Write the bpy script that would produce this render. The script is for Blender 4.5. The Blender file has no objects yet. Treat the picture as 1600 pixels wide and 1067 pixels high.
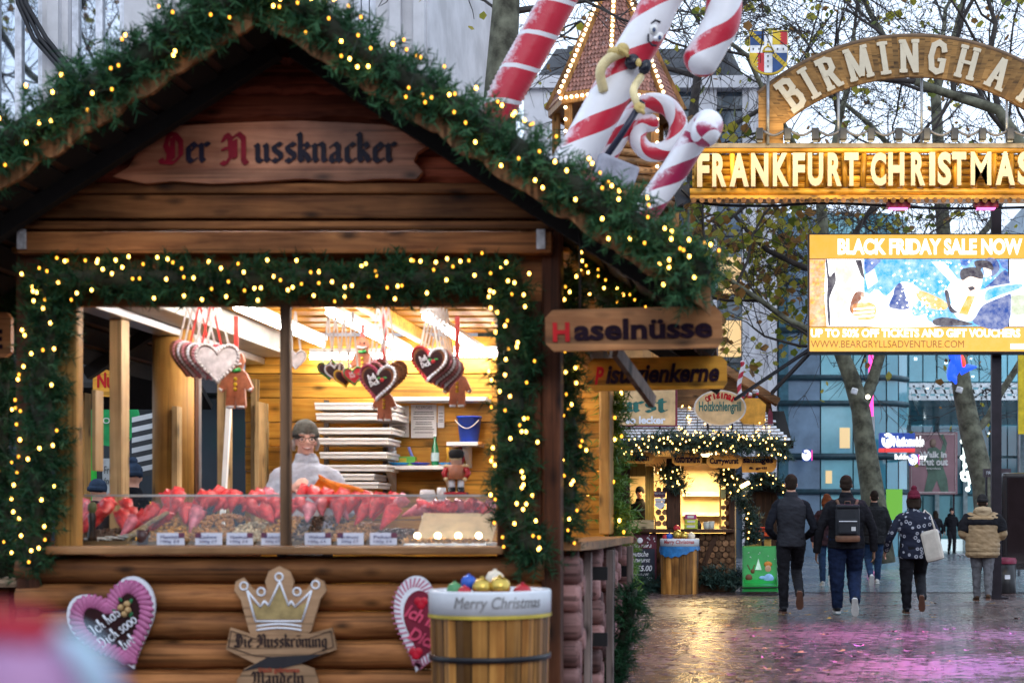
import bpy, bmesh, math, random
import numpy as np
from mathutils import Vector, Matrix, Euler, noise
PI = math.pi
rad = math.radians
SC = bpy.context.scene
COL = SC.collection

# ------------------------------------------------------------------ camera, sky, sun, exposure
F = 50 / 36 * 1600            # pixels per unit of x/y on the 1600 px wide photograph
VX, VY, EYE = 1150, 816, 1.2
cam = bpy.data.cameras.new('camera')
cam_o = bpy.data.objects.new('camera', cam)
COL.objects.link(cam_o)
cam_o.location = (0, 0, EYE)
cam_o.rotation_euler = (rad(90), 0, 0)
cam.lens = 50
cam.sensor_width = 36
cam.shift_x = (800 - VX) / 1600
cam.shift_y = (VY - 533.5) / 1600
cam.clip_start = 0.1
cam.clip_end = 2000
cam.dof.use_dof = True
cam.dof.focus_distance = 19.0
cam.dof.aperture_fstop = 2.2
SC.camera = cam_o

SUN_EL, SUN_ROT = rad(28), rad(200)
world = bpy.data.worlds.new('World')
SC.world = world
world.use_nodes = True
nt = world.node_tree
nt.nodes.clear()
_out = nt.nodes.new('ShaderNodeOutputWorld')
_bg = nt.nodes.new('ShaderNodeBackground')
_sky = nt.nodes.new('ShaderNodeTexSky')
_sky.sky_type = 'NISHITA'
_sky.sun_disc = False
_sky.sun_elevation = SUN_EL
_sky.sun_rotation = SUN_ROT
_sky.air_density = 1.0
_sky.dust_density = 2.0
_tc = nt.nodes.new('ShaderNodeTexCoord')
_mp = nt.nodes.new('ShaderNodeMapping')
_mp.inputs['Scale'].default_value = (1.2, 1.2, 3.0)
_no = nt.nodes.new('ShaderNodeTexNoise')
_no.inputs['Scale'].default_value = 2.2
_no.inputs['Detail'].default_value = 7
_rp = nt.nodes.new('ShaderNodeValToRGB')
_rp.color_ramp.elements[0].position = .30
_rp.color_ramp.elements[0].color = (.72, .72, .72, 1)
_rp.color_ramp.elements[1].position = .58
_rp.color_ramp.elements[1].color = (1, 1, 1, 1)
_mx = nt.nodes.new('ShaderNodeMixRGB')
_mx.inputs[2].default_value = (10.4, 12.4, 15.4, 1)
nt.links.new(_tc.outputs['Generated'], _mp.inputs[0])
nt.links.new(_mp.outputs[0], _no.inputs[0])
nt.links.new(_no.outputs[0], _rp.inputs[0])
nt.links.new(_rp.outputs[0], _mx.inputs[0])
nt.links.new(_sky.outputs[0], _mx.inputs[1])
nt.links.new(_mx.outputs[0], _bg.inputs[0])
_bg.inputs[1].default_value = 0.10
nt.links.new(_bg.outputs[0], _out.inputs[0])

sun = bpy.data.lights.new('sun', 'SUN')
sun.energy = 0.5
sun.angle = rad(25)
sun.color = (1, .97, .93)
sun_o = bpy.data.objects.new('sun', sun)
COL.objects.link(sun_o)
sun_o.rotation_euler = (rad(90) - SUN_EL, 0, rad(20))

SC.view_settings.view_transform = 'Standard'
SC.view_settings.look = 'None'
SC.view_settings.exposure = 0.45
SC.view_settings.gamma = 1.0
SC.cycles.use_denoising = True
SC.cycles.sample_clamp_indirect = 4.0
SC.cycles.max_bounces = 8
SC.cycles.glossy_bounces = 4
SC.cycles.transparent_max_bounces = 12
SC.cycles.caustics_reflective = False
SC.cycles.caustics_refractive = False

# ------------------------------------------------------------------ pixel -> metres
def X(px, Y): return (px - VX) * Y / F
def Z(py, Y): return EYE + (VY - py) * Y / F
def V(px, py, Y): return Vector((X(px, Y), Y, Z(py, Y)))
def L(n, Y): return n * Y / F

# ------------------------------------------------------------------ materials
MC = {}
def _mat(name):
    m = bpy.data.materials.new(name)
    m.use_nodes = True
    return m, m.node_tree, m.node_tree.nodes['Principled BSDF']
def c4(c): return (c[0], c[1], c[2], 1)

def flat(name, col, rough=.55, metal=0, var=.25, scale=6, bump=.0, spec=.32, col2=None, coords='Object', rvar=0.0, coat=0):
    """Plain surface whose colour and gloss drift with a noise."""
    if name in MC: return MC[name]
    m, t, b = _mat(name)
    N, K = t.nodes.new, t.links.new
    tc = N('ShaderNodeTexCoord'); no = N('ShaderNodeTexNoise')
    no.inputs['Scale'].default_value = scale; no.inputs['Detail'].default_value = 6; no.inputs['Roughness'].default_value = .6
    K(tc.outputs[coords], no.inputs[0])
    rp = N('ShaderNodeValToRGB'); e = rp.color_ramp.elements
    c2 = col2 or [min(1, x * (1 + var)) for x in col]
    c1 = col if col2 else [x * (1 - var) for x in col]
    e[0].position = .35; e[1].position = .65
    e[0].color = c4(c1); e[1].color = c4(c2)
    K(no.outputs[0], rp.inputs[0]); K(rp.outputs[0], b.inputs['Base Color'])
    b.inputs['Roughness'].default_value = rough; b.inputs['Metallic'].default_value = metal
    b.inputs['Specular IOR Level'].default_value = spec
    if coat: b.inputs['Coat Weight'].default_value = coat; b.inputs['Coat Roughness'].default_value = .12
    if rvar:
        mr = N('ShaderNodeMapRange'); mr.inputs[3].default_value = max(.02, rough - rvar); mr.inputs[4].default_value = min(1, rough + rvar)
        K(no.outputs[0], mr.inputs[0]); K(mr.outputs[0], b.inputs['Roughness'])
    if bump:
        bp = N('ShaderNodeBump'); bp.inputs['Strength'].default_value = bump; bp.inputs['Distance'].default_value = .02
        K(no.outputs[0], bp.inputs['Height']); K(bp.outputs[0], b.inputs['Normal'])
    MC[name] = m
    return m

def wood(name, dark, light, axis=0, rough=.55, grain=22, bump=.25, isl=.5, knots=True, coat=0):
    """Wood with grain along one axis, knots, and a different tone for every loose board or log of the mesh."""
    if name in MC: return MC[name]
    m, t, b = _mat(name)
    N, K = t.nodes.new, t.links.new
    tc = N('ShaderNodeTexCoord'); mp = N('ShaderNodeMapping'); geo = N('ShaderNodeNewGeometry')
    s = [grain] * 3; s[axis] = grain * .07
    mp.inputs['Scale'].default_value = s
    sc = N('ShaderNodeVectorMath'); sc.operation = 'SCALE'; cb = N('ShaderNodeCombineXYZ')
    for i in range(3): cb.inputs[i].default_value = 1
    K(geo.outputs['Random Per Island'], cb.inputs[0]); K(geo.outputs['Random Per Island'], cb.inputs[1])
    sc.inputs['Scale'].default_value = 37; K(cb.outputs[0], sc.inputs[0])
    ad = N('ShaderNodeVectorMath'); ad.operation = 'ADD'
    K(tc.outputs['Object'], mp.inputs[0]); K(mp.outputs[0], ad.inputs[0]); K(sc.outputs[0], ad.inputs[1])
    no = N('ShaderNodeTexNoise'); no.inputs['Scale'].default_value = 1; no.inputs['Detail'].default_value = 8; no.inputs['Roughness'].default_value = .62; no.inputs['Distortion'].default_value = .7
    K(ad.outputs[0], no.inputs[0])
    big = N('ShaderNodeTexNoise'); big.inputs['Scale'].default_value = 1.7; big.inputs['Detail'].default_value = 4
    ad2 = N('ShaderNodeVectorMath'); ad2.operation = 'ADD'; K(tc.outputs['Object'], ad2.inputs[0]); K(sc.outputs[0], ad2.inputs[1]); K(ad2.outputs[0], big.inputs[0])
    rp = N('ShaderNodeValToRGB'); e = rp.color_ramp.elements
    e[0].position = .33; e[0].color = c4(dark); e[1].position = .68; e[1].color = c4(light)
    K(no.outputs[0], rp.inputs[0])
    m1 = N('ShaderNodeMapRange'); m1.inputs[1].default_value = .3; m1.inputs[2].default_value = .7; m1.inputs[3].default_value = .42; m1.inputs[4].default_value = 1.38
    K(big.outputs[0], m1.inputs[0])
    m2 = N('ShaderNodeMapRange'); m2.inputs[3].default_value = 1 - isl; m2.inputs[4].default_value = 1 + isl * .6
    K(geo.outputs['Random Per Island'], m2.inputs[0])
    mu = N('ShaderNodeMath'); mu.operation = 'MULTIPLY'; K(m1.outputs[0], mu.inputs[0]); K(m2.outputs[0], mu.inputs[1])
    last = mu.outputs[0]
    if knots:
        vo = N('ShaderNodeTexVoronoi'); vo.inputs['Scale'].default_value = 1
        mk = N('ShaderNodeMapping'); ks = [8.0] * 3; ks[axis] = 3.4; mk.inputs['Scale'].default_value = ks
        K(ad2.outputs[0], mk.inputs[0]); K(mk.outputs[0], vo.inputs['Vector'])
        kr = N('ShaderNodeMapRange'); kr.inputs[1].default_value = .06; kr.inputs[2].default_value = .26; kr.inputs[3].default_value = .22; kr.inputs[4].default_value = 1
        K(vo.outputs['Distance'], kr.inputs[0])
        mu2 = N('ShaderNodeMath'); mu2.operation = 'MULTIPLY'; K(last, mu2.inputs[0]); K(kr.outputs[0], mu2.inputs[1]); last = mu2.outputs[0]
    mc = N('ShaderNodeMapping'); cs = [grain * 1.5] * 3; cs[axis] = grain * .022; mc.inputs['Scale'].default_value = cs; K(ad2.outputs[0], mc.inputs[0])
    cn = N('ShaderNodeTexNoise'); cn.inputs['Scale'].default_value = 1; cn.inputs['Detail'].default_value = 3; K(mc.outputs[0], cn.inputs[0])
    cr = N('ShaderNodeMapRange'); cr.inputs[1].default_value = .36; cr.inputs[2].default_value = .43; cr.inputs[3].default_value = .5; cr.inputs[4].default_value = 1; K(cn.outputs[0], cr.inputs[0])
    mu3 = N('ShaderNodeMath'); mu3.operation = 'MULTIPLY'; K(last, mu3.inputs[0]); K(cr.outputs[0], mu3.inputs[1]); last = mu3.outputs[0]
    vs = N('ShaderNodeVectorMath'); vs.operation = 'SCALE'; K(rp.outputs[0], vs.inputs[0]); K(last, vs.inputs['Scale'])
    K(vs.outputs[0], b.inputs['Base Color'])
    b.inputs['Roughness'].default_value = rough; b.inputs['Specular IOR Level'].default_value = .18
    if coat: b.inputs['Coat Weight'].default_value = coat; b.inputs['Coat Roughness'].default_value = .25
    bp = N('ShaderNodeBump'); bp.inputs['Strength'].default_value = bump; bp.inputs['Distance'].default_value = .012
    K(no.outputs[0], bp.inputs['Height']); K(bp.outputs[0], b.inputs['Normal'])
    MC[name] = m
    return m

def emit(name, col, strength, sample=True):
    if name in MC: return MC[name]
    m, t, b = _mat(name)
    b.inputs['Base Color'].default_value = c4([x * .5 for x in col])
    b.inputs['Emission Color'].default_value = c4(col)
    b.inputs['Emission Strength'].default_value = strength
    b.inputs['Roughness'].default_value = .4
    if not sample: m.cycles.emission_sampling = 'NONE'
    MC[name] = m
    return m

def glass(name, col=(.93, .96, .97), alpha=.03, rough=.03):
    """Thin clear sheet: mostly see-through with a sharp reflection."""
    if name in MC: return MC[name]
    m, t, b = _mat(name)
    N, K = t.nodes.new, t.links.new
    t.nodes.remove(b)
    out = t.nodes['Material Output']
    tr = N('ShaderNodeBsdfTransparent'); tr.inputs[0].default_value = c4(col)
    gl = N('ShaderNodeBsdfGlossy'); gl.inputs[0].default_value = (1, 1, 1, 1); gl.inputs['Roughness'].default_value = rough
    lw = N('ShaderNodeLayerWeight'); lw.inputs[0].default_value = .25
    mr = N('ShaderNodeMapRange'); mr.inputs[3].default_value = alpha; mr.inputs[4].default_value = .8
    K(lw.outputs['Fresnel'], mr.inputs[0])
    mx = N('ShaderNodeMixShader'); K(mr.outputs[0], mx.inputs[0]); K(tr.outputs[0], mx.inputs[1]); K(gl.outputs[0], mx.inputs[2])
    K(mx.outputs[0], out.inputs[0])
    MC[name] = m
    return m

def dark_glass(name, col, rough=.08):
    """Facade glass seen from outside: a dark body with a mirror-like face."""
    return flat(name, col, rough=rough, var=.25, scale=.35, spec=.9, coat=.6)

def snowy(name, base, snow=.5, rough=.4, thresh=.35, scale=7):
    """A painted or tiled surface with patchy snow lying on its upward sides."""
    if name in MC: return MC[name]
    m, t, b = _mat(name)
    N, K = t.nodes.new, t.links.new
    geo = N('ShaderNodeNewGeometry'); sp = N('ShaderNodeSeparateXYZ'); K(geo.outputs['Normal'], sp.inputs[0])
    tc = N('ShaderNodeTexCoord'); no = N('ShaderNodeTexNoise'); no.inputs['Scale'].default_value = scale; no.inputs['Detail'].default_value = 7; no.inputs['Roughness'].default_value = .7
    K(tc.outputs['Object'], no.inputs[0])
    ad = N('ShaderNodeMath'); ad.operation = 'MULTIPLY_ADD'; K(no.outputs[0], ad.inputs[0]); ad.inputs[1].default_value = 1.6; K(sp.outputs[2], ad.inputs[2])
    mr = N('ShaderNodeMapRange'); mr.inputs[1].default_value = thresh + .8; mr.inputs[2].default_value = thresh + 1.1; mr.inputs[3].default_value = 0; mr.inputs[4].default_value = snow
    K(ad.outputs[0], mr.inputs[0])
    geo2 = N('ShaderNodeMapRange'); geo2.inputs[3].default_value = .6; geo2.inputs[4].default_value = 1.35; K(geo.outputs['Random Per Island'], geo2.inputs[0])
    vs = N('ShaderNodeVectorMath'); vs.operation = 'SCALE'; vs.inputs[0].default_value = base; K(geo2.outputs[0], vs.inputs['Scale'])
    mx = N('ShaderNodeMixRGB'); mx.inputs[2].default_value = (.8, .82, .86, 1); K(mr.outputs[0], mx.inputs[0]); K(vs.outputs[0], mx.inputs[1])
    K(mx.outputs[0], b.inputs['Base Color']); b.inputs['Roughness'].default_value = rough
    bp = N('ShaderNodeBump'); bp.inputs['Strength'].default_value = .3; bp.inputs['Distance'].default_value = .02; K(no.outputs[0], bp.inputs['Height']); K(bp.outputs[0], b.inputs['Normal'])
    MC[name] = m
    return m

# ------------------------------------------------------------------ mesh building
def ortho(t, ref=None):
    t = t.normalized()
    r = ref or (Vector((1, 0, 0)) if abs(t.x) < .8 else Vector((0, 1, 0)))
    u = (r - t * r.dot(t)).normalized()
    return u, t.cross(u)

class MB:
    def __init__(s): s.v, s.f, s.m, s.s = [], [], [], []
    def add(s, vs, fs, mi=0, smooth=False):
        o = len(s.v)
        s.v.extend([tuple(x) for x in vs])
        for f in fs:
            s.f.append([i + o for i in f]); s.m.append(mi); s.s.append(smooth)
        return s
    def box(s, c, d, mi=0, rot=None, bev=0):
        """c centre, d full sizes, rot optional Euler/Matrix."""
        R = rot.to_matrix() if isinstance(rot, Euler) else (rot or Matrix.Identity(3))
        c = Vector(c); hx, hy, hz = d[0] / 2, d[1] / 2, d[2] / 2
        if bev <= 0:
            vs = [c + R @ Vector((x, y, z)) for x in (-hx, hx) for y in (-hy, hy) for z in (-hz, hz)]
            return s.add(vs, [(0, 1, 3, 2), (4, 6, 7, 5), (0, 4, 5, 1), (2, 3, 7, 6), (0, 2, 6, 4), (1, 5, 7, 3)], mi)
        bm = bmesh.new(); bmesh.ops.create_cube(bm, size=1)
        for v in bm.verts: v.co = Vector((v.co.x * d[0], v.co.y * d[1], v.co.z * d[2]))
        bmesh.ops.bevel(bm, geom=bm.edges[:], offset=min(bev, .45 * min(d)), segments=2, affect='EDGES', profile=.6)
        vs = [c + R @ v.co for v in bm.verts]; bm.verts.index_update()
        s.add(vs, [[v.index for v in f.verts] for f in bm.faces], mi, False); bm.free()
        return s
    def span(s, a, b, mi=0, bev=0):
        a, b = Vector(a), Vector(b)
        return s.box((a + b) / 2, [abs(b[i] - a[i]) for i in range(3)], mi, None, bev)
    def beam(s, p, q, w, h, mi=0, up=None, bev=0):
        """Rectangular bar from p to q; w across, h along 'up'."""
        p, q = Vector(p), Vector(q); t = (q - p).normalized()
        upv = Vector(up or (0, 0, 1))
        if abs(t.dot(upv)) > .98: upv = Vector((0, 1, 0))
        u = t.cross(upv).normalized(); w2 = u.cross(t)
        R = Matrix((t, u, w2)).transposed()
        return s.box((p + q) / 2, ((q - p).length, w, h), mi, R, bev)
    def tube(s, pts, rs, n=10, mi=0, caps=True, smooth=True, ref=None, twist=None):
        pts = [Vector(p) for p in pts]
        if not isinstance(rs, (list, tuple)): rs = [rs] * len(pts)
        vs, fs, k = [], [], len(pts)
        u = None
        for i, p in enumerate(pts):
            t = (pts[min(i + 1, k - 1)] - pts[max(i - 1, 0)])
            if t.length < 1e-9: t = Vector((0, 0, 1))
            t.normalize()
            if u is None or ref is not None: u, w = ortho(t, ref)
            else:
                u = (u - t * u.dot(t)); u = u.normalized() if u.length > 1e-6 else ortho(t)[0]; w = t.cross(u)
            r = rs[i]; ra, rb = (r if isinstance(r, (list, tuple)) else (r, r))
            a0 = twist[i] if twist else 0
            for j in range(n):
                a = a0 + 2 * PI * j / n
                vs.append(p + u * (ra * math.cos(a)) + w * (rb * math.sin(a)))
        for i in range(k - 1):
            for j in range(n):
                j2 = (j + 1) % n
                fs.append((i * n + j, i * n + j2, (i + 1) * n + j2, (i + 1) * n + j))
        s.add(vs, fs, mi, smooth)
        if caps:
            o = len(s.v) - len(vs)
            s.f.append([o + j for j in range(n)][::-1]); s.m.append(mi); s.s.append(False)
            s.f.append([o + (k - 1) * n + j for j in range(n)]); s.m.append(mi); s.s.append(False)
        return s
    def cyl(s, p, q, r, r2=None, n=16, mi=0, caps=True): return s.tube([p, q], [r, r if r2 is None else r2], n, mi, caps)
    def ball(s, c, r, mi=0, n=12, rot=None):
        r = r if isinstance(r, (list, tuple, Vector)) else (r, r, r)
        R = rot.to_matrix() if isinstance(rot, Euler) else (rot or Matrix.Identity(3)); c = Vector(c)
        m = max(4, n // 2 + 1); vs = [c + R @ Vector((0, 0, -r[2]))]
        for i in range(1, m):
            a = -PI / 2 + PI * i / m
            for j in range(n):
                b = 2 * PI * j / n
                vs.append(c + R @ Vector((r[0] * math.cos(a) * math.cos(b), r[1] * math.cos(a) * math.sin(b), r[2] * math.sin(a))))
        vs.append(c + R @ Vector((0, 0, r[2]))); fs = []
        for j in range(n): fs.append((0, 1 + (j + 1) % n, 1 + j))
        for i in range(m - 2):
            for j in range(n):
                a, b = 1 + i * n + j, 1 + i * n + (j + 1) % n
                fs.append((a, b, b + n, a + n))
        e = len(vs) - 1
        for j in range(n): fs.append((e, e - n + j, e - n + (j + 1) % n))
        return s.add(vs, fs, mi, True)
    def lathe(s, prof, c, n=24, mi=0, smooth=True):
        """prof: (radius, z) pairs about the vertical through c."""
        c = Vector(c); vs, fs, k = [], [], len(prof)
        for r, z in prof:
            for j in range(n):
                a = 2 * PI * j / n; vs.append(c + Vector((r * math.cos(a), r * math.sin(a), z)))
        for i in range(k - 1):
            for j in range(n):
                j2 = (j + 1) % n; fs.append((i * n + j, i * n + j2, (i + 1) * n + j2, (i + 1) * n + j))
        return s.add(vs, fs, mi, smooth)
    def prism(s, pts, ext, mi=0, mi_side=None):
        """Flat outline (3-D points) pushed along ext."""
        k = len(pts); ext = Vector(ext); vs = [Vector(p) for p in pts] + [Vector(p) + ext for p in pts]
        s.add(vs, [list(range(k)), list(range(2 * k - 1, k - 1, -1))], mi)
        o = len(s.v) - 2 * k; ms = mi if mi_side is None else mi_side
        for i in range(k):
            j = (i + 1) % k; s.f.append([o + i, o + k + i, o + k + j, o + j]); s.m.append(ms); s.s.append(False)
        return s
    def pxprism(s, pts, Y, th, mi=0, mi_side=None): return s.prism([V(x, y, Y) for x, y in pts], (0, th, 0), mi, mi_side)
    def pxrect(s, x0, y0, x1, y1, Y, th, mi=0, bev=0):
        a, b = V(x0, y0, Y), V(x1, y1, Y)
        return s.span((a.x, Y, a.z), (b.x, Y + th, b.z), mi, bev)
    def quad(s, a, b, c, d, mi=0): return s.add([a, b, c, d], [(0, 1, 2, 3)], mi)
    def text(s, txt, c, w, h, depth=.006, mi=0, bold=.0, shear=0, rot=0, ax=(1, 0, 0), up=(0, 0, 1), font=None):
        """Lettering fitted to a box w x h centred on c, standing off towards the reader."""
        vs, fs = (font or sans)(txt, bold, shear)
        lo, hi = vs.min(0), vs.max(0); sx = w / max(1e-6, hi[0] - lo[0]); sy = h / max(1e-6, hi[1] - lo[1])
        ax, up = Vector(ax).normalized(), Vector(up).normalized(); nrm = ax.cross(up)
        cr, sr = math.cos(rot), math.sin(rot); c = Vector(c); out = []
        for x, y, z in vs:
            x = (x - (lo[0] + hi[0]) / 2) * sx; y = (y - (lo[1] + hi[1]) / 2) * sy
            out.append(c + ax * (x * cr - y * sr) + up * (x * sr + y * cr) + nrm * (z * depth))
        return s.add(out, fs, mi)
    def pxtext(s, txt, x0, y0, x1, y1, Y, depth=.006, mi=0, **k):
        return s.text(txt, V((x0 + x1) / 2, (y0 + y1) / 2, Y), L(x1 - x0, Y), L(y1 - y0, Y), depth, mi, **k)
    def mesh(s, name, mats, off=(0, 0, 0)):
        me = bpy.data.meshes.new(name)
        o = Vector(off)
        me.from_pydata([(a - o.x, b - o.y, c - o.z) for a, b, c in s.v], [], s.f)
        for m in (mats if isinstance(mats, (list, tuple)) else [mats]): me.materials.append(m)
        if s.f:
            me.polygons.foreach_set('material_index', s.m); me.polygons.foreach_set('use_smooth', s.s)
        me.update()
        return me
    def sep(s, name, mats, parent):
        """Links every shape of this collection as a part of its own (shapes are split where s.cut() was called)."""
        b = getattr(s, 'cuts', []) + [(len(s.v), len(s.f))]; v0 = f0 = 0
        for v1, f1 in b:
            if v1 > v0: k = MB(); k.v = s.v[v0:v1]; k.f = [[i - v0 for i in f] for f in s.f[f0:f1]]; k.m = s.m[f0:f1]; k.s = s.s[f0:f1]; k.build(name, mats, parent)
            v0, f0 = v1, f1
    def cut(s): s.cuts = getattr(s, 'cuts', []) + [(len(s.v), len(s.f))]
    def build(s, name, mats, parent=None, base=None, local=False):
        """Links the collected shapes as ONE object; world coordinates in, origin at the parent or at the base."""
        if local: off = Vector((0, 0, 0))
        elif parent is not None: off = root_loc(parent)
        else:
            a = np.array(s.v); off = Vector(((a[:, 0].min() + a[:, 0].max()) / 2, (a[:, 1].min() + a[:, 1].max()) / 2, a[:, 2].min())) if base is None else Vector(base)
        o = bpy.data.objects.new(name, s.mesh(name, mats, off))
        COL.objects.link(o)
        if parent is not None: o.parent = parent
        else: o.location = off
        return o

def root_loc(o):
    l = Vector((0, 0, 0))
    while o is not None: l += o.location; o = o.parent
    return l
def tag(o, label, cat, group=None):
    o['label'] = label; o['category'] = cat
    if group: o['group'] = group
    return o
def thing(name, label, cat, loc=(0, 0, 0), group=None):
    o = bpy.data.objects.new(name, None); COL.objects.link(o); o.location = loc; o.empty_display_size = .1
    return tag(o, label, cat, group)
def one(mb, name, mats, label, cat, group=None): return tag(mb.build(name, mats), label, cat, group)
def struct(mb, name, mats):
    o = mb.build(name, mats); o['kind'] = 'structure'; return o
def kids(o): return [c for c in COL.objects if c.parent == o]
def dup(root, loc, label, group=None, rotz=None):
    """A copy of a thing with copies of its parts and sub-parts (mesh data shared)."""
    r = root.copy(); COL.objects.link(r); r.location = loc; r['label'] = label
    if rotz is not None: r.rotation_euler.z = rotz
    if group: r['group'] = group
    for ch in kids(root):
        c = ch.copy(); COL.objects.link(c); c.parent = r
        for g in kids(ch):
            d = g.copy(); COL.objects.link(d); d.parent = c
    return r

# ------------------------------------------------------------------ lettering
_TC = {}
def sans(txt, bold=0, shear=0):
    k = (txt, bold, shear)
    if k not in _TC:
        c = bpy.data.curves.new('t', 'FONT'); c.body = txt; c.offset = bold; c.shear = shear; c.extrude = .5; c.resolution_u = 4
        o = bpy.data.objects.new('t', c); m = bpy.data.meshes.new_from_object(o)
        v = np.empty(len(m.vertices) * 3); m.vertices.foreach_get('co', v); v = v.reshape(-1, 3)
        v[:, 2] += .5
        _TC[k] = (v, [list(p.vertices) for p in m.polygons])
        bpy.data.objects.remove(o); bpy.data.curves.remove(c); bpy.data.meshes.remove(m)
    return _TC[k]

# broad-nib (blackletter) skeletons: x height 1, ascender 1.55
def _st(x, y0=0, y1=1): return [(x - .1, y1 - .06), (x, y1 - .16), (x, y0 + .16), (x + .12, y0 + .02)]
BL = {
 'a': (.62, [[(.05, .82), (.25, 1), (.4, .86), (.4, .14), (.54, .02)], [(.4, .55), (.12, .42), (.06, .14), (.2, .0), (.4, .16)]]),
 'b': (.6, [_st(.05, 0, 1.6), [(.05, .8), (.3, 1), (.45, .85), (.45, .2), (.22, 0), (.05, .12)]]),
 'c': (.52, [[(.3, 1), (.08, .8), (.08, .16), (.24, 0), (.44, .14)], [(.25, 1), (.42, .86)]]),
 'd': (.6, [[(.0, 1.5), (.42, .85), (.42, .16), (.25, 0), (.06, .15), (.06, .8), (.3, .98)]]),
 'e': (.54, [[(.28, 1), (.08, .8), (.08, .16), (.24, 0), (.45, .14)], [(.25, 1), (.43, .82), (.12, .5)]]),
 'f': (.45, [[(.4, 1.5), (.22, 1.55), (.12, 1.35), (.12, .1), (.22, 0)], [(-.05, .95), (.38, .95)]]),
 'g': (.6, [[(.3, 1), (.06, .84), (.06, .2), (.24, 0), (.44, .16)], [(.3, 1), (.45, .88), (.45, -.25), (.25, -.45), (.05, -.32)]]),
 'h': (.62, [_st(.05, 0, 1.6), [(.05, .8), (.32, 1), (.47, .86), (.47, .1), (.36, -.3)]]),
 'i': (.32, [_st(.1), [(.06, 1.3), (.16, 1.42)]]),
 'k': (.58, [_st(.05, 0, 1.6), [(.05, .78), (.32, 1), (.43, .8), (.12, .55)], [(.14, .55), (.38, .3), (.5, .02)]]),
 'l': (.32, [_st(.1, 0, 1.6)]),
 'm': (.98, [_st(.05), [(.05, .82), (.28, 1), (.42, .86), (.42, .1)], [(.42, .82), (.66, 1), (.8, .86), (.8, .14), (.92, .02)]]),
 'n': (.64, [_st(.05), [(.05, .82), (.32, 1), (.46, .86), (.46, .14), (.58, .02)]]),
 'o': (.58, [[(.3, 1), (.07, .82), (.07, .18), (.24, 0)], [(.28, 1), (.46, .82), (.46, .2), (.22, 0)]]),
 'r': (.46, [_st(.05), [(.05, .82), (.26, 1), (.4, .88)]]),
 's': (.52, [[(.42, .88), (.25, 1), (.07, .85), (.12, .62), (.4, .4), (.4, .16), (.22, 0), (.04, .14)]]),
 't': (.42, [[(.12, 1.3), (.12, .16), (.24, 0), (.38, .12)], [(-.03, .97), (.34, .97)]]),
 'u': (.64, [_st(.06), [(.08, .1), (.22, 0), (.46, .2)], _st(.48)]),
 'w': (.9, [_st(.05), _st(.4), [(.08, .1), (.22, 0), (.4, .2)], [(.42, .1), (.56, 0), (.75, .2), (.75, 1)]]),
 'y': (.6, [_st(.06), [(.46, 1), (.46, -.2), (.2, -.45)], [(.08, .1), (.22, 0), (.46, .2)]]),
 'z': (.55, [[(.05, .9), (.4, .9), (.08, .1), (.45, .1)]]),
 'D': (1.0, [[(-.02, 1.3), (.2, 1.52), (.6, 1.46), (.84, 1.1), (.84, .4), (.55, .0), (.06, .04)], [(.34, 1.42), (.2, .9), (.36, .5), (.3, .08)], [(.5, 1.3), (.5, .2)], [(.0, .2), (.06, .04)]]),
 'N': (1.05, [[(0, 1.15), (.14, 1.5), (.3, 1.3), (.34, .4), (.1, -.02), (-.06, .1)], [(.3, 1.2), (.62, 1.55), (.86, 1.3), (.86, .2), (1.0, .0)], [(.5, 1.2), (.5, .3)], [(0, .75), (.2, .8)]]),
 'M': (1.3, [[(0, 1.15), (.14, 1.5), (.3, 1.3), (.3, .3), (.1, 0)], [(.3, 1.25), (.52, 1.52), (.7, 1.3), (.7, .1)], [(.7, 1.25), (.95, 1.52), (1.12, 1.3), (1.12, .2), (1.25, 0)]]),
 'H': (1.0, [[(0, 1.3), (.2, 1.52), (.34, 1.35), (.3, .3), (.1, 0)], [(.3, .8), (.6, .98), (.8, .8), (.8, .1), (.62, -.3)], [(.34, 1.3), (.6, 1.5), (.75, 1.4)]]),
 'R': (.95, [[(0, 1.3), (.15, 1.5), (.28, 1.35), (.28, .1), (.1, 0)], [(.28, 1.35), (.55, 1.52), (.75, 1.3), (.7, 1.0), (.3, .8)], [(.4, .8), (.7, .4), (.88, .02)]]),
 'C': (.85, [[(.75, 1.3), (.5, 1.5), (.15, 1.2), (.1, .4), (.35, 0), (.75, .2)], [(.4, 1.3), (.4, .3)]]),
}
def _umlaut(ch, base):
    w, st = BL[base]; BL[ch] = (w, st + [[(.1, 1.3), (.18, 1.42)], [(.36, 1.3), (.44, 1.42)]])
_umlaut('\u00f6', 'o'); _umlaut('\u00fc', 'u')
def nib(txt, bold=0, shear=0):
    """Blackletter drawn by sweeping a flat nib held at 40 degrees along each skeleton."""
    W = .2 + bold; n = Vector((math.cos(rad(40)), math.sin(rad(40)))) * (W / 2); th = .035
    vs, fs, x, k = [], [], 0, 0
    for ch in txt:
        if ch == ' ' or ch not in BL: x += .42; continue
        w, sts = BL[ch]
        for st in sts:
            for a, b in zip(st, st[1:]):
                a, b = Vector((a[0] + x, a[1])), Vector((b[0] + x, b[1])); d = (b - a)
                if d.length < 1e-5: continue
                d = d.normalized(); q = Vector((-d.y, d.x)) * th; e = n
                # hull of the nib (a thin bar with a little thickness) at both ends
                P = [p + sgn * e + sq * q for p in (a, b) for sgn in (-1, 1) for sq in (-1, 1)]
                h = hull2(P); o = len(vs); z = .4 + .0035 * (k % 160); k += 1
                for p in h: vs.append((p.x + shear * p.y, p.y, z))
                fs.append(list(range(o, o + len(h))))
        x += w + .12
    return np.array(vs), fs
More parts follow.
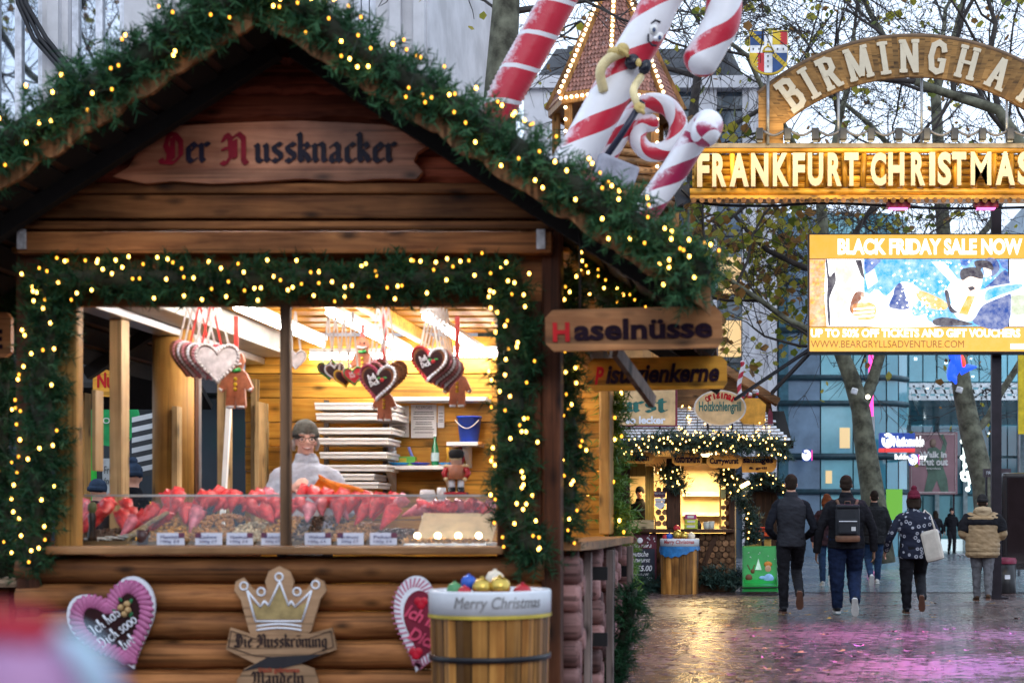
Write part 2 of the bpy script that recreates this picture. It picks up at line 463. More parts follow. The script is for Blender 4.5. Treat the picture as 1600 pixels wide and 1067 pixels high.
def hull2(P):
    P = sorted(P, key=lambda p: (p.x, p.y))
    def half(Q):
        h = []
        for p in Q:
            while len(h) > 1 and (h[-1] - h[-2]).cross(p - h[-2]) <= 1e-12: h.pop()
            h.append(p)
        return h
    a, b = half(P), half(P[::-1])
    return a[:-1] + b[:-1]

# round script (icing) skeletons
def _arc(cx, cy, rx, ry, a0, a1, n=9): return [(cx + rx * math.cos(rad(a0 + (a1 - a0) * i / n)), cy + ry * math.sin(rad(a0 + (a1 - a0) * i / n))) for i in range(n + 1)]
RS = {
 'I': (.45, [[(.0, 1.4), (.2, 1.5), (.24, 1.3), (.2, .1), (.1, 0), (-.05, .1)]]),
 'D': (.9, [[(.15, 1.45), (.15, .05)], [(-.05, 1.3), (.15, 1.45), (.55, 1.35), (.75, .8), (.6, .2), (.2, .0), (.0, .1)]]),
 'c': (.55, [_arc(.3, .45, .28, .45, 50, 320)]),
 'h': (.62, [[(0, .1), (.2, .9), (.25, 1.5), (.12, 1.5), (.08, 0)], [(.08, .4), (.3, .88), (.42, .7), (.42, .1), (.6, .1)]]),
 'a': (.65, [_arc(.28, .43, .27, .43, 40, 400), [(.52, .9), (.5, .1), (.65, .08)]]),
 'b': (.6, [[(0, .2), (.2, .9), (.22, 1.5), (.1, 1.5), (.08, .2)], _arc(.3, .38, .24, .38, 200, -160)]),
 'i': (.3, [[(.1, .9), (.1, .1), (.26, .06)], [(.1, 1.2), (.13, 1.24)]]),
 's': (.5, [[(.42, .78), (.25, .9), (.08, .72), (.38, .36), (.36, .08), (.15, 0), (0, .12)]]),
 'o': (.6, [_arc(.28, .44, .27, .44, 60, 430)]),
 'l': (.35, [[(0, .2), (.22, .95), (.26, 1.5), (.12, 1.5), (.1, .2), (.25, .04), (.36, .12)]]),
 'e': (.55, [[(.06, .42), (.5, .52), (.42, .85), (.2, .86), (.05, .5), (.15, .08), (.35, .02), (.52, .16)]]),
 'x': (.5, [[(0, .9), (.45, 0)], [(.45, .9), (0, 0)]]),
}
def script(mb, lines, c, size, rot, r, mi, lead=1.75, n=6):
    """Icing lettering: round tubes along handwritten skeletons, on a plane facing -Y."""
    cr, sr = math.cos(rot), math.sin(rot); c = Vector(c)
    for li, (txt, dx) in enumerate(lines):
        ws = sum((RS[ch][0] + .1) if ch in RS else .35 for ch in txt); x = -ws / 2 + dx; y0 = (len(lines) - 1) / 2 * lead - li * lead - .5
        for ch in txt:
            if ch not in RS: x += .35; continue
            for st in RS[ch][1]:
                P = []
                for a, b in st:
                    u, w = (a + x) * size, (b + y0) * size
                    P.append(c + Vector((u * cr - w * sr, 0, u * sr + w * cr)))
                mb.tube(P, r, n, mi)
            x += RS[ch][0] + .1

# slab-serif stroke capitals (height 1)
def _bar(a, b, t): return (a, b, t)
SL = {
 'B': (.56, [[(.14, 0), (.14, 1)], [(.05, .93), (.32, .93), (.43, .85), (.43, .64), (.32, .54), (.14, .54)], [(.3, .54), (.44, .46), (.47, .3), (.44, .14), (.32, .07), (.05, .07)]]),
 'I': (.36, [[(.18, 0), (.18, 1)], [(.02, .94), (.34, .94)], [(.02, .06), (.34, .06)]]),
 'R': (.6, [[(.14, 0), (.14, 1)], [(.05, .93), (.32, .93), (.44, .85), (.44, .62), (.32, .52), (.14, .52)], [(.3, .52), (.44, .06)], [(.02, .06), (.28, .06)], [(.38, .06), (.58, .06)]]),
 'M': (.8, [[(.14, 0), (.14, 1)], [(.66, 0), (.66, 1)], [(.14, .96), (.4, .1)], [(.66, .96), (.4, .1)], [(.02, .06), (.26, .06)], [(.54, .06), (.78, .06)], [(.02, .94), (.16, .94)], [(.64, .94), (.78, .94)]]),
 'N': (.64, [[(.14, 0), (.14, 1)], [(.52, 0), (.52, 1)], [(.14, .97), (.52, .03)], [(.02, .06), (.26, .06)], [(.4, .94), (.64, .94)], [(.02, .94), (.16, .94)]]),
 'G': (.6, [[(.5, .72), (.46, .86), (.32, .94), (.17, .85), (.11, .5), (.17, .15), (.32, .06), (.46, .12), (.49, .42)], [(.32, .42), (.56, .42)]]),
 'H': (.66, [[(.14, 0), (.14, 1)], [(.52, 0), (.52, 1)], [(.14, .5), (.52, .5)], [(.02, .06), (.26, .06)], [(.4, .06), (.64, .06)], [(.02, .94), (.26, .94)], [(.4, .94), (.64, .94)]]),
 'A': (.62, [[(.12, .03), (.3, .96)], [(.5, .03), (.32, .96)], [(.18, .34), (.44, .34)], [(.0, .06), (.24, .06)], [(.38, .06), (.62, .06)]]),
}
def slab(mb, ch, c, h, rot, depth, mi, wt=.13, ws=1.0):
    """One raised slab-serif capital as overlapping bars of slightly different depth; c is the letter's middle."""
    w, sts = SL[ch]; c = Vector(c); cr, sr = math.cos(rot), math.sin(rot); k = 0
    for st in sts:
        thin = .1 if (abs(st[0][1] - st[-1][1]) < .01 and len(st) == 2) else wt
        for a, b in zip(st, st[1:]):
            a, b = Vector(a), Vector(b); d = (b - a); d.normalize(); q = Vector((-d.y, d.x)) * (thin / 2)
            e = d * (0 if len(st) == 2 else thin * .32); P = []
            for p in (a - e - q, b + e - q, b + e + q, a - e + q):
                x, y = (p.x - w / 2) * ws * h, (p.y - .5) * h
                P.append(c + Vector((x * cr - y * sr, 0, x * sr + y * cr)))
            mb.prism(P, (0, -(depth + .0012 * k), 0), mi); k += 1

# ------------------------------------------------------------------ garlands and fairy lights
def np_mesh(name, V_, Fc, mats, mi=None, off=(0, 0, 0), smooth=False):
    """Mesh straight from arrays; Fc is an (n, k) index array."""
    me = bpy.data.meshes.new(name); V_ = np.asarray(V_, dtype=np.float64) - np.array(off); n, k = Fc.shape
    me.vertices.add(len(V_)); me.vertices.foreach_set('co', V_.ravel())
    me.loops.add(n * k); me.loops.foreach_set('vertex_index', Fc.ravel().astype(np.int32))
    me.polygons.add(n); me.polygons.foreach_set('loop_start', np.arange(0, n * k, k, dtype=np.int32)); me.polygons.foreach_set('loop_total', np.full(n, k, dtype=np.int32))
    for m in (mats if isinstance(mats, (list, tuple)) else [mats]): me.materials.append(m)
    if mi is not None: me.polygons.foreach_set('material_index', np.asarray(mi, dtype=np.int32))
    if smooth: me.polygons.foreach_set('use_smooth', np.ones(n, dtype=bool))
    me.update(calc_edges=True); me.validate()
    return me
def link(name, me, parent=None, loc=None):
    o = bpy.data.objects.new(name, me); COL.objects.link(o)
    if parent is not None: o.parent = parent
    if loc is not None: o.location = loc
    return o
def _unit(a): return a / np.maximum(1e-9, np.linalg.norm(a, axis=-1, keepdims=True))
def path_sample(pts, t):
    P = np.array([tuple(p) for p in pts], float); d = np.r_[0, np.cumsum(np.linalg.norm(np.diff(P, axis=0), axis=1))]
    s = t * d[-1]; out = np.stack([np.interp(s, d, P[:, i]) for i in range(3)], 1)
    i = np.clip(np.searchsorted(d, s, side='right') - 1, 0, len(P) - 2)
    return out, _unit(P[i + 1] - P[i]), d[-1]
NEEDLE = flat('fir_needles', (.010, .050, .024), rough=.6, scale=7, col2=(.055, .155, .062), spec=.15)
NEEDLE_D = flat('dark_fir_needles', (.006, .030, .014), rough=.6, scale=9, col2=(.024, .080, .032), spec=.12)
NEEDLE_Y = flat('ivy_green_needles', (.045, .13, .015), rough=.5, scale=7, col2=(.15, .30, .05), spec=.25)
TWIG = flat('garland_core', (.02, .025, .015), rough=.9)
def sprigs(pts, r, per_m, seed, ln=.15, k=24, nl=.05, nw=.0075, flatness=1.0):
    rg = np.random.default_rng(seed); _, _, tot = path_sample(pts, np.array([0.])); n = int(per_m * tot)
    t = rg.random(n); p, tan, _ = path_sample(pts, t)
    a = _unit(rg.normal(size=(n, 3))); rr = r * (.35 + .65 * rg.random((n, 1)) ** .6) * (.78 + .22 * np.sin(t * tot * 9 + seed) + .22 * np.sin(t * tot * 23 + seed * 2))[:, None]
    a = _unit(a - tan * (a * tan).sum(1, keepdims=True) * .8)
    d = _unit(a + tan * rg.normal(size=(n, 1)) * .55 + rg.normal(size=(n, 3)) * .25)
    L_ = ln * (.6 + .7 * rg.random((n, 1)))
    b0 = p + a * np.maximum(0, rr - L_ * .75) * np.array([1, flatness, 1])
    u = np.linspace(.08, 1, k)[None, :, None]
    bp = b0[:, None, :] + d[:, None, :] * (L_[:, None] * u)
    q = _unit(rg.normal(size=(n, k, 3))); q = _unit(q - d[:, None] * (q * d[:, None]).sum(2, keepdims=True))
    nd = _unit(q + d[:, None] * .75); tip = bp + nd * nl * (.7 + .6 * rg.random((n, k, 1)))
    sd = _unit(np.cross(nd, _unit(rg.normal(size=(n, k, 3))))) * nw / 2
    W = np.stack([bp - sd, bp + sd, tip + sd * .35, tip - sd * .35], 2).reshape(-1, 3)
    return W, np.arange(len(W)).reshape(-1, 4)
def garland(name, label, pts, r, per_m=190, seed=1, mat=None, cat='garland', group=None, **k):
    base = Vector(pts[0]); g = thing(name, label, cat, base, group)
    W, Fc = sprigs(pts, r, per_m, seed, **k)
    link('foliage', np_mesh('foliage', W, Fc, mat or NEEDLE, off=base), g)
    MB().tube([tuple(x) for x in path_sample(pts, np.linspace(0, 1, 14))[0]], r * .42, 7).build('core', TWIG, g)
    return g
BULB = emit('warm_bulb', (1, .48, .075), 12)
BULB_D = emit('dim_amber_bulb', (1, .42, .03), 2.6)
BULB_S = emit('warm_bulb_far', (1, .56, .13), 8)
WIRE = flat('light_cable', (.02, .03, .02), rough=.6)
def fairy(label, pts, r, n, seed, side=(0, -1, 0), br=.0078, mat=None, group='fairy lights wound along the fir garlands', clump=.5, arc=1.15):
    """A string of warm bulbs along a path, sitting on the side of the garland that faces 'side'."""
    n = min(98, int(n * 1.3)) if Vector(pts[0]).y < 20 else n
    rg = np.random.default_rng(seed); base = Vector(pts[0]); g = thing('fairy_lights', label, 'string lights', base, group)
    t = np.sort((np.arange(n) + .5 + clump * rg.normal(size=n)) / n).clip(0.005, .995); p, tan, _ = path_sample(pts, t)
    s = np.tile(np.array(side, float), (n, 1)); s = _unit(s - tan * (s * tan).sum(1, keepdims=True)); w = np.cross(tan, s)
    a = rg.uniform(-arc, arc, n)[:, None]; q = p + (s * np.cos(a) + w * np.sin(a)) * r * rg.uniform(.85, 1.2, (n, 1))
    me = MB().ball((0, 0, 0), (br, br, br * 1.35), 0, 8).mesh('bulb', mat or BULB)
    me2 = MB().ball((0, 0, 0), (br * .9, br * .9, br * 1.2), 0, 8).mesh('bulb', BULB_D if mat is None else mat)
    for x in q: link('bulb', me if rg.random() < .62 else me2, g, Vector(x) - base)
    MB().tube([Vector(x) - (Vector(x) - Vector(y)).normalized() * .012 for x, y in zip(q, p)], .0028, 4, 0, False).build('cable', WIRE, g)
    return g

# ------------------------------------------------------------------ people
SKIN = flat('skin', (.56, .29, .20), rough=.5, var=.12, scale=14, spec=.3)
SKIN_D = flat('brown_skin', (.20, .11, .07), rough=.5, var=.12, scale=14)
def remesh(mb, name, voxel, mats, parent, smooth=5, jitter=0, seed=0):
    """Grows one continuous skin over the overlapping pieces collected in mb."""
    me = mb.mesh('tmp', mats); o = bpy.data.objects.new('tmp', me); s2 = bpy.data.scenes.new('tmp'); s2.collection.objects.link(o); vl = s2.view_layers[0]
    m = o.modifiers.new('r', 'REMESH'); m.mode = 'VOXEL'; m.voxel_size = voxel; m.use_smooth_shade = True
    s = o.modifiers.new('s', 'SMOOTH'); s.factor = .5; s.iterations = smooth
    vl.update(); dg = vl.depsgraph; res = bpy.data.meshes.new_from_object(o.evaluated_get(dg))
    bpy.data.objects.remove(o); bpy.data.meshes.remove(me); bpy.data.scenes.remove(s2)
    if jitter:
        off = Vector((seed * 3.1, seed * 1.7, seed))
        nrm = np.empty(len(res.vertices) * 3); res.vertices.foreach_get('normal', nrm); cos = np.empty(len(res.vertices) * 3); res.vertices.foreach_get('co', cos); cos = cos.reshape(-1, 3); nrm = nrm.reshape(-1, 3)
        for i_, v in enumerate(cos):
            q = Vector((v[0], v[1], v[2] * 1.9))
            k = noise.noise(q * 9 + off) + .6 * noise.noise(Vector((q.x + q.z * .6, q.y, q.z)) * 19 + off)
            cos[i_] += nrm[i_] * (k * jitter)
        res.vertices.foreach_set('co', cos.ravel()); res.update()
    res.name = name
    res.polygons.foreach_set('use_smooth', np.ones(len(res.polygons), dtype=bool))
    return link(name, res, parent)
def hand(mb, w, d, side, curl=.6, s=1.0, thumb=(0, 1, 0), mi=0):
    """Palm, four bent fingers of different length and a thumb off the side of the palm. w wrist, d hand direction, side = palm normal."""
    w, d = Vector(w), Vector(d).normalized(); nrm = Vector(side); nrm = (nrm - d * nrm.dot(d)).normalized(); ac = d.cross(nrm)
    if ac.dot(Vector(thumb)) < 0: ac = -ac
    mb.tube([w - d * .015 * s, w + d * .03 * s, w + d * .085 * s], [(.026 * s, .02 * s), (.036 * s, .017 * s), (.04 * s, .014 * s)], 10, mi, ref=ac)
    for i, (o, ln) in enumerate(((.03, .072), (.01, .08), (-.011, .075), (-.031, .058))):
        p = w + d * .08 * s + ac * o * s; a = 0; P = [p - d * .02 * s, p]
        for j, f in enumerate((.42, .32, .26)):
            a += curl * (.75, 1.0, .7)[j]
            p = p + (d * math.cos(a) + nrm * math.sin(a)) * ln * f * s; P.append(p)
        mb.tube(P, [.0095 * s, .0092 * s, .0085 * s, .008 * s, .0065 * s], 8, mi)
    p = w + d * .03 * s + ac * .028 * s; q = p + (d * .65 + ac * .75 + nrm * .25).normalized() * .035 * s; e = q + (d * .9 + ac * .15 + nrm * .5).normalized() * .03 * s
    mb.tube([p - ac * .015 * s, p, q, e], [.014 * s, .013 * s, .011 * s, .008 * s], 8, mi)
def head(mb, c, turn=0, tilt=0, s=1.0, mi=0, chin=1.0):
    """Cranium, jaw, nose, ears, brow and lips as overlapping forms about the head's centre c; looks along +y before turning."""
    R = Euler((tilt, 0, turn)).to_matrix(); c = Vector(c)
    def P(x, y, z): return c + R @ (Vector((x, y, z)) * s)
    mb.ball(P(0, -.015, .02), (.073 * s, .093 * s, .095 * s), mi, 18, R)
    mb.ball(P(0, .022, -.045), (.055 * s, .06 * s, .068 * s * chin), mi, 16, R)
    mb.ball(P(0, .058, -.096 * chin), (.024 * s, .02 * s, .018 * s), mi, 10, R)
    mb.tube([P(0, .082, .012), P(0, .098, -.02), P(0, .1, -.032)], [.008 * s, .013 * s, .011 * s], 8, mi)
    mb.ball(P(.012, .088, -.034), (.010 * s,) * 3, mi, 8); mb.ball(P(-.012, .088, -.034), (.010 * s,) * 3, mi, 8)
    mb.tube([P(-.022, .074, -.064), P(0, .083, -.065), P(.022, .074, -.064)], [.006 * s, .009 * s, .006 * s], 8, mi)
    for sx in (-1, 1):
        mb.ball(P(.074 * sx, -.008, -.012), (.010 * s, .02 * s, .033 * s), mi, 10, R)
        mb.ball(P(.036 * sx, .066, -.022), (.024 * s, .02 * s, .022 * s), mi, 8)
        mb.tube([P(.01 * sx, .082, .028), P(.035 * sx, .08, .034), P(.056 * sx, .064, .028)], .009 * s, 6, mi)
    mb.tube([P(0, -.02, -.06), P(0, -.03, -.17)], [.055 * s, .062 * s], 12, mi)
    return P, R
def limb(mb, pts, rs, mi=0, n=12, ref=None):
    """Limb through its joints with the bends rounded off."""
    P, Rr = [], []
    pts = [Vector(p) for p in pts]
    for i in range(len(pts) - 1):
        for k in range(5):
            u = k / 5; P.append(pts[i].lerp(pts[i + 1], u)); Rr.append(tuple(np.array(rs[i]) * (1 - u) + np.array(rs[i + 1]) * u) if isinstance(rs[i], tuple) else rs[i] * (1 - u) + rs[i + 1] * u)
    P.append(pts[-1]); Rr.append(rs[-1])
    for _ in range(2): P = [P[0]] + [(P[i - 1] + P[i] * 2 + P[i + 1]) / 4 for i in range(1, len(P) - 1)] + [P[-1]]
    mb.tube(P, Rr, n, mi, ref=ref)
def shoe(parent, ankle, toe_dir, mats, s=1.0, boot=0):
    """Upper and sole; ankle = joint, toe_dir points from heel to toe."""
    a, d = Vector(ankle), Vector(toe_dir).normalized(); side = d.cross(Vector((0, 0, 1))).normalized(); up = side.cross(d).normalized()
    h = a - up * .055 * s - d * .05 * s
    u = MB(); n = 12
    u.tube([h + d * x * s + up * z * s for x, z in ((-.022, .035), (.0, .045), (.06, .05), (.12, .036), (.18, .022), (.222, .016))], [(.02 * s, .022 * s), (.036 * s, .045 * s), (.04 * s, .052 * s), (.045 * s, .036 * s), (.043 * s, .026 * s), (.02 * s, .014 * s)], n, 0, ref=side)
    u.tube([h + d * .04 * s + up * .05 * s, a + up * (.05 + boot) * s], [.042 * s, .046 * s], n, 0)
    u2 = MB(); P = []
    for x, w in ((-.03, .022), (-.01, .036), (.06, .038), (.13, .048), (.19, .044), (.228, .022)): P.append((x, w))
    ring = [h + d * x * s + side * w * s for x, w in P] + [h + d * x * s - side * w * s for x, w in P[::-1]]
    u2.prism([p - up * .012 * s for p in ring], up * .026 * s)
    o = u.build('shoe', mats[0], parent, local=True); u2.build('sole', mats[1], o, local=True)
    return o

def person(label, loc, rotz, H=1.75, coat='coat_black', trousers='trousers_black', shoe_m=None, skin=None, bulk=1.0, hem=.80, coat_r=0, left=(0, 0), right=(0, 0),
           hands=None, hair=None, hat=None, group=None, turn=0, lod=.012, leg=1.0, collar=.075, elbows=None, sleeve=None, hood=None, quilt=0, eyes=False, feet=True, seed=1, hair_len=0, hat_up=0):
    """Figure standing at loc, facing +y turned by rotz. left/right = (ankle forward, ankle lift) of each leg; hands = wrist points."""
    s = H / 1.75; t = thing('person', label, 'person', loc, group); t.rotation_euler.z = rotz
    skin = skin or SKIN
    def q(x, y, z): return Vector((x, y, z)) * s
    b = MB(); tr = MB(); ct = MB(); sl = MB()
    hc = q(0, .015, 1.64)
    P, R = head(b, hc, turn, 0, s)
    b.tube([q(0, 0, .9), q(0, -.005, 1.1), q(0, -.01, 1.3), q(0, -.005, 1.43), q(0, 0, 1.5)], [(.15 * s, .1 * s), (.135 * s * bulk, .095 * s * bulk), (.165 * s, .105 * s), (.12 * s, .075 * s), (.05 * s, .05 * s)], 14, 0, ref=Vector((1, 0, 0)))
    ank = []
    for sx, (fy, lift) in ((-1, left), (1, right)):
        hip = q(.092 * sx * leg, 0, .9); an = q(.085 * sx * leg, fy, .085 + lift)
        kf = .035 + max(0, fy) * .55 + (lift * 1.25) + (.12 + fy * .1 if lift > .05 else 0)
        kn = q(.092 * sx * leg, kf if lift > .05 else fy * .5 + .02, .49 + lift * .25)
        limb(b, [hip, kn, an], [.075 * s, .05 * s, .036 * s])
        limb(tr, [q(.085 * sx, 0, .93), hip, kn, an + q(0, -.005, .0)], [.1 * s, .096 * s * bulk, .07 * s * leg * bulk ** .5, .056 * s * leg])
        ank.append((an, Vector((.12 * sx, 1, 0)) if lift < .05 else Vector((.05 * sx, .45, -.85))))
    tr.tube([q(0, 0, .84), q(0, -.005, .95), q(0, 0, 1.06)], [(.15 * s * bulk, .115 * s), (.17 * s * bulk, .13 * s * bulk), (.155 * s * bulk, .115 * s * bulk)], 16, 0, ref=Vector((1, 0, 0)))
    ws = hands or [q(-.27, .03, .84), q(.27, .03, .84)]
    for i, sx in enumerate((-1, 1)):
        sh = q(.165 * sx * (bulk * .5 + .5), -.005, 1.385); w = Vector(ws[i]); el = Vector(elbows[i]) if elbows else (sh + w) / 2 + q(.05 * sx, -.07, .0)
        limb(b, [sh, el, w], [.05 * s, .04 * s, .027 * s])
        fd = (w - el).normalized()
        hand(b, w, fd, Vector((-sx, .1, .0)), .45, s, thumb=(0, 1, 0))
        a = .064 * s * (.6 + .4 * bulk) + coat_r
        limb(ct if sleeve is None else sl, [sh + q(-.05 * sx, 0, .01), sh, el, w - fd * .012], [a * .9, a * 1.0, a * .84, a * .66])
    bk = bulk; hz = hem
    secs = [(hz, .168, .128), (hz + .08, .172, .132), (1.08, .16, .122), (1.22, .178, .134), (1.36, .185, .125), (1.43, .15, .1), (1.475, .09, .085), (1.545, collar, collar)]
    ct.tube([q(0, -.008 - (.012 if z > 1.2 else 0) * (z < 1.4), z) for z, a, c in secs], [(a * s * bk + coat_r, c * s * bk + coat_r) if z < 1.45 else (a * s, c * s) for z, a, c in secs], 20, 0, ref=Vector((1, 0, 0)))
    body = remesh(b, 'body', .009 if lod < .014 else .016, skin, t, 3)
    M_ = lambda m: MC[m] if isinstance(m, str) else m
    remesh(tr, 'trousers', lod, M_(trousers), t, 3, .0085, seed)
    if quilt:
        for k in range(9):
            z = hz + .03 + k * (1.40 - hz) / 9
            ct.tube([q(0, -.012, z), q(0, -.012, z + .05)], [((.178) * s * bk + coat_r + quilt, .13 * s * bk + coat_r + quilt)] * 2, 20, 0, ref=Vector((1, 0, 0)))
    remesh(ct, 'coat' if sleeve is None else 'jumper', lod, M_(coat), t, 4, .0085, seed + 5)
    if sleeve is not None: remesh(sl, 'sleeves', lod, M_(sleeve), t, 3, .007, seed + 9)
    if feet:
        for an, d in ank: shoe(t, an, d, shoe_m or (MC['shoe_black'], MC['sole_white']), s)
    if hair is not None:
        h = MB()
        h.ball(P(0, -.026, .036), (.08 * s, .092 * s, .093 * s), 0, 16, R); h.ball(P(0, -.05, -.015), (.074 * s, .062 * s, .07 * s), 0, 14, R)
        if hair_len > 0:
            h.tube([P(0, -.045, .02), P(0, -.07, -.08), P(.01, -.085, -.08 - hair_len * .6), P(.0, -.07, -.08 - hair_len)], [(.078 * s, .06 * s), (.088 * s, .05 * s), (.09 * s, .042 * s), (.05 * s, .02 * s)], 14, 0, ref=Vector((1, 0, 0)))
            for sx in (-1, 1): h.tube([P(.05 * sx, .0, .06), P(.083 * sx, -.01, -.03), P(.08 * sx, -.03, -.12)], [.03 * s, .03 * s, .02 * s], 8)
        if hair_len == -1:      # hair tied up in a bun
            h.ball(P(0, -.085, .09), (.05 * s, .045 * s, .045 * s), 0, 12)
        remesh(h, 'hair', .008, M_(hair), t, 2, .006, seed)
    if hat is not None:
        hm, pom = hat; h = MB()
        h.ball(P(0, -.014, .05 + hat_up), (.089 * s, .106 * s, .094 * s), 0, 18, R)
        h.tube([P(0, -.03 - hat_up, .005 + hat_up * 2), P(0, -.028, .045 + hat_up * 1.5)], [(.091 * s, .108 * s), (.094 * s, .112 * s)], 20, 0, ref=Vector((1, 0, 0)))
        if pom: h.ball(P(0, -.03, .155), (.045 * s,) * 3, 0, 12)
        remesh(h, 'knitted_hat', .008, M_(hm), t, 2, .004, seed)
    if hood is not None:
        h = MB(); hm = hood
        h.tube([q(-.12, -.04, 1.47), q(-.09, -.12, 1.5), q(0, -.15, 1.51), q(.09, -.12, 1.5), q(.12, -.04, 1.47)], [.05 * s, .066 * s, .072 * s, .066 * s, .05 * s], 12)
        h.tube([q(0, -.13, 1.54), q(0, -.15, 1.44), q(0, -.15, 1.37)], [(.12 * s, .05 * s), (.12 * s, .055 * s), (.06 * s, .03 * s)], 14, 0, ref=Vector((1, 0, 0)))
        remesh(h, 'hood', .011, M_(hm), t, 3, .007, seed)
    if eyes:
        for sx in (-1, 1):
            e = MB(); e.ball(P(.033 * sx, .078, -.004), (.0135 * s,) * 3, 0, 12); eo = e.build('eye', MC['eye_white'], None, (0, 0, 0)); eo.parent = t
            e = MB(); e.ball(P(.033 * sx, .0885, -.004), (.0065 * s, .004 * s, .0065 * s), 0, 10); io = e.build('iris', MC['eye_dark'], None, (0, 0, 0)); io.parent = eo
    return t, P, R, s

# ================================================================== SETTING
# wet brick paving
def paving(name, c1, c2, mortar, bw, bh, wet_lo=.07, wet_hi=.38, bump=.6, rot=0):
    m, t, b = _mat(name); N, K = t.nodes.new, t.links.new
    tc = N('ShaderNodeTexCoord'); mp = N('ShaderNodeMapping'); mp.inputs['Rotation'].default_value = (0, 0, rot); K(tc.outputs['Object'], mp.inputs[0])
    br = N('ShaderNodeTexBrick'); br.inputs['Scale'].default_value = 1; br.inputs['Brick Width'].default_value = bw; br.inputs['Row Height'].default_value = bh
    br.inputs['Mortar Size'].default_value = .011; br.inputs['Mortar Smooth'].default_value = .6; br.inputs['Bias'].default_value = 0
    br.inputs['Color1'].default_value = c4(c1); br.inputs['Color2'].default_value = c4(c2); br.inputs['Mortar'].default_value = c4(mortar)
    K(mp.outputs[0], br.inputs['Vector'])
    big = N('ShaderNodeTexNoise'); big.inputs['Scale'].default_value = .55; big.inputs['Detail'].default_value = 6; K(tc.outputs['Object'], big.inputs[0])
    fine = N('ShaderNodeTexNoise'); fine.inputs['Scale'].default_value = 26; fine.inputs['Detail'].default_value = 5; K(tc.outputs['Object'], fine.inputs[0])
    mid = N('ShaderNodeTexNoise'); mid.inputs['Scale'].default_value = 8; mid.inputs['Detail'].default_value = 5; K(tc.outputs['Object'], mid.inputs[0])
    mr = N('ShaderNodeMapRange'); mr.inputs[1].default_value = .3; mr.inputs[2].default_value = .7; mr.inputs[3].default_value = .6; mr.inputs[4].default_value = 1.35; K(mid.outputs[0], mr.inputs[0])
    vs = N('ShaderNodeVectorMath'); vs.operation = 'SCALE'; K(br.outputs[0], vs.inputs[0]); K(mr.outputs[0], vs.inputs['Scale']); K(vs.outputs[0], b.inputs['Base Color'])
    sm = N('ShaderNodeMath'); sm.operation = 'MULTIPLY_ADD'; K(mid.outputs[0], sm.inputs[0]); sm.inputs[1].default_value = .9; K(big.outputs[0], sm.inputs[2])
    rr = N('ShaderNodeMapRange'); rr.inputs[1].default_value = .75; rr.inputs[2].default_value = 1.15; rr.inputs[3].default_value = wet_lo; rr.inputs[4].default_value = wet_hi; K(sm.outputs[0], rr.inputs[0])
    K(rr.outputs[0], b.inputs['Roughness']); b.inputs['Specular IOR Level'].default_value = .75
    hs = N('ShaderNodeMath'); hs.operation = 'MULTIPLY_ADD'; K(fine.outputs[0], hs.inputs[0]); hs.inputs[1].default_value = .35
    iv = N('ShaderNodeMath'); iv.operation = 'SUBTRACT'; iv.inputs[0].default_value = 1; K(br.outputs['Fac'], iv.inputs[1]); K(iv.outputs[0], hs.inputs[2])
    h2 = N('ShaderNodeMath'); h2.operation = 'MULTIPLY_ADD'; K(mid.outputs[0], h2.inputs[0]); h2.inputs[1].default_value = 1.6; K(hs.outputs[0], h2.inputs[2])
    bp = N('ShaderNodeBump'); bp.inputs['Strength'].default_value = bump; bp.inputs['Distance'].default_value = .014; K(h2.outputs[0], bp.inputs['Height']); K(bp.outputs[0], b.inputs['Normal'])
    return m
g = MB().quad((-400, -60, 0), (400, -60, 0), (400, 700, 0), (-400, 700, 0))
struct(g, 'ground', paving('wet_brick_paving', (.14, .088, .082), (.080, .056, .058), (.012, .010, .011), .26, .13, rot=rad(8)))
g = MB(); g.quad((-14, 24.8, .004), (40, 23.9, .004), (60, 62, .004), (-14, 62, .004))
struct(g, 'pavement', paving('wet_grey_slabs', (.13, .14, .16), (.10, .11, .125), (.04, .04, .045), .6, .4, .08, .34, rot=rad(3)))
g = MB()
for y0, w in ((24.25, .10), (20.6, .07)): g.quad((-.6, y0, .008), (14, y0 - .55, .008), (14, y0 - .55 + w, .008), (-.6, y0 + w, .008))
struct(g, 'road_channel', flat('drain_channel', (.028, .026, .03), rough=.35, scale=9))

# fallen leaves strewn over the wet bricks (too many to count), and a few big single ones
rg = random.Random(4)
def leaf_geo(mb, c, r, yaw, mi=0, lift=.012):
    P = []
    for i in range(11):
        a = 2 * PI * i / 11 + yaw; k = r * (1 if i % 2 == 0 else .52) * rg.uniform(.8, 1.1)
        P.append((c[0] + math.cos(a) * k, c[1] + math.sin(a) * k * .9, c[2] + lift + rg.uniform(0, .6) * r * (.5 if i % 2 == 0 else .1)))
    mb.add(P + [(c[0], c[1], c[2] + lift)], [(i, (i + 1) % 11, 11) for i in range(11)], mi)
LEAF_M = [flat('brown_leaf', (.055, .022, .012), rough=.4, scale=30), flat('yellow_leaf', (.38, .20, .03), rough=.45, scale=20), flat('green_leaf', (.09, .13, .02), rough=.45, scale=20), flat('red_leaf', (.10, .028, .016), rough=.4, scale=30)]
lv = MB()
for i in range(520):
    Y = rg.uniform(9.5, 22); x = rg.uniform(-.75, 4.5) if rg.random() < .45 else rg.gauss(-.1, .35) + .1
    if x < -.78: continue
    leaf_geo(lv, (x, Y, .009), rg.uniform(.022, .075), rg.uniform(0, 6), rg.choice((0, 0, 0, 3, 3, 1)))
o = lv.build('fallen_leaves', LEAF_M); o['kind'] = 'stuff'
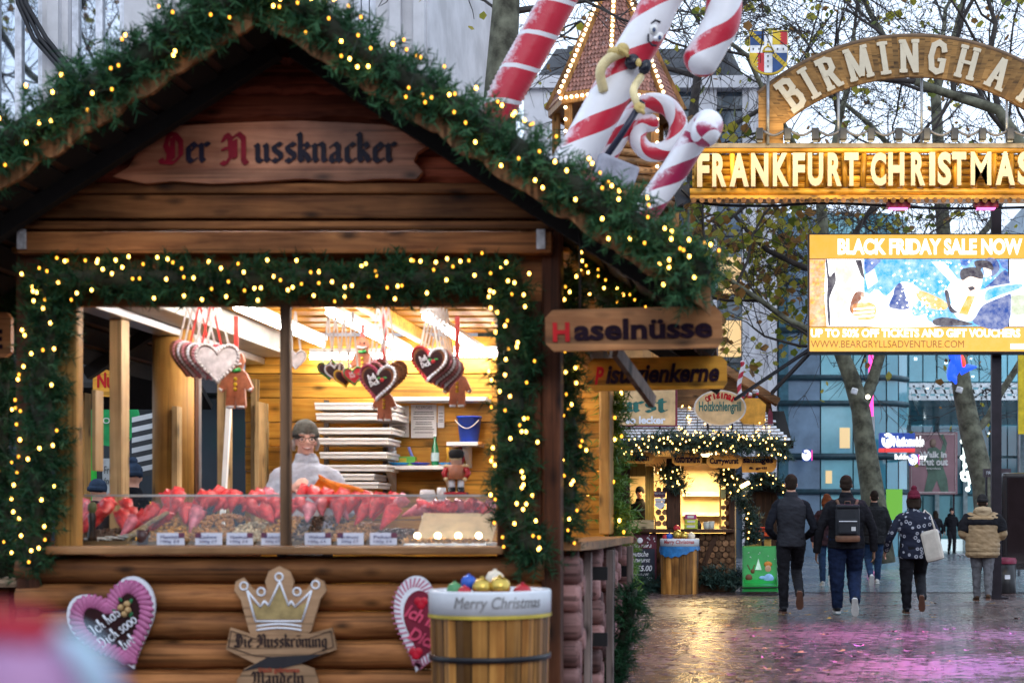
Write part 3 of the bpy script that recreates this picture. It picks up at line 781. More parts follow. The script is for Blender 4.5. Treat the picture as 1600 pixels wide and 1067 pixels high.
for px, py, mi, lab, r in ((832, 768, 1, 'orange yellow fallen leaf curled up on the wet bricks between stall and walkers', .075), (1292, 1052, 1, 'small orange leaf lying alone on the pink lit wet paving', .05), (1065, 968, 2, 'green fallen leaf on the dark bricks in front of the wooden bin', .07), (1225, 1014, 1, 'pale yellow leaf lying on wet bricks ahead of the grey jumper walker', .07), (1362, 1058, 2, 'flat olive green leaf on the magenta lit bricks', .08)):
    if py < 900: px, py = 1250, 1020 + 3
    Y = EYE * F / (py - VY); k = MB(); leaf_geo(k, (X(px, Y), Y, .011), r, rg.random() * 6, 0); one(k, 'fallen_leaf', LEAF_M[mi], lab, 'leaf', 'single fallen leaves')

# ------------------------------------------------------------------ buildings
STONE = flat('pale_stone', (.56, .55, .57), rough=.8, scale=1.3, var=.16, bump=.1)
STONE2 = flat('portland_stone', (.62, .61, .64), rough=.8, scale=.9, var=.13, bump=.08)
SLATE = flat('slate_roof', (.035, .036, .042), rough=.6, scale=3)
FRAME_W = flat('white_window_frame', (.62, .64, .70), rough=.5)
PANE_SKY = flat('sky_reflecting_pane', (.50, .55, .62), rough=.02, metal=1, scale=1, var=.12)
PANE_WARM = emit('lit_office_window', (1, .66, .30), .55, False)
CABLE = flat('black_cable', (.012, .012, .016), rough=.5)

# white stone block over the chalet
Yb = 21.0
b = thing('stone_building', 'white stone building with tall sash windows rising behind the chalet roof', 'building', (X(200, Yb), Yb, 0))
w = MB()
x0, x1 = X(-500, Yb), X(668, Yb); zt = 22
wins = []
for px, w_ in ((-300, 120), (-110, 80), (-20, 86), (106, 88), (549, 38)): wins.append((X(px, Yb), X(px + w_, Yb)))
w.span((x0, Yb + .25, 3.4), (x1, Yb + 7, zt), 0)
edges = [x0] + [e for a in wins for e in a] + [x1]
for i in range(0, len(edges), 2): w.span((edges[i], Yb, 3.4), (edges[i + 1], Yb + .248, zt), 0)
for a, c in wins: w.span((a + .001, Yb + .002, 3.4), (c - .001, Yb + .246, 4.6), 0)
for px in (655, 618, 500, 262, 86): w.span((X(px, Yb) - .06, Yb - .12, 3.4), (X(px, Yb) + .1, Yb - .002, zt), 0)
w.build('wall', STONE, b)
for a, c in wins:
    fr = MB()
    for x in (a + .06, c - .06, (a + c) / 2): fr.span((x - .05, Yb + .1, 4.6), (x + .05, Yb + .2, zt - .3), 0)
    for z in (4.65, 7.0, 9.4, 11.6): fr.span((a, Yb + .104, z), (c, Yb + .196, z + .09), 0)
    f = fr.build('window', FRAME_W, b); MB().span((a, Yb + .15, 4.6), (c, Yb + .17, zt - .3)).build('pane', PANE_SKY, f)
w = MB(); w.span((x0, Yb + .3, 0), (x1 - .2, Yb + 6, 3.38), 0); w.build('shop_front', dark_glass('shop_front_glass', (.03, .04, .05)), b)
fa = MB(); fa.span((x0, Yb - .14, 3.1), (x1, Yb + .29, 3.398)); fa.build('fascia', flat('dark_fascia', (.03, .03, .035), rough=.4), b)
# downpipes / cables running across its facade
c = MB()
for k in range(3): c.tube([V(-30 + 9 * k, -900, Yb - .3), V(10 + 9 * k, -120, Yb - .3), V(28 + 6 * k, 5, Yb - .3), V(52 + 10 * k, 60, Yb - .25), V(98 + 8 * k, 112, Yb - .3), V(130 + 9 * k, 190, Yb - .3)], .035, 6)
one(c, 'facade_cable', CABLE, 'bundle of black cables slanting down across the white stone windows', 'cable')

tb_ = thing('unseen_shade_terrace', 'unseen dark brick terrace added behind the camera to shade the stall front', 'building', (0, -13, 0))  # added out of view to block sky light from the stall front
k = MB(); k.span((-45, -20, 0), (45, -13, 6.4)); k.build('wall', flat('dark_brick', (.10, .055, .04), rough=.8, scale=2), tb_)
for i in range(-7, 8):
    for z in (3.6,): k = MB(); k.span((i * 5.5 - .8, -13.05, z), (i * 5.5 + .8, -12.99, z + 2)); k.build('window', PANE_SKY, tb_)

# pale block with a dark mansard behind the turret
Yb = 47.0
b = thing('office_building', 'pale grey concrete block with dark mansard roof behind the tiled turret', 'building', (X(1020, Yb), Yb, 0))
xa, xb = X(818, Yb), X(1214, Yb); zt = Z(140, Yb); w = MB()
slots = [(X(1120, Yb), X(1160, Yb)), (X(1058, Yb), X(1092, Yb))]
cuts = [xa, slots[1][0], slots[1][1], slots[0][0], slots[0][1], xb]
for i in (0, 2, 4): w.span((cuts[i], Yb, 0), (cuts[i + 1], Yb + .5, zt), 0)
w.span((xa, Yb + .502, 0), (xb, Yb + 14, zt), 0)
w.span((xa - .2, Yb - .2, zt + .002), (xb + .1, Yb + 14, zt + .4), 0)
for px in (1176, 1205): w.span((X(px, Yb) - .12, Yb - .1, 0), (X(px, Yb) + .12, Yb - .002, zt), 0)
w.build('wall', STONE2, b)
for a, c in slots:
    f = MB().span((a, Yb + .3, 0), (c, Yb + .36, zt)).build('window_bay', dark_glass('bay_glass', (.06, .09, .12)), b)
    for z in np.arange(2.5, zt - 1, 2.1):
        p = MB(); p.span((a + .04, Yb + .24, z), (c - .04, Yb + .298, z + 1.2)); p.build('lit_pane' if 5 < z < 9 and a > 0 - .8 else 'pane', PANE_WARM if 5 < z < 9.4 and a == slots[0][0] else dark_glass('pane_blue', (.05, .10, .16)), f)
    fr = MB()
    for z in np.arange(2.3, zt, 2.1): fr.span((a, Yb + .18, z), (c, Yb + .238, z + .12)); fr.cut()
    fr.sep('frame', flat('steel_frame', (.12, .13, .14), rough=.5), f)
m_ = MB(); zr = Z(42, Yb)
m_.prism([(xa + .3, Yb + .4, zt + .402), (X(1165, Yb), Yb + .4, zt + .402), (X(1165, Yb) - .5, Yb + 2.2, zr), (xa + .8, Yb + 2.2, zr)], (0, 9, 0))
m_.build('roof', SLATE, b)
m_ = MB()
for px in (1085, 1120, 900, 940): m_.span((X(px, Yb) - .35, Yb + .5, zt + .42), (X(px, Yb) + .35, Yb + 1.2, zt + 1.6)); m_.cut()
m_.sep('dormer', flat('dormer_dark', (.05, .055, .065), rough=.5), b)

# teal glass shopping block with a rounded corner
Yb = 50.0
b = thing('glass_building', 'teal glass shop building with grey stone bands and rounded corner', 'building', (X(1350, Yb), Yb, 0))
zt = Z(330, Yb); TEAL = dark_glass('teal_glass', (.05, .24, .31), .06); TEAL_L = dark_glass('light_teal_glass', (.22, .50, .56), .08); GSTONE = flat('blue_grey_stone', (.13, .20, .28), rough=.45, scale=.8, var=.35, spec=.5)
SPAN = flat('teal_metal_band', (.04, .12, .16), rough=.35)
core = MB()
def curve_x(px): return Yb if px < 1385 else Yb + ((px - 1385) / 40) ** 2 * .9
cols = [(1217, 1232, SPAN), (1232, 1281, GSTONE), (1283, 1332, TEAL_L), (1334, 1352, TEAL_L), (1354, 1384, TEAL), (1386, 1404, TEAL), (1406, 1421, TEAL)]
rows_ = [(872, 772), (764, 718), (708, 634), (626, 594), (586, 520), (512, 445), (436, 335)]
parts = {}
for a, c, mt in cols:
    for r0, r1 in rows_:
        nm = {'teal_glass': 'pane', 'light_teal_glass': 'pale_pane', 'blue_grey_stone': 'stone_panel', 'teal_metal_band': 'metal_panel'}[mt.name]
        ya, yc = curve_x(a), curve_x(c); z0, z1 = Z(r0, Yb), Z(r1, Yb)
        k = MB(); k.prism([(X(a, Yb), ya, z0), (X(c, Yb), yc, z0), (X(c, Yb), yc, z1), (X(a, Yb), ya, z1)], (0, .2, 0))
        k.build(nm, mt, b)
core.span((X(1216, Yb), Yb + .3, 0), (X(1386, Yb), Yb + 14, zt)); core.prism([(X(1386, Yb), Yb + .3, 0), (X(1421, Yb), Yb + 1.2, 0), (X(1421, Yb), Yb + 14, 0), (X(1386, Yb), Yb + 14, 0)], (0, 0, zt))
core.build('wall', SPAN, b)
k = MB()
for r in (768, 713, 630, 590, 516, 440): k.tube([(X(p, Yb), curve_x(p) - .03, Z(r, Yb)) for p in (1216, 1300, 1385, 1395, 1408, 1421)], .11, 6)
k.build('ledge', flat('dark_teal_ledge', (.02, .05, .065), rough=.4), b)
k = MB()
for (a, c), (r0, r1) in (((1312, 1328), (700, 668)), ((1340, 1352), (690, 655)), ((1290, 1300), (755, 735))): k.pxrect(a, r1, c, r0, Yb - .02, .018); k.cut()
k.sep('lit_window', emit('lit_shop_window', (1, .72, .36), .45, False), b)

# glazed arcade with a white gantry roof beyond
Yb = 60.0
b = thing('glass_arcade', 'pale turquoise glazed arcade with white roof gantry and lit entrance', 'building', (X(1520, Yb), Yb, 0))
k = MB(); k.span((X(1418, Yb), Yb + .3, 0), (X(1900, Yb), Yb + 20, Z(420, Yb))); k.build('wall', flat('pale_teal_wall', (.18, .40, .45), rough=.3, scale=.5), b)
xs = list(range(1420, 1900, 22))
for r0, r1, mt, nm in ((868, 842, emit('arcade_entrance_light', (.75, .93, 1), .5, False), 'lit_entrance'), (838, 775, TEAL_L, 'pane'), (771, 716, TEAL, 'pane'), (712, 664, TEAL, 'pane'), (596, 520, dark_glass('pane_mid_teal', (.10, .36, .44)), 'pane'), (514, 424, TEAL_L, 'pane')):
    k = MB()
    for x in xs: k.pxrect(x + 1, r1, x + 21, r0, Yb, .2)
    k.build(nm, mt, b)
k = MB(); k.prism([V(1420, 664, Yb - .2), V(1900, 664, Yb - .2), V(1900, 622, Yb - 6), V(1420, 622, Yb - 6)], (0, 0, .1)); k.build('glass_roof', dark_glass('roof_glass', (.26, .42, .44), .15), b)
k = MB()
for r in (602, 612, 622): k.beam(V(1420, r, Yb - 6.2), V(1900, r, Yb - 6.2), .15, .16)
for x in range(1420, 1900, 15): k.beam(V(x, 622, Yb - 6.22), V(x + 7, 602, Yb - 6.22), .07, .07); k.beam(V(x + 7, 602, Yb - 6.24), V(x + 15, 622, Yb - 6.24), .07, .07)
k.build('roof_gantry', flat('white_steel', (.62, .67, .7), rough=.4), b)
k = MB()
for r, n in ((868, 0), (860, 1), (852, 2)): pass
for x in range(1420, 1900, 44): k.beam(V(x, 880, Yb - .25), V(x, 664, Yb - .25), .18, .18)
k.build('column', flat('pale_steel', (.3, .38, .4), rough=.4), b)
k = MB()
rr = random.Random(9)
for i in range(26): x, y = rr.uniform(1425, 1640), rr.uniform(540, 760); k.pxrect(x, y, x + rr.uniform(2, 6), y + rr.uniform(1.5, 4), Yb - .03, .02)
k.build('shop_lamp', emit('cool_shop_lamp', (.85, .97, 1), 2.2, False), b)
# tall dark building glimpsed far right of the screen, closing the street
k = MB(); k.span((X(1620, 70), 70, 0), (X(2300, 70), 84, Z(300, 70)), 0)
one(k, 'far_building', flat('grey_blue_facade', (.16, .2, .24), rough=.5, scale=.4, var=.4), 'grey blue building closing the street beyond the glazed arcade', 'building')

# ------------------------------------------------------------------ trees
BARK = flat('plane_bark', (.035, .033, .022), rough=.85, scale=4, col2=(.17, .17, .12), bump=.8)
BARK_D = flat('dark_bark', (.030, .026, .026), rough=.9, scale=6, col2=(.06, .05, .045), bump=.5)
def leafy(m):
    t = m.node_tree; b = t.nodes['Principled BSDF']; N, K = t.nodes.new, t.links.new; tr = N('ShaderNodeBsdfTranslucent'); mx = N('ShaderNodeMixShader'); mx.inputs[0].default_value = .5
    K(b.inputs['Base Color'].links[0].from_socket, tr.inputs[0]); K(b.outputs[0], mx.inputs[1]); K(tr.outputs[0], mx.inputs[2]); K(mx.outputs[0], t.nodes['Material Output'].inputs[0]); return m
TREE_LEAF = [leafy(m) for m in (flat('yellow_green_leaf', (.27, .27, .03), rough=.5, scale=5, col2=(.42, .34, .05)), flat('tan_leaf', (.26, .13, .04), rough=.5, scale=5), flat('olive_leaf', (.12, .15, .02), rough=.5, scale=5))]
def tree(label, base, trunk, r0, seed, spread=1.0, levels=5, limbs=(), leaves=200, leaf_box=None, mat=None, group='bare autumn trees along the street', leaf_r=.09, reach=3.2, twig=.009):
    """trunk: points from base up; limbs: (point index on trunk, direction, length)."""
    R = random.Random(seed); t = thing('bare_tree', label, 'tree', base, group); tm, cm, lm = MB(), MB(), MB(); ends = []
    n = len(trunk); tm.tube(trunk, [r0 * (1.18 if i == 0 else 1 - .68 * i / n) for i in range(n)], 12)
    def grow(p, d, ln, r, lev):
        k = 5 if lev < 3 else 3; P = [p]; dd = d.normalized()
        for i in range(k):
            dd = (dd + Vector((R.gauss(0, 1), R.gauss(0, 1), R.gauss(0, 1))) * .17 + Vector((0, 0, .05 if lev < 3 else .0))).normalized()
            P.append(P[-1] + dd * ln / k)
        r1 = max(twig * .55, r * .55)
        (tm if r > .075 else cm).tube(P, [r + (r1 - r) * i / k for i in range(k + 1)], 8 if r > .05 else (5 if r > .02 else 3), caps=False)
        if lev >= levels: ends.append(P[-1]); ends.append(P[-2]); return
        nb = (3, 4, 4, 4, 4, 3)[min(lev, 5)]
        for i in range(nb):
            j = R.randint(2, k) if i else k; q = P[j]
            ax = Vector((R.gauss(0, 1), R.gauss(0, 1), R.gauss(0, 1))).normalized()
            nd = (dd * .8 + ax * (.75 * spread)).normalized()
            grow(q, nd, ln * R.uniform(.55, .8), max(twig, r1 * R.uniform(.6, .9)), lev + 1)
    for idx, d, ln, r in limbs: grow(Vector(trunk[idx]), Vector(d), ln, r * .72, 1)
    tm.build('trunk', mat or BARK, t); cm.build('branches', mat or BARK_D, t)
    for e in R.sample(ends, min(leaves, len(ends))):
        if leaf_box and not (leaf_box[0] < e.x < leaf_box[1] and leaf_box[2] < e.z < leaf_box[3]) and R.random() < .8: continue
        for _ in range(R.choice((1, 1, 2, 3))):
            c = e + Vector((R.gauss(0, .12), R.gauss(0, .12), R.gauss(0, .12))); rr_ = leaf_r * R.uniform(.6, 1.2); u = Vector((R.gauss(0, 1), R.gauss(0, 1), R.gauss(0, 1))).normalized(); a, b_ = ortho(u)
            lm.add([c + a * rr_, c + (a * .3 + b_ * .9) * rr_, c - a * rr_ * .7 + b_ * .35 * rr_, c - a * rr_ * .7 - b_ * .35 * rr_, c + (a * .3 - b_ * .9) * rr_], [(0, 1, 2, 3, 4)], R.choice((0, 0, 1, 2)))
    if lm.f: lm.build('leaves', TREE_LEAF, t)
    return t
# thick trunk right behind the chalet roof
Y = 17.0
tr_pts = [V(772, 960, Y), V(776, 500, Y), V(781, 150, Y), V(790, 20, Y), V(797, -120, Y), V(800, -300, Y)]
tree('thick mossy plane tree trunk standing close behind the chalet roof', tr_pts[0], tr_pts, .25, 3, limbs=[(3, (1.0, .3, .5), 1.7, .06), (4, (1.2, .4, .9), 2.6, .09), (4, (-.9, .6, 1), 2.4, .09), (5, (.4, .6, 1), 2.6, .12), (3, (-.6, .2, .3), 1.0, .03)], leaves=60, levels=4, leaf_r=.06)
# forked tree behind the screen
Y = 32.0
tr_pts = [V(1376, 880, Y), V(1362, 760, Y), V(1351, 690, Y), V(1345, 640, Y), V(1330, 590, Y), V(1312, 545, Y), V(1290, 430, Y), V(1282, 300, Y)]
tree('forked plane tree with yellow green leaves rising between stall and glass building', tr_pts[0], tr_pts, .29, 11, limbs=[(3, (.8, .2, 1.0), 3.6, .2), (4, (.1, .3, 1), 3.4, .1), (5, (-1, -.2, .55), 3.6, .11), (6, (-.9, .1, .6), 3.6, .1), (6, (.8, -.3, .8), 4.0, .1), (7, (-.6, .0, 1), 4.2, .11), (7, (.5, .3, 1), 4.2, .12), (5, (-.8, .4, -.05), 2.4, .06), (5, (-1.2, -.3, .1), 2.6, .06)], leaves=2600, leaf_box=(-1.2, 2.0, 4, 9.8), levels=5, leaf_r=.12)
# leaning tree further right
Y = 36.0
tr_pts = [V(1552, 876, Y), V(1538, 760, Y), V(1518, 680, Y), V(1504, 610, Y), V(1494, 540, Y), V(1478, 420, Y), V(1470, 300, Y), V(1462, 150, Y)]
tree('dark leaning tree trunk hung with the blue light figure beside the screen post', tr_pts[0], tr_pts, .34, 21, limbs=[(2, (.9, .2, 1.2), 3.6, .16), (4, (-.7, .2, 1), 3.6, .12), (5, (1, 0, .7), 4.2, .13), (6, (-1, .2, .7), 4.2, .13), (6, (.9, -.3, .8), 4.4, .13), (7, (.6, .2, 1), 4.6, .13), (7, (-.8, -.2, 1), 4.6, .13), (7, (.1, .4, 1), 4.2, .12)], leaves=500, levels=5)
# two more beyond the arch, filling the sky with twigs
Y = 27.0
tr_pts = [V(1660, 905, Y), V(1650, 600, Y), V(1625, 380, Y), V(1598, 230, Y), V(1560, 172, Y), V(1490, 150, Y), V(1430, 128, Y)]
tree('bare tree whose thick mossy branch bends level behind the arch lettering', tr_pts[0], tr_pts, .17, 31, limbs=[(3, (.5, .2, 1), 2.6, .1), (4, (.1, .2, 1), 2.8, .09), (5, (-.3, .1, 1), 2.4, .07), (6, (-1, .1, .3), 2.2, .07), (6, (-.5, .2, 1), 2.4, .06), (5, (-.3, -.2, -.5), 1.5, .04), (3, (-.6, .4, .9), 2.6, .08), (4, (-.7, .3, .7), 2.8, .07)], leaves=240, levels=5, leaf_r=.07)
Y = 40.0
tr_pts = [V(1118, 884, Y), V(1112, 560, Y), V(1095, 380, Y), V(1075, 240, Y), V(1090, 120, Y), V(1120, -20, Y), V(1130, -120, Y)]
tree('bare twiggy tree behind the tiled turret and candy canes', tr_pts[0], tr_pts, .2, 41, limbs=[(2, (.9, .1, .6), 3.4, .1), (3, (-1, .2, .5), 3.8, .12), (3, (.9, .1, .6), 4.2, .12), (4, (1, .2, .7), 4.4, .12), (4, (-.9, .2, .8), 4.2, .12), (5, (.8, .1, .8), 4.4, .12), (5, (-.6, .2, 1), 4.2, .12), (6, (.2, .2, 1), 4.4, .12), (6, (1, .2, .5), 4.4, .12)], leaves=420, levels=5, mat=BARK_D)

# the big tree over the way, mirrored in the sash windows of the stone building
_src = [o for o in COL.objects if o.name.startswith('bare_tree') and 'leaning' in o.get('label', '')][0]
_t = dup(_src, (-19.5, -2.5, 0), 'tall bare tree on the far pavement mirrored in the sash windows'); _t.scale = (1.3, 1.3, 1.25)
_t = dup(_src, (-26.5, 1.0, 0), 'second tall bare tree mirrored in the sash windows', rotz=2.2); _t.scale = (1.2, 1.2, 1.3)

# ================================================================== THE NUT STALL
PLANK = wood('gable_planks', (.16, .030, .014), (.50, .125, .058), 0, rough=.6)
LOG = wood('brown_logs', (.13, .044, .013), (.36, .148, .050), 0, rough=.6)
POST = wood('dark_posts', (.05, .016, .007), (.125, .042, .017), 2, rough=.6)
JAMB = wood('orange_jambs', (.30, .145, .038), (.46, .25, .07), 2, rough=.5)
SILLW = wood('sill_wood', (.21, .10, .04), (.38, .20, .09), 0, rough=.4, coat=.2)
YEL = wood('yellow_planks', (.44, .18, .018), (.66, .34, .055), 0, rough=.5, isl=.3)
PALEW = wood('pale_battens', (.42, .27, .12), (.58, .40, .20), 2, rough=.55)
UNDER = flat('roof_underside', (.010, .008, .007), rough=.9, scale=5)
BARGE = wood('bargeboard_wood', (.26, .12, .05), (.42, .22, .10), 0, rough=.7, grain=12)
SHING = snowy('dark_shingles', (.09, .05, .035), .55, .7)
WHITE = flat('white_paint', (.74, .74, .73), rough=.45, var=.05)
ALU = flat('aluminium', (.5, .52, .54), rough=.28, metal=.8, scale=2)
STEEL = flat('brushed_steel', (.62, .62, .6), rough=.3, metal=.6)
Fy = 8.2
xl, xr = X(28, Fy), X(858, Fy)
S = thing('market_stall', 'large log chalet stall with gable front selling nuts from a glazed counter', 'market stall', ((xl + xr) / 2, Fy, 0))
AX, AZ, SL_, RF, RB = -2.535, 3.96, .65, 7.6, 12.3
def roof_z(x): return AZ - SL_ * abs(x - AX)
HW = 2.4
# roof slabs with a dark boarded underside
for sg in (-1, 1):
    k = MB(); a, e = (AX, AZ), (AX + sg * HW, AZ - SL_ * HW)
    P = [(a[0], RF, a[1] + .005), (e[0], RF, e[1]), (e[0], RF, e[1] + .07), (a[0], RF, a[1] + .075)]
    k.prism(P, (0, RB - RF, 0)); rf = k.build('roof_slope', SHING, S)
    k = MB()
    for i in range(14):
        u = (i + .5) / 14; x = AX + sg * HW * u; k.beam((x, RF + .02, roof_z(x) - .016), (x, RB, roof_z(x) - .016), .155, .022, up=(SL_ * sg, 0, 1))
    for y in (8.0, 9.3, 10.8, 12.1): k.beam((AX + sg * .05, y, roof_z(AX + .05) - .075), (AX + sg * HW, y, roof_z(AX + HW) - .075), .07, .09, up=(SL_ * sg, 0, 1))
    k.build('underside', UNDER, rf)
# scalloped bargeboards
for sg in (-1, 1):
    k = MB(); n = 120; lo, hi = [], []
    for i in range(n + 1):
        u = i / n * HW; x = AX + sg * u; z = roof_z(x)
        sc = .022 * abs(math.sin(u / .235 * PI)) ** .6 + .012 * math.sin(u * 31) * math.sin(u * 7)
        lo.append((x, RF - .035, z - .075 - sc)); hi.append((x, RF - .035, z + .10))
    for i in range(n): k.prism([lo[i], lo[i + 1], hi[i + 1], hi[i]], (0, .03, 0))
    k.build('bargeboard', BARGE, S)
# gable: lapped boards
k = MB(); z = Z(335, Fy); i = 0
while z < AZ - .1:
    h = .172; za, zb = z, min(z + h, AZ - .06)
    hwa = max(.02, min(xr - AX + .0, (AZ - za) / SL_ - .03)); hwb = max(.01, (AZ - zb) / SL_ - .03)
    le = max(xl, AX - hwa); re = min(xr, AX + hwa); le2 = max(xl, AX - hwb); re2 = min(xr, AX + hwb)
    rnd = random.Random(i); fy = Fy - .035 - rnd.uniform(0, .012)
    nseg = 24; top, mid, bot = [], [], []
    for s_ in range(nseg + 1):
        u = s_ / nseg; w_ = .008 * math.sin(u * 21 + i * 2) + .006 * math.sin(u * 47 + i)
        top.append((le2 + (re2 - le2) * u, Fy - .004, zb)); mid.append((le + (re - le) * u, fy + .004, za + .035 + w_)); bot.append((le + (re - le) * u, fy + .03, za + .002 + w_))
    o = len(k.v); vs = top + mid + bot; m = nseg + 1
    fs = [(s_, s_ + 1, m + s_ + 1, m + s_) for s_ in range(nseg)] + [(m + s_, m + s_ + 1, 2 * m + s_ + 1, 2 * m + s_) for s_ in range(nseg)]
    k.add(vs, fs); z += h; i += 1
k.prism([(xl, Fy + .03, Z(335, Fy)), (xr, Fy + .03, Z(335, Fy)), (xr, Fy + .03, roof_z(xr) - .05), (AX, Fy + .03, AZ - .05), (xl, Fy + .03, roof_z(xl) - .05)], (0, .03, 0))
k.build('gable', PLANK, S)
# beams over the window
k = MB()
k.pxrect(22, 286, 868, 302, Fy - .07, .066, bev=.01); k.pxrect(26, 304, 864, 341, Fy - .05, .046, bev=.012)
k.pxrect(24, 345, 862, 358, Fy - .10, .096, bev=.012); k.pxrect(24, 361, 862, 396, Fy - .13, .126, bev=.02); k.pxrect(28, 398, 858, 478, Fy - .02, .06)
k.build('lintel', LOG, S)
for x in (26, 838):
    k = MB(); k.pxrect(x, 358, x + 14, 389, Fy - .145, .012, bev=.004)
    for y in (364, 383): k.cyl(V(x + 7, y, Fy - .15), V(x + 7, y, Fy - .144), .006, n=8)
    k.build('corner_bracket', flat('galvanised_plate', (.55, .55, .56), rough=.5, metal=.3, scale=20, var=.3), S)
# posts
for a, c in ((24, 62), (846, 876)):
    k = MB(); k.pxrect(a, 342, c, 1130, Fy - .06, .15, bev=.015); k.build('corner_post', POST, S)
k = MB(); k.pxrect(84, 470, 120, 862, Fy - .035, .09, bev=.02); k.build('window_jamb', JAMB, S)
k = MB(); k.pxrect(776, 470, 846, 890, Fy - .03, .09, bev=.01); k.build('window_jamb', POST, S)
k = MB(); k.pxrect(437, 474, 453, 852, Fy - .03, .045, bev=.006); k.build('mullion', wood('mullion_wood', (.10, .055, .03), (.19, .11, .06), 2, rough=.45), S)
k = MB(); k.pxrect(70, 853, 786, 866, Fy - .14, .30, bev=.012); k.build('sill', SILLW, S)
# log front below the sill
k = MB(); y = 868; i = 0
while y < 1128:
    h = (43, 43, 44, 46, 45, 42)[i % 6]; zc, r = Z(y + h / 2, Fy), L(h, Fy) / 2; n = 20; P = []
    R_ = random.Random(40 + i); P = [(xl + .02 + (xr - xl - .04) * t / n, Fy + .0 + R_.uniform(-.003, .003), zc + R_.uniform(-.003, .003)) for t in range(n + 1)]
    k.tube(P, [(r * (1.02 + R_.uniform(-.03, .03)), r * .995) for _ in P], 18, ref=Vector((0, 1, 0))); y += h; i += 1
k.build('log_front', LOG, S)
# interior: floor, ceiling, back wall, left framing
BY = 12.0
k = MB(); k.span((xl, Fy + .12, .12), (xr, RB, .2)); k.build('floor', wood('floor_boards', (.12, .07, .035), (.2, .12, .06), 0), S)
k = MB()
for i in range(22):
    y0 = 8.32 + i * .166
    k.span((xl - .1, y0, 2.78 + (.012 if i % 2 else 0)), (xr + .1, y0 + .16, 2.81 + (.012 if i % 2 else 0)), bev=.006)
for x in (-3.5, -2.6, -1.7): k.span((x - .04, 8.35, 2.68), (x + .04, 11.98, 2.777), bev=.01)
k.build('ceiling', YEL, S)
k = MB(); z = .2; i = 0
while z < 2.77:
    h = .205; k.span((xl, BY - (.012 if i % 2 else 0), z), (xr - .002, BY + .06, min(z + h - .004, 2.77)), bev=.008); z += h; i += 1
k.build('back_wall', YEL, S)
k = MB()      # log wall behind the counter's far section and the yellow return by the side hatch
for i in range(6): k.cyl((xr - .02, 12.1, .1 + i * .19), (xr - .02, RB + 1.6, .1 + i * .19), .1, n=14)
k.build('rear_side_wall', LOG, S)
# left side: open hatch with posts, shutter box, panelling
LX = xl + .1
k = MB(); k.span((LX - .04, 8.32, .2), (LX + .04, 11.98, 1.08), bev=.01); k.span((LX - .05, 10.55, 1.084), (LX + .03, 10.62, 2.7)); k.build('side_panel', POST, S)
def lw(px): return F * -LX / (VX - px)          # depth at which the side wall shows at this pixel column
k = MB()
for a, c in ((178, 193), (345, 357)): y0 = lw(a); k.span((LX - .03, y0, 1.08), (LX + .05, y0 + .12, 2.62), bev=.006); k.cut()
k.sep('side_post', PALEW, S)
k = MB(); y0 = lw(262); k.cyl((LX, y0 + .1, 1.08), (LX, y0 + .1, 2.7), .14, n=20); k.build('round_post', wood('honey_log', (.30, .14, .03), (.48, .25, .06), 2), S)
k = MB()
for px in (292, 304, 424): y0 = lw(px); k.span((LX - .02, y0, 1.08), (LX + .03, y0 + .06, 2.55)); k.cut()
k.sep('door_frame', flat('grey_aluminium_frame', (.20, .21, .22), rough=.35, metal=.5), S)
k = MB(); y0 = lw(386); k.span((LX + .06, y0, 1.1), (LX + .1, y0 + .16, 2.2), bev=.005); k.span((LX + .06, y0 + .2, 1.1), (LX + .1, y0 + .36, 2.2), bev=.005); k.span((LX - .02, y0 + .38, .3), (LX + .02, 11.9, 2.4)); k.build('pale_panel', PALEW, S)
k = MB(); y0 = lw(232); k.span((LX + .06, y0 + .25, 1.40), (LX + .1, y0 + .36, 2.02), bev=.004); k.span((LX + .06, y0 + .38, 1.40), (LX + .1, y0 + .49, 2.02), bev=.004); y0 = lw(122) ; k.span((LX + .06, y0 + .05, 1.52), (LX + .085, y0 + .16, 2.02), bev=.004); k.build('batten_pair', PALEW, S)
k = MB(); k.span((LX - .06, 8.35, 2.52), (LX + .10, 11.9, 2.575), bev=.01); k.build('shutter_rail', ALU, S)
k = MB(); k.span((LX - .08, 8.35, 2.58), (LX + .34, 11.9, 2.772), bev=.02); k.build('shutter_box', flat('cream_shutter_box', (.56, .53, .48), rough=.35, scale=3), S)
k = MB(); k.beam((LX + .08, lw(330) , 1.1), (LX + .08, lw(344), 2.3), .035, .035); k.build('white_batten', WHITE, S)
# right side: low log wall with projecting log ends, shelf, hatch posts
k = MB()
for i in range(6): k.cyl((xr - .06, 8.36, .09 + i * .168), (xr - .06, 12.1, .09 + i * .168), .088, n=14)
k.build('side_log_wall', LOG, S)
k = MB(); k.span((xr - .05, 11.7, 1.1), (xr + .04, 12.08, 2.72), bev=.02); k.span((xr - .06, 8.3, 2.35), (xr + .06, 12.2, 2.56), bev=.03); k.build('hatch_post', JAMB, S)
k = MB(); k.prism([(xr - .1, 8.40, 1.035), (xr + .16, 8.40, 1.035), (xr + .22, 8.9, 1.035), (xr + .22, 11.9, 1.035), (xr - .1, 11.9, 1.035)], (0, 0, .05)); k.build('side_shelf', SILLW, S)
LOGEND = wood('pinkish_log_ends', (.19, .095, .085), (.38, .20, .185), 0, rough=.65, knots=False)  # pinkish brown base tone shared by all the log ends
k = MB(); R_ = random.Random(5)
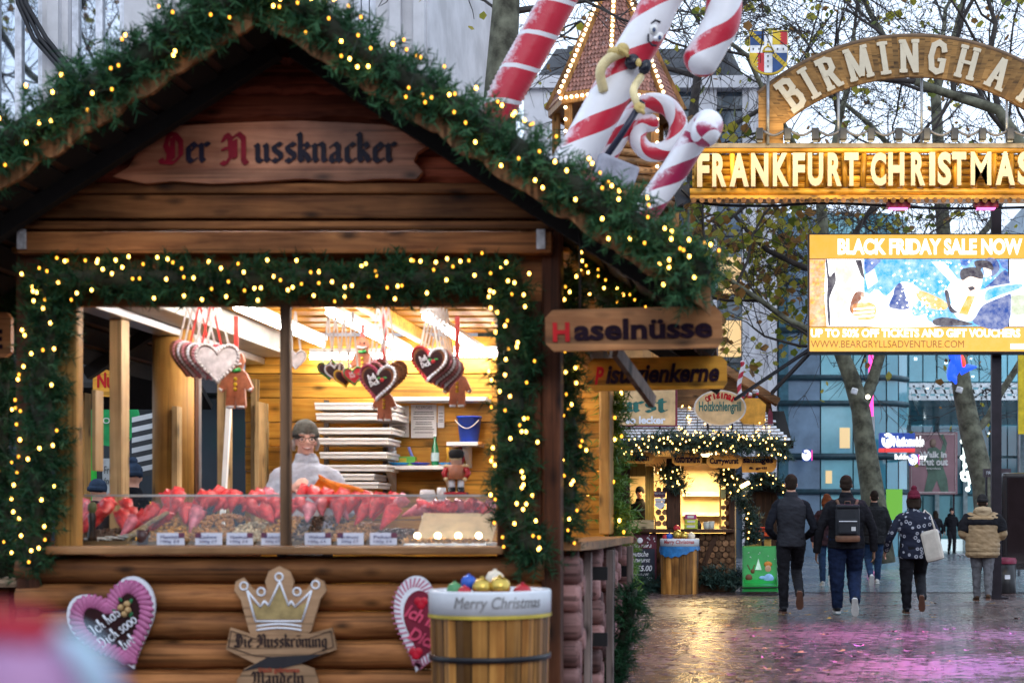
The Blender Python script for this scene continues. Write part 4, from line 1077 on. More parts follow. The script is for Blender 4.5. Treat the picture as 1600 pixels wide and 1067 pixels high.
for y0, xo in ((8.48, .14), (9.75, .17), (10.95, .18), (12.0, .18)):
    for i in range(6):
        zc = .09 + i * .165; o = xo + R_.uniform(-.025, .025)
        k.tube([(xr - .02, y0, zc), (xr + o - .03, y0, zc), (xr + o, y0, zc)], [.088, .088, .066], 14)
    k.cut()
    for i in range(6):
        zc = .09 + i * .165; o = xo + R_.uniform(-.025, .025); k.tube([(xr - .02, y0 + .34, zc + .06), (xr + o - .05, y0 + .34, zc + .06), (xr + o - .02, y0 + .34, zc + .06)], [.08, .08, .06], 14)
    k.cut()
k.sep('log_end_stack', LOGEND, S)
k = MB()
for y0, xo in ((9.2, .12), (9.9, .20), (10.6, .15), (11.5, .22)): k.box((xr + xo, y0, .52), (.05, .06, .98), bev=.006); k.cut()
k.sep('side_batten', wood('grey_batten', (.16, .12, .11), (.28, .22, .2), 2, rough=.7), S)
k = MB()
for y0, zc in ((9.5, .86), (9.5, .42), (11.7, .34), (11.7, .8)): k.box((xr + .17, y0, zc), (.10, .02, .09)); k.cut()
k.sep('black_plate', flat('black_plate', (.012, .012, .014), rough=.5), S)

# carved name board on the gable
sg = thing('name_board', 'carved wavy edged wooden name board with red and dark blackletter on the gable', 'sign', V(430, 286, Fy - .1))
out = [(176, 276), (200, 262), (212, 243), (206, 228), (197, 216), (203, 206), (222, 197), (262, 198), (330, 194), (400, 191), (470, 189), (540, 192), (600, 195), (632, 203), (640, 214), (664, 216), (672, 226), (652, 238), (646, 252), (660, 268), (650, 280), (600, 279), (540, 283), (470, 279), (400, 284), (330, 287), (270, 283), (228, 287)]
k = MB(); k.pxprism(out, Fy - .10, .05); k.build('board', wood('carved_board', (.34, .11, .055), (.70, .31, .17), 0, rough=.45, coat=.12, grain=14), sg)
k = MB(); k.pxtext('D', 247, 206, 287, 258, Fy - .104, .01, font=nib, bold=.0); k.cut(); k.pxtext('N', 343, 206, 390, 260, Fy - .104, .01, font=nib, bold=.0); k.sep('initial', flat('dark_red_paint', (.24, .006, .02), rough=.5, spec=.2), sg)
k = MB(); k.pxtext('er', 291, 221, 330, 256, Fy - .104, .01, font=nib, bold=.03); k.cut(); k.pxtext('ussknacker', 396, 206, 622, 256, Fy - .104, .01, font=nib, bold=.03); k.sep('lettering', flat('ink_blue_paint', (.012, .008, .022), rough=.5, spec=.2), sg)

# fir garlands of the stall
def rp(u, sg, y, dz): x = AX + sg * u; return (x, y, roof_z(x) + dz)
for sg, nm, nb, sd in ((-1, 'thick fir garland climbing the gable slope from the eave by the stone building', 34, 11), (1, 'thick fir garland running down the gable slope towards the candy canes', 62, 12)):
    us = np.linspace(0, 2.38, 9); pts = [rp(u, sg, 7.53, .10 + .015 * math.sin(u * 7)) for u in us]
    garland('fir_garland', nm, pts, .165, 270, sd, ln=.17, k=26, nl=.052, nw=.008, group='fir garlands on the nut stall')
    fairy('warm fairy lights along the gable garland ' + ('above the stone building side' if sg < 0 else 'descending past the candy canes'), pts, .155, nb, sd, side=(0, -1, .25))
GG = 'fir garlands on the nut stall'
gy = Fy - .16
def gl(label, pxs, Y, r, per_m, seed, nb, llab, mat=None, br=.0078, **k):
    pts = [V(a, c, Y) for a, c in pxs]; garland('fir_garland', label, pts, r, per_m, seed, mat, group=GG, **k)
    if nb: fairy(llab, pts, r * .95, nb, seed + 50, br=br)
gl('dark fir garland hung level across the top of the serving window', [(60, 440), (180, 436), (320, 440), (460, 436), (600, 440), (720, 434), (800, 436)], gy, .135, 230, 21, 66, 'fairy lights strung across the garland over the serving window', NEEDLE_D, ln=.13, nl=.045)
gl('fir garland hanging down the window jamb beside the dark corner post and pink heart', [(66, 430), (76, 520), (62, 600), (72, 690), (58, 770), (50, 860), (56, 884)], gy, .135, 230, 22, 30, 'fairy lights down the garland beside the pink heart side post', NEEDLE_D, ln=.14)
gl('fir garland hanging down between the serving window and the corner bracket post', [(800, 430), (806, 520), (802, 610), (806, 700), (800, 790), (822, 850), (846, 872)], gy, .135, 240, 23, 46, 'fairy lights down the garland between window and corner post', NEEDLE_D, ln=.14)
gl('slim fir garland dangling outside the corner post behind the two plank signs', [(884, 420), (888, 500), (884, 600), (892, 700), (886, 800), (880, 850)], Fy + .25, .10, 220, 24, 34, 'fairy lights dangling outside the corner post behind the plank signs', NEEDLE_D, ln=.13)
gl('bright green fir garland covering the far post of the side hatch', [(934, 560), (942, 640), (936, 700), (948, 780), (950, 850), (956, 900), (962, 940)], 12.2, .19, 330, 25, 40, 'fairy lights in the bright green garland of the side hatch post', NEEDLE_Y, ln=.24, nl=.07, nw=.011, k=22, br=.014)
gl('fir garland lying on the paving along the foot of the log ends', [(945, 1100), (962, 1040), (976, 1000), (984, 950), (986, 920)], 10.4, .11, 200, 26, 0, '', NEEDLE_D, ln=.16)
gl('dark fir garland under the eave above the hazelnut plank', [(890, 400), (930, 450), (960, 475), (1010, 500)], 9.2, .11, 160, 27, 14, 'few fairy lights under the eave above the hazelnut plank', NEEDLE_D, ln=.13)
gl('thick fir tuft ending the gable garland at the low eave corner', [(1040, 385), (1060, 420), (1072, 452)], 7.5, .13, 260, 28, 5, 'last fairy lights at the low eave corner', ln=.17)

# plank signs hung under the side eave
SIGNW = wood('sign_plank', (.33, .12, .04), (.60, .28, .11), 0, rough=.45, coat=.12, grain=16)
SIGNO = wood('orange_sign_plank', (.58, .22, .015), (.85, .42, .05), 0, rough=.45, coat=.12, grain=16)
RED = flat('sign_red', (.42, .012, .015), rough=.6, spec=.15); NAVY = flat('sign_dark', (.016, .006, .014), rough=.7, spec=.1)
def plank_sign(label, px0, y0, px1, y1, Y, mt, first, rest, fx, ty, shear, rot):
    s = thing('plank_sign', label, 'sign', V((px0 + px1) / 2, y1, Y), 'plank signs under the side eave'); c = V((px0 + px1) / 2, (y0 + y1) / 2, Y); w, h = L(px1 - px0, Y) / 2, L(y1 - y0, Y) / 2; e = h * .38
    P = [(-w, -h + e), (-w, h - e), (-w + e, h), (w - e * .9, h), (w, h - e), (w, -h + e), (w - e * .7, -h), (-w + e, -h)]; cr, sr = math.cos(rot), math.sin(rot)
    k = MB(); k.prism([c + Vector((a * cr - b_ * sr, 0, a * sr + b_ * cr)) for a, b_ in P], (0, .035, 0)); k.build('board', mt, s)
    k = MB(); k.text(first, V((fx[0] + fx[1]) / 2, (ty[0] + ty[1]) / 2 + 2, Y - .003), L(fx[1] - fx[0], Y), L(ty[1] - ty[0], Y), .006, bold=.035, shear=shear, rot=rot); k.build('initial', RED, s)
    k = MB()
    for tx, a, b_, t0, t1 in rest: k.text(tx, V((a + b_) / 2, (t0 + t1) / 2, Y - .003), L(b_ - a, Y), L(t1 - t0, Y), .006, bold=.035, shear=shear, rot=rot)
    k.build('lettering', NAVY, s)
    k = MB()
    for dx in (-.3, .3): k.cyl(c + Vector((dx, .02, h - .01)), c + Vector((dx, .05, h + .55)), .006, n=6)
    k.build('chain', flat('dark_chain', (.05, .045, .04), rough=.4, metal=.6), s)
plank_sign('brown plank sign with red H hanging by the corner post, the closer of two', 852, 481, 1129, 546, 7.83, SIGNW, 'H', [('aselnüsse', 897, 1113, 497, 530)], (864, 890), (502, 532), 0, rad(1.4))
plank_sign('orange plank sign with red P hanging deeper under the eave', 918, 558, 1136, 609, 10.0, SIGNO, 'P', [('istazienkerne', 946, 1124, 568, 598)], (929, 944), (571, 599), .25, rad(1.2))
k = MB(); k.beam(V(962, 548, 8.0), V(1020, 628, 8.5), .035, .075)
one(k, 'sign_bracket', wood('bracket_wood', (.16, .10, .07), (.28, .2, .16), 2, rough=.6), 'slanting wooden strut crossing in front of the orange plank sign', 'bracket')

# painted hearts and crown on the log front
CHOC = flat('chocolate_brown', (.022, .005, .006), rough=.35, scale=12); ICE_W = flat('white_icing', (.72, .74, .80), rough=.4, var=.06, scale=9); PINK = flat('pink_icing', (.42, .12, .26), rough=.4, var=.2, scale=18)
def heart2(n=48):
    P = []
    for i in range(n):
        a = 2 * PI * i / n; x = 16 * math.copysign(abs(math.sin(a)) ** 2.35, math.sin(a)); y = 13 * math.cos(a) - 5 * math.cos(2 * a) - 2 * math.cos(3 * a) - math.cos(4 * a)
        P.append((x / 17, (y + 2.5) / 16.5))
    return P
def heart_pts(c, s, tilt, k=1.0, n=48, sx=1.0, dy=0):
    cr, sr = math.cos(tilt), math.sin(tilt); c = Vector(c)
    return [c + Vector(((x * sx * k) * cr - (y * k) * sr, dy, (x * sx * k) * sr + (y * k) * cr)) * s if dy == 0 else c + Vector((((x * sx * k) * cr - (y * k) * sr) * s, dy, ((x * sx * k) * sr + (y * k) * cr) * s)) for x, y in heart2(n)]
Hy = Fy - .14
def heart_sign(label, cpx, s, tilt, rim, inner, sx, fill):
    c = V(cpx[0], cpx[1], Hy); h = thing('heart_sign', label, 'sign', c - Vector((0, 0, s)), 'painted heart signs on the log front')
    k = MB(); k.prism(heart_pts(c, s, tilt, 1.0, 60, sx), (0, .02, 0)); k.build('board', ICE_W, h)
    k = MB(); k.prism(heart_pts(c, s, tilt, .93, 60, sx, -.005), (0, .004, 0)); k.build('rim', rim, h)
    k = MB(); k.prism(heart_pts(c, s, tilt, .72, 60, sx, -.010), (0, .004, 0)); k.build('centre', inner, h)
    fill(h, c, s, tilt); return h
def fill1(h, c, s, tilt):
    k = MB(); P = heart_pts(c, s, tilt, .79, 56, .95, -.008)
    for i in range(56):
        p, q = P[i], P[(i + 1) % 56]; d = (q - p).normalized(); nrm = Vector((d.z, 0, -d.x)); a = math.atan2(nrm.z, nrm.x)
        k.ball((p + q) / 2, (.048, .012, .019), 0, 8, Euler((0, -a + .35, 0)))
    k.build('scallop', PINK, h)
    k = MB(); script(k, [('Ich hab', -.2), ('Dich sooo', .3), ('lieb', .5)], c + Vector((.0, -.014, -.03)), .043, rad(38), .0040, 0, 2.0); k.build('lettering', ICE_W, h)
    k = MB()
    for dx, dz in ((.045, .115), (.085, .10), (.065, .078), (.08, .135)): k.ball(c + Vector((dx - .02, -.018, dz)), .019, 0, 10)
    k.build('hazelnut', flat('hazelnut', (.42, .27, .12), rough=.5), h)
    k = MB()
    for dx, dz in ((.0, .10), (.10, .075), (.04, .16), (.1, .15)): k.ball(c + Vector((dx - .02, -.014, dz)), (.018, .005, .01), 0, 8, Euler((0, dx * 20, 0)))
    k.build('leaf', flat('nut_leaf', (.02, .13, .05), rough=.5), h)
heart_sign('pink scalloped heart sign with white icing script and hazelnuts on the logs', (184, 980), .285, rad(21), PINK, CHOC, .95, fill1)
def fill2(h, c, s, tilt):
    k = MB(); P = heart_pts(c, s, tilt, .86, 70, .92, -.006)
    for i in range(70):
        p, q = P[i], P[(i + 1) % 70]; d = (q - p).normalized(); nrm = Vector((d.z, 0, -d.x)); k.box((p + q) / 2, (.055, .004, .009), 0, Euler((0, -math.atan2(nrm.z, nrm.x) + .3, 0)))
    k.build('stripe', flat('dusky_pink', (.45, .14, .22), rough=.45), h)
    k = MB(); k.text('Ich liebe', c + Vector((.01, -.015, .04)), .30, .075, .004, bold=.03, shear=.2, rot=rad(-24)); k.text('Dich', c + Vector((-.03, -.015, -.06)), .17, .075, .004, bold=.03, shear=.2, rot=rad(-24)); k.build('lettering', flat('raspberry_letters', (.55, .06, .12), rough=.45), h)
    k = MB()
    for dx, dz in ((-.045, .14), (-.075, -.145)):
        for e in (-.016, .016): k.ball(c + Vector((dx + e, -.012, dz + .01)), (.024, .006, .024), 0, 10)
        k.ball(c + Vector((dx, -.012, dz - .01)), (.026, .006, .026), 0, 10)
    k.build('small_heart', flat('bright_red', (.5, .01, .03), rough=.4), h)
heart_sign('white rimmed heart sign with raspberry lettering half hidden by the barrel bin', (671, 980), .30, rad(-17), ICE_W, flat('wine_red', (.16, .012, .03), rough=.4, scale=10), .84, fill2)

cr_ = thing('crown_sign', 'tan plywood crown sign with white crown outline above a blackletter banner', 'sign', V(436, 1080, Hy))
TAN = wood('tan_ply', (.32, .185, .10), (.42, .26, .15), 0, rough=.55, knots=False, isl=.1)
body = [(436, 884), (452, 892), (459, 908), (456, 922), (478, 921), (493, 902), (506, 908), (510, 922), (500, 936), (486, 985), (481, 990), (519, 980), (526, 1014), (478, 1032), (468, 1036), (490, 1044), (497, 1062), (496, 1120), (372, 1120), (370, 1062), (382, 1044), (398, 1036), (390, 1032), (353, 1014), (360, 980), (391, 990), (389, 985), (376, 936), (366, 922), (368, 908), (380, 902), (396, 921), (418, 922), (414, 908), (420, 892)]
k = MB(); k.pxprism(body, Hy, .02); k.build('board', TAN, cr_)
k = MB()
def line(k, pts, w, Y, z=0):
    for (a, b_) in zip(pts, pts[1:]): k.beam(V(a[0], a[1], Y), V(b_[0], b_[1], Y), .006, L(w, Y), up=None)
cl = [(386, 922), (399, 970), (472, 970), (487, 922), (461, 948), (455, 938), (451, 946), (437, 908), (420, 946), (413, 938), (407, 948), (386, 922)]
for (a, b_) in zip(cl, cl[1:]): k.tube([V(a[0], a[1], Hy - .003), V(b_[0], b_[1], Hy - .003)], .0058, 8)
for cx, cy in ((381, 915), (408, 924), (436, 901), (464, 924), (493, 913)):
    k.tube([V(cx + 6 * math.cos(a), cy + 6 * math.sin(a), Hy - .003) for a in np.linspace(0, 2 * PI, 17)], .0055, 8, caps=False)
k.tube([V(401 + i * 7, 984 - 3.5 * math.sin(PI * i / 10), Hy - .003) for i in range(11)], .006, 8); k.tube([V(401 + i * 7, 978 - 3.5 * math.sin(PI * i / 10), Hy - .003) for i in range(11)], .006, 8)
k.build('crown_outline', ICE_W, cr_)
k = MB(); k.pxprism([(393, 940), (407, 950), (413, 944), (420, 948), (437, 916), (451, 948), (455, 944), (461, 950), (480, 940), (470, 967), (401, 967)], Hy - .004, .003); k.build('crown_fill', flat('dull_gold', (.33, .24, .10), rough=.5, scale=18), cr_)
k = MB(); k.text('Die Nusskrönung', V(438, 1003, Hy - .004), L(146, Hy), L(28, Hy), .004, font=nib, bold=.02)
pts = [(361, 985), (400, 998), (436, 1000), (480, 998), (517, 985), (521, 1010), (480, 1024), (436, 1027), (398, 1024), (357, 1010), (361, 985)]
for a, b_ in zip(pts, pts[1:]): k.beam(V(a[0], a[1], Hy - .002), V(b_[0], b_[1], Hy - .002), .004, .004)
k.text('Mandeln', V(434, 1058, Hy - .004), L(84, Hy), L(22, Hy), .004, font=nib, bold=.02); k.build('lettering', flat('dark_brown_ink', (.03, .015, .012), rough=.5), cr_)
k = MB(); k.pxprism([(378, 1048), (418, 1026), (500, 1022), (512, 1018), (470, 1036), (440, 1044), (405, 1043)], Hy - .005, .004); k.build('ribbon', flat('black_ribbon', (.02, .018, .022), rough=.5), cr_)
k = MB(); k.pxtext('frisch gebrannte', 404, 1042, 468, 1052, Hy - .004, .004, bold=.01); k.build('small_lettering', flat('brick_red_ink', (.35, .06, .03), rough=.5), cr_)

# ================================================================== INSIDE THE NUT STALL
TUBE = emit('strip_light', (1, .95, .92), 44)
def strip(label, p, q):
    t = thing('strip_light', label, 'strip light', (Vector(p) + Vector(q)) / 2, 'strip lights under the stall ceiling')
    p, q = Vector(p), Vector(q); MB().beam(p + Vector((0, 0, .05)), q + Vector((0, 0, .05)), .07, .035, bev=.006).build('housing', WHITE, t)
    MB().cyl(p, q, .021, n=10).build('tube', TUBE, t)
strip('long strip light along the shutter box side of the stall ceiling', (-3.25, 9.25, 2.60), (-3.25, 11.2, 2.60))
strip('strip light above the small green rimmed hearts', (-2.72, 9.5, 2.60), (-2.72, 11.8, 2.60))
strip('strip light above the red rimmed heart cluster', (-2.12, 9.7, 2.60), (-2.12, 11.8, 2.60))
strip('long strip light just behind the window lintel over the glass case', (-3.9, 8.52, 2.64), (-1.45, 8.52, 2.64))
strip('strip light lying across the back wall above the tray rack', (-3.55, 11.86, 2.58), (-2.45, 11.86, 2.58))
strip('short strip light across the back wall above the blue bucket', (-2.35, 11.86, 2.60), (-1.55, 11.86, 2.60))

# counter glass, trays of nuts, red paper cones, price cards
CLEAR = glass('clear_glass')
dc = thing('display_case', 'long low glass counter case in the serving window full of nuts and red cones', 'display case', (-2.6, 8.6, 1.0))
gx0, gx1 = X(120, 8.4), X(776, 8.4)
k = MB(); k.span((gx0, 8.20 + .15, 1.02), (gx1, 9.25, 1.05)); k.build('shelf', SILLW, dc)
k = MB(); k.quad((gx0, 8.36, 1.06), (gx1, 8.36, 1.06), (gx1, 8.50, Z(776, 8.5)), (gx0, 8.50, Z(776, 8.5))); k.build('front_glass', CLEAR, dc)
k = MB(); k.quad((gx0, 8.505, Z(776, 8.5)), (gx1, 8.505, Z(776, 8.5)), (gx1, 8.80, Z(776, 8.5) + .01), (gx0, 8.80, Z(776, 8.5) + .01)); k.build('top_glass', CLEAR, dc)
k = MB(); k.beam((gx0, 8.503, Z(774, 8.5)), (gx1, 8.503, Z(774, 8.5)), .014, .012); k.build('edge', STEEL, dc)
RG = np.random.default_rng(77)
NUTS = [flat('caramel_nuts', (.36, .15, .03), rough=.35, var=.5, scale=40), flat('pale_nuts', (.55, .42, .25), rough=.4, var=.4, scale=40), flat('dark_nuts', (.07, .035, .02), rough=.35, var=.5, scale=40), flat('honey_nuts', (.52, .24, .04), rough=.35, var=.5, scale=40)]
def heap(label, x0, x1, mt, hgt=.11):
    n = int((x1 - x0) * 1500); me = MB().ball((0, 0, 0), (.013, .010, .009), 0, 6)
    bv = np.array(me.v); bf = np.array([f + [f[-1]] * (4 - len(f)) for f in me.f]); x = RG.uniform(x0, x1, n); u = RG.uniform(0, 1, n); y = 8.44 + u * .5
    z = 1.06 + hgt * 1.3 * np.minimum(1, u * 2.0) * (.75 + .25 * np.cos((x - (x0 + x1) / 2) / (x1 - x0) * 2.2)) + RG.uniform(0, .02, n)
    A = RG.normal(size=(n, 3, 3)); Q = np.linalg.qr(A)[0]
    Vt = (np.einsum('nij,kj->nki', Q, bv) + np.stack([x, y, z], 1)[:, None, :]).reshape(-1, 3)
    o = len(bv); tri = [f for f in me.f]
    Fq = np.array([[f[0], f[1], f[2]] for f in tri] + [[f[0], f[2], f[3]] for f in tri if len(f) == 4]); Fa = (Fq[None] + (np.arange(n) * o)[:, None, None]).reshape(-1, 3)
    t = thing('nut_tray', label, 'tray of nuts', ((x0 + x1) / 2, 8.65, 1.05), 'trays of nuts in the glass case')
    link('nuts', np_mesh('nuts', Vt, Fa, mt, off=t.location, smooth=True), t)
    k = MB(); k.span((x0, 8.40, 1.052), (x1, 8.415, 1.09)); k.span((x0, 8.416, 1.052), (x1, 8.96, 1.062)); k.prism([(x0, 8.43, 1.063), (x0, 8.95, 1.063), (x0, 8.95, 1.063 + hgt * .85), (x0, 8.62, 1.063 + hgt * .8)], (x1 - x0, 0, 0)); k.build('tray', wood('tray_wood', (.25, .14, .06), (.4, .25, .12), 0), t)
hb = [(120, 235, 2, 'tray of dark nuts by the window jamb end of the glass case', .06), (238, 300, 3, 'tray of honey coloured nuts beside the wooden scoop', .11), (302, 362, 0, 'tray of caramel almonds behind the first price cards', .13), (364, 412, 1, 'tray of pale coconut nuts', .09), (414, 462, 3, 'tray of honey nuts straddling the mullion', .12), (464, 522, 2, 'tray of dark roasted nuts just past the mullion', .12), (524, 580, 0, 'tray of caramel nuts in front of the orange cloth', .09), (582, 634, 2, 'tray of dark nuts beside the glowing warm tray', .06)]
for a, c, mi, lab, hg in hb: heap(lab, X(a, 8.6), X(c, 8.6), NUTS[mi], hg)
wt = thing('warming_tray', 'glowing warm tray of roasted almonds under small lamps at the case end', 'warming tray', (X(705, 8.6), 8.65, 1.05))
k = MB(); k.span((X(640, 8.6), 8.42, 1.052), (X(768, 8.6), 8.98, 1.075), bev=.008); k.build('tray', STEEL, wt)
k = MB(); k.prism([(X(642, 8.6), 8.7, 1.08), (X(764, 8.6), 8.7, 1.08), (X(764, 8.6), 8.95, 1.26), (X(642, 8.6), 8.95, 1.26)], (0, .01, 0)); k.build('back', flat('cream_tray_back', (.6, .45, .25), rough=.4), wt)
k = MB()
for px in (652, 684, 716, 748): k.ball((X(px, 8.6), 8.6, 1.12), .02, 0, 10)
k.build('lamp', emit('tray_lamp', (1, .72, .36), 14), wt)
k = MB()
for i in range(150): k.ball((RG.uniform(X(645, 8.6), X(764, 8.6)), RG.uniform(8.48, 8.7), 1.082 + RG.uniform(0, .02)), (.014, .011, .009), 0, 6)
k.build('almonds', NUTS[3], wt)
CONE = flat('red_paper', (.66, .045, .05), rough=.3, var=.3, scale=40, bump=.5)
CONE2 = flat('pink_cellophane', (.66, .18, .22), rough=.25, var=.35, scale=25)
def paper_cone(label, p, yaw, tilt, ln, mt):
    s = thing('paper_cone', label, 'paper cone', p, 'red paper cones of nuts lying on the trays')
    R = Euler((tilt, 0, yaw)).to_matrix(); k = MB(); P = [R @ Vector((0, 0, -ln * u)) + Vector(p) for u in (0, .3, .65, 1)]
    k.tube(P, [ln * .30, ln * .25, ln * .14, .006], 14); k.build('cone', mt, s)
    k = MB(); n = 10; c = Vector(p)
    top = [c + R @ Vector((ln * .30 * math.cos(2 * PI * i / n), ln * .30 * math.sin(2 * PI * i / n), 0)) for i in range(n)]
    fl = [c + R @ Vector((ln * (.20 + .13 * (i % 2)) * math.cos(2 * PI * i / n), ln * (.20 + .13 * (i % 2)) * math.sin(2 * PI * i / n), ln * (.10 + .05 * (i % 3)))) for i in range(n)]
    k.add(top + fl, [(i, (i + 1) % n, n + (i + 1) % n, n + i) for i in range(n)]); k.build('folded_top', mt, s)
rc = random.Random(8)
cone_lab = 'red paper cone of roasted nuts, one of many heaped behind the case glass'
for i in range(58):
    px = 130 + (632 - 130) * (i + .5) / 58 + rc.uniform(-6, 6)
    y = rc.uniform(8.66, 8.95); z = 1.265 + (y - 8.66) * .42 + rc.uniform(-.02, .02)
    if px < 235: z -= .05
    paper_cone(cone_lab, (X(px, y), y, z), rc.uniform(-.9, .9), -rc.uniform(.55, 1.15), rc.uniform(.125, .165), CONE if rc.random() < .75 else CONE2)
for i in range(14):
    px = 655 + i * 8.4; y = rc.uniform(8.95, 9.1); paper_cone('pinkish paper cone of nuts lying behind the warm tray lamps', (X(px, y), y, 1.27 + rc.uniform(0, .05)), rc.uniform(-1.5, 1.5), rc.uniform(.8, 1.4), rc.uniform(.12, .16), CONE2 if i % 2 else CONE)
CARD = flat('card_white', (.62, .66, .78), rough=.5, var=.04); CARD_L = flat('card_ink', (.05, .06, .2), rough=.6); PURP = flat('card_purple', (.15, .05, .09), rough=.5)
for i, (a, c) in enumerate(((245, 288), (305, 347), (354, 395), (408, 445), (476, 517), (527, 568), (578, 620))):
    lab = ('blue white price card under the honey nuts, nearest the wooden scoop', 'second price card along, under the caramel almonds', 'price card with purple corner under the pale nuts', 'price card cut by the mullion', 'price card with pink emblem just past the mullion', 'price card in front of the dark and caramel nuts', 'last price card before the warming tray')[i].replace('nearest', 'next to')
    s = thing('price_card', lab, 'price card', V((a + c) / 2, 851, 8.35), 'price cards along the glass case'); y = 8.345
    k = MB(); k.pxrect(a, 832, c, 851, y, .004); k.build('card', CARD, s)
    k = MB(); k.pxrect(a if i % 2 else c - 9, 832, (a + 9) if i % 2 else c, 840, y - .0025, .002); k.build('corner', PURP, s)
    k = MB(); rr_ = random.Random(i)
    for q_ in range(2): k.pxtext(('Mandeln', 'Cashew', 'Haselnuss', 'Kokos', 'Walnuss', 'Erdnuss', 'Pekan')[i] if q_ == 0 else ('100g £4', '200g £7')[i % 2], a + 6, 836 + q_ * 7.5, c - 8, 841 + q_ * 7.5, y - .004, .001)
    k.build('lettering', CARD_L, s)
sc = thing('wooden_scoop', 'pale wooden scoop and wafer board slanting over the nuts by the window jamb', 'scoop', V(226, 830, 8.5))
k = MB(); k.beam(V(200, 838, 8.5), V(262, 800, 8.62), .09, .018, bev=.006); k.build('board', PALEW, sc); k = MB(); k.cyl(V(196, 846, 8.42), V(230, 822, 8.5), .012); k.build('handle', PALEW, sc)
jar = thing('nut_grinder', 'tall dark pepper mill standing in the end of the glass case', 'mill', V(144, 848, 8.45))
k = MB(); k.lathe([(0, 0), (.026, 0), (.026, .03), (.018, .09), (.023, .15), (.018, .17)], V(144, 846, 8.45), 16); k.build('body', flat('dark_turned_wood', (.03, .022, .02), rough=.3), jar); k = MB(); k.lathe([(.016, .17), (.026, .19), (.026, .22), (.012, .235), (0, .235)], V(144, 846, 8.45), 16); k.build('cap', flat('olive_cap', (.10, .11, .04), rough=.4), jar)
k = MB(); k.lathe([(0, 0), (.03, 0), (.034, .085), (.03, .085), (.026, .004), (0, .004)], V(223, 850, 8.4), 18); one(k, 'dark_tumbler', flat('smoked_beaker', (.06, .03, .03), rough=.2), 'small dark beaker in the glass case beside the first price card', 'beaker')
for i in range(5):
    k = MB(); p = V(152 + i * 14, 846, 8.5); k.box(p + Vector((0, .05, .012 + .006 * i)), (.11, .16, .006), 0, Euler((0, .12, .3 * i - .5))); one(k, 'wafer_sheet', flat('white_wafer', (.68, .64, .58), rough=.6), 'white wafer sheet fanned out near the pepper mill', 'wafer', 'white wafer sheets fanned in the case')

# hanging gingerbread hearts
GING = flat('gingerbread', (.16, .06, .022), rough=.4, var=.35, scale=22, bump=.2); FOIL = flat('cellophane_shine', (.62, .58, .58), rough=.12, var=.25, scale=22, spec=.8)
ICR = flat('red_icing', (.50, .035, .05), rough=.35, var=.15); ICG = flat('green_icing', (.04, .30, .07), rough=.35); ICY = flat('yellow_icing', (.62, .42, .03), rough=.35); ICP = flat('rose_icing', (.55, .22, .25), rough=.35)
RIBW = flat('white_ribbon', (.48, .45, .43), rough=.4); RIBR = flat('red_ribbon', (.55, .03, .02), rough=.4)
def gheart(label, px, py, Y, wpx, yaw=0, tilt=0, edge=(ICE_W, ICR), face=CHOC, rib=RIBW, text=True, group=None, top=2.58):
    """A decorated gingerbread heart on its ribbon; py is the heart's middle."""
    s = L(wpx, Y) / 2; c = V(px, py, Y); t = thing('gingerbread_heart', label, 'gingerbread heart', (c.x, c.y, c.z), group); t.rotation_euler = (0, 0, yaw); O = Vector((0, 0, 0))
    k = MB(); k.prism(heart_pts(O, s, tilt, .96, 40), (0, .03, 0), 0); k.prism(heart_pts(O, s, tilt, .86, 40, 1, -.006), (0, .005, 0), 0); k.build('gingerbread', GING if face is CHOC else face, t, local=True)
    P = heart_pts(O, s, tilt, .9, 44, 1, -.006); kk = [MB(), MB()]
    for i in range(44):
        kk[0 if i < 22 else 1].ball((P[i] + P[(i + 1) % 44]) / 2, (s * .085, .014, s * .085), 0, 6)
    for q_, e in zip(kk, edge): q_.build('icing_border', e, t, local=True)
    k = MB(); k.prism(heart_pts(O, s, tilt, .72, 36, 1, -.009), (0, .002, 0)); k.build('glaze', face, t, local=True)
    if text:
        k = MB(); script(k, [('lieb', 0), ('Dich', .2)], Vector((-s * .18, -.014, s * .1)), s * .17, rad(18), s * .022, 0, 1.7, 5); k.build('lettering', ICE_W, t, local=True)
        k = MB(); k.ball((s * .25, -.014, s * .12), (s * .1, .01, s * .1), 0, 8); k.build('sugar_rose', ICR, t, local=True)
        k = MB(); k.ball((s * .1, -.013, s * .2), (s * .1, .008, s * .05), 0, 8); k.ball((s * .38, -.013, s * .22), (s * .1, .008, s * .05), 0, 8); k.build('sugar_leaf', ICG, t, local=True)
    k = MB(); zt = top - c.z
    for dx in (-.45, .45): k.beam((dx * s, .012, s * .75), (0, .012, zt), .004, .012, up=(1, 0, 0))
    k.build('ribbon', rib, t, local=True)
    return t
CLR = 'gingerbread hearts strung from the ceiling'
for i in range(6):
    Y = 8.78 + i * .055; px = 352 - i * 9
    gheart(('shiny cellophane wrapped heart at the front of the cluster by the shutter box', 'second heart behind the cellophane one', 'third heart in the shutter box cluster with pale edge', 'fourth heart in the shutter box cluster with red ribbon', 'fifth heart in the shutter box cluster', 'rearmost heart of the shutter box cluster')[i], px - 12, 568 - i * 1.5, Y, 74 if i == 0 else 66, rad(18 + i * 8), 0, (FOIL, FOIL) if i == 0 else ((ICE_W, ICP) if i % 2 else (ICR, ICE_W)), FOIL if i == 0 else CHOC, RIBR if i in (1, 3) else RIBW, i != 0, CLR)
gheart('white wrapped heart hanging close beside the mullion', 462, 562, 9.3, 36, rad(25), 0, (FOIL, ICE_W), FOIL, RIBW, False, CLR)
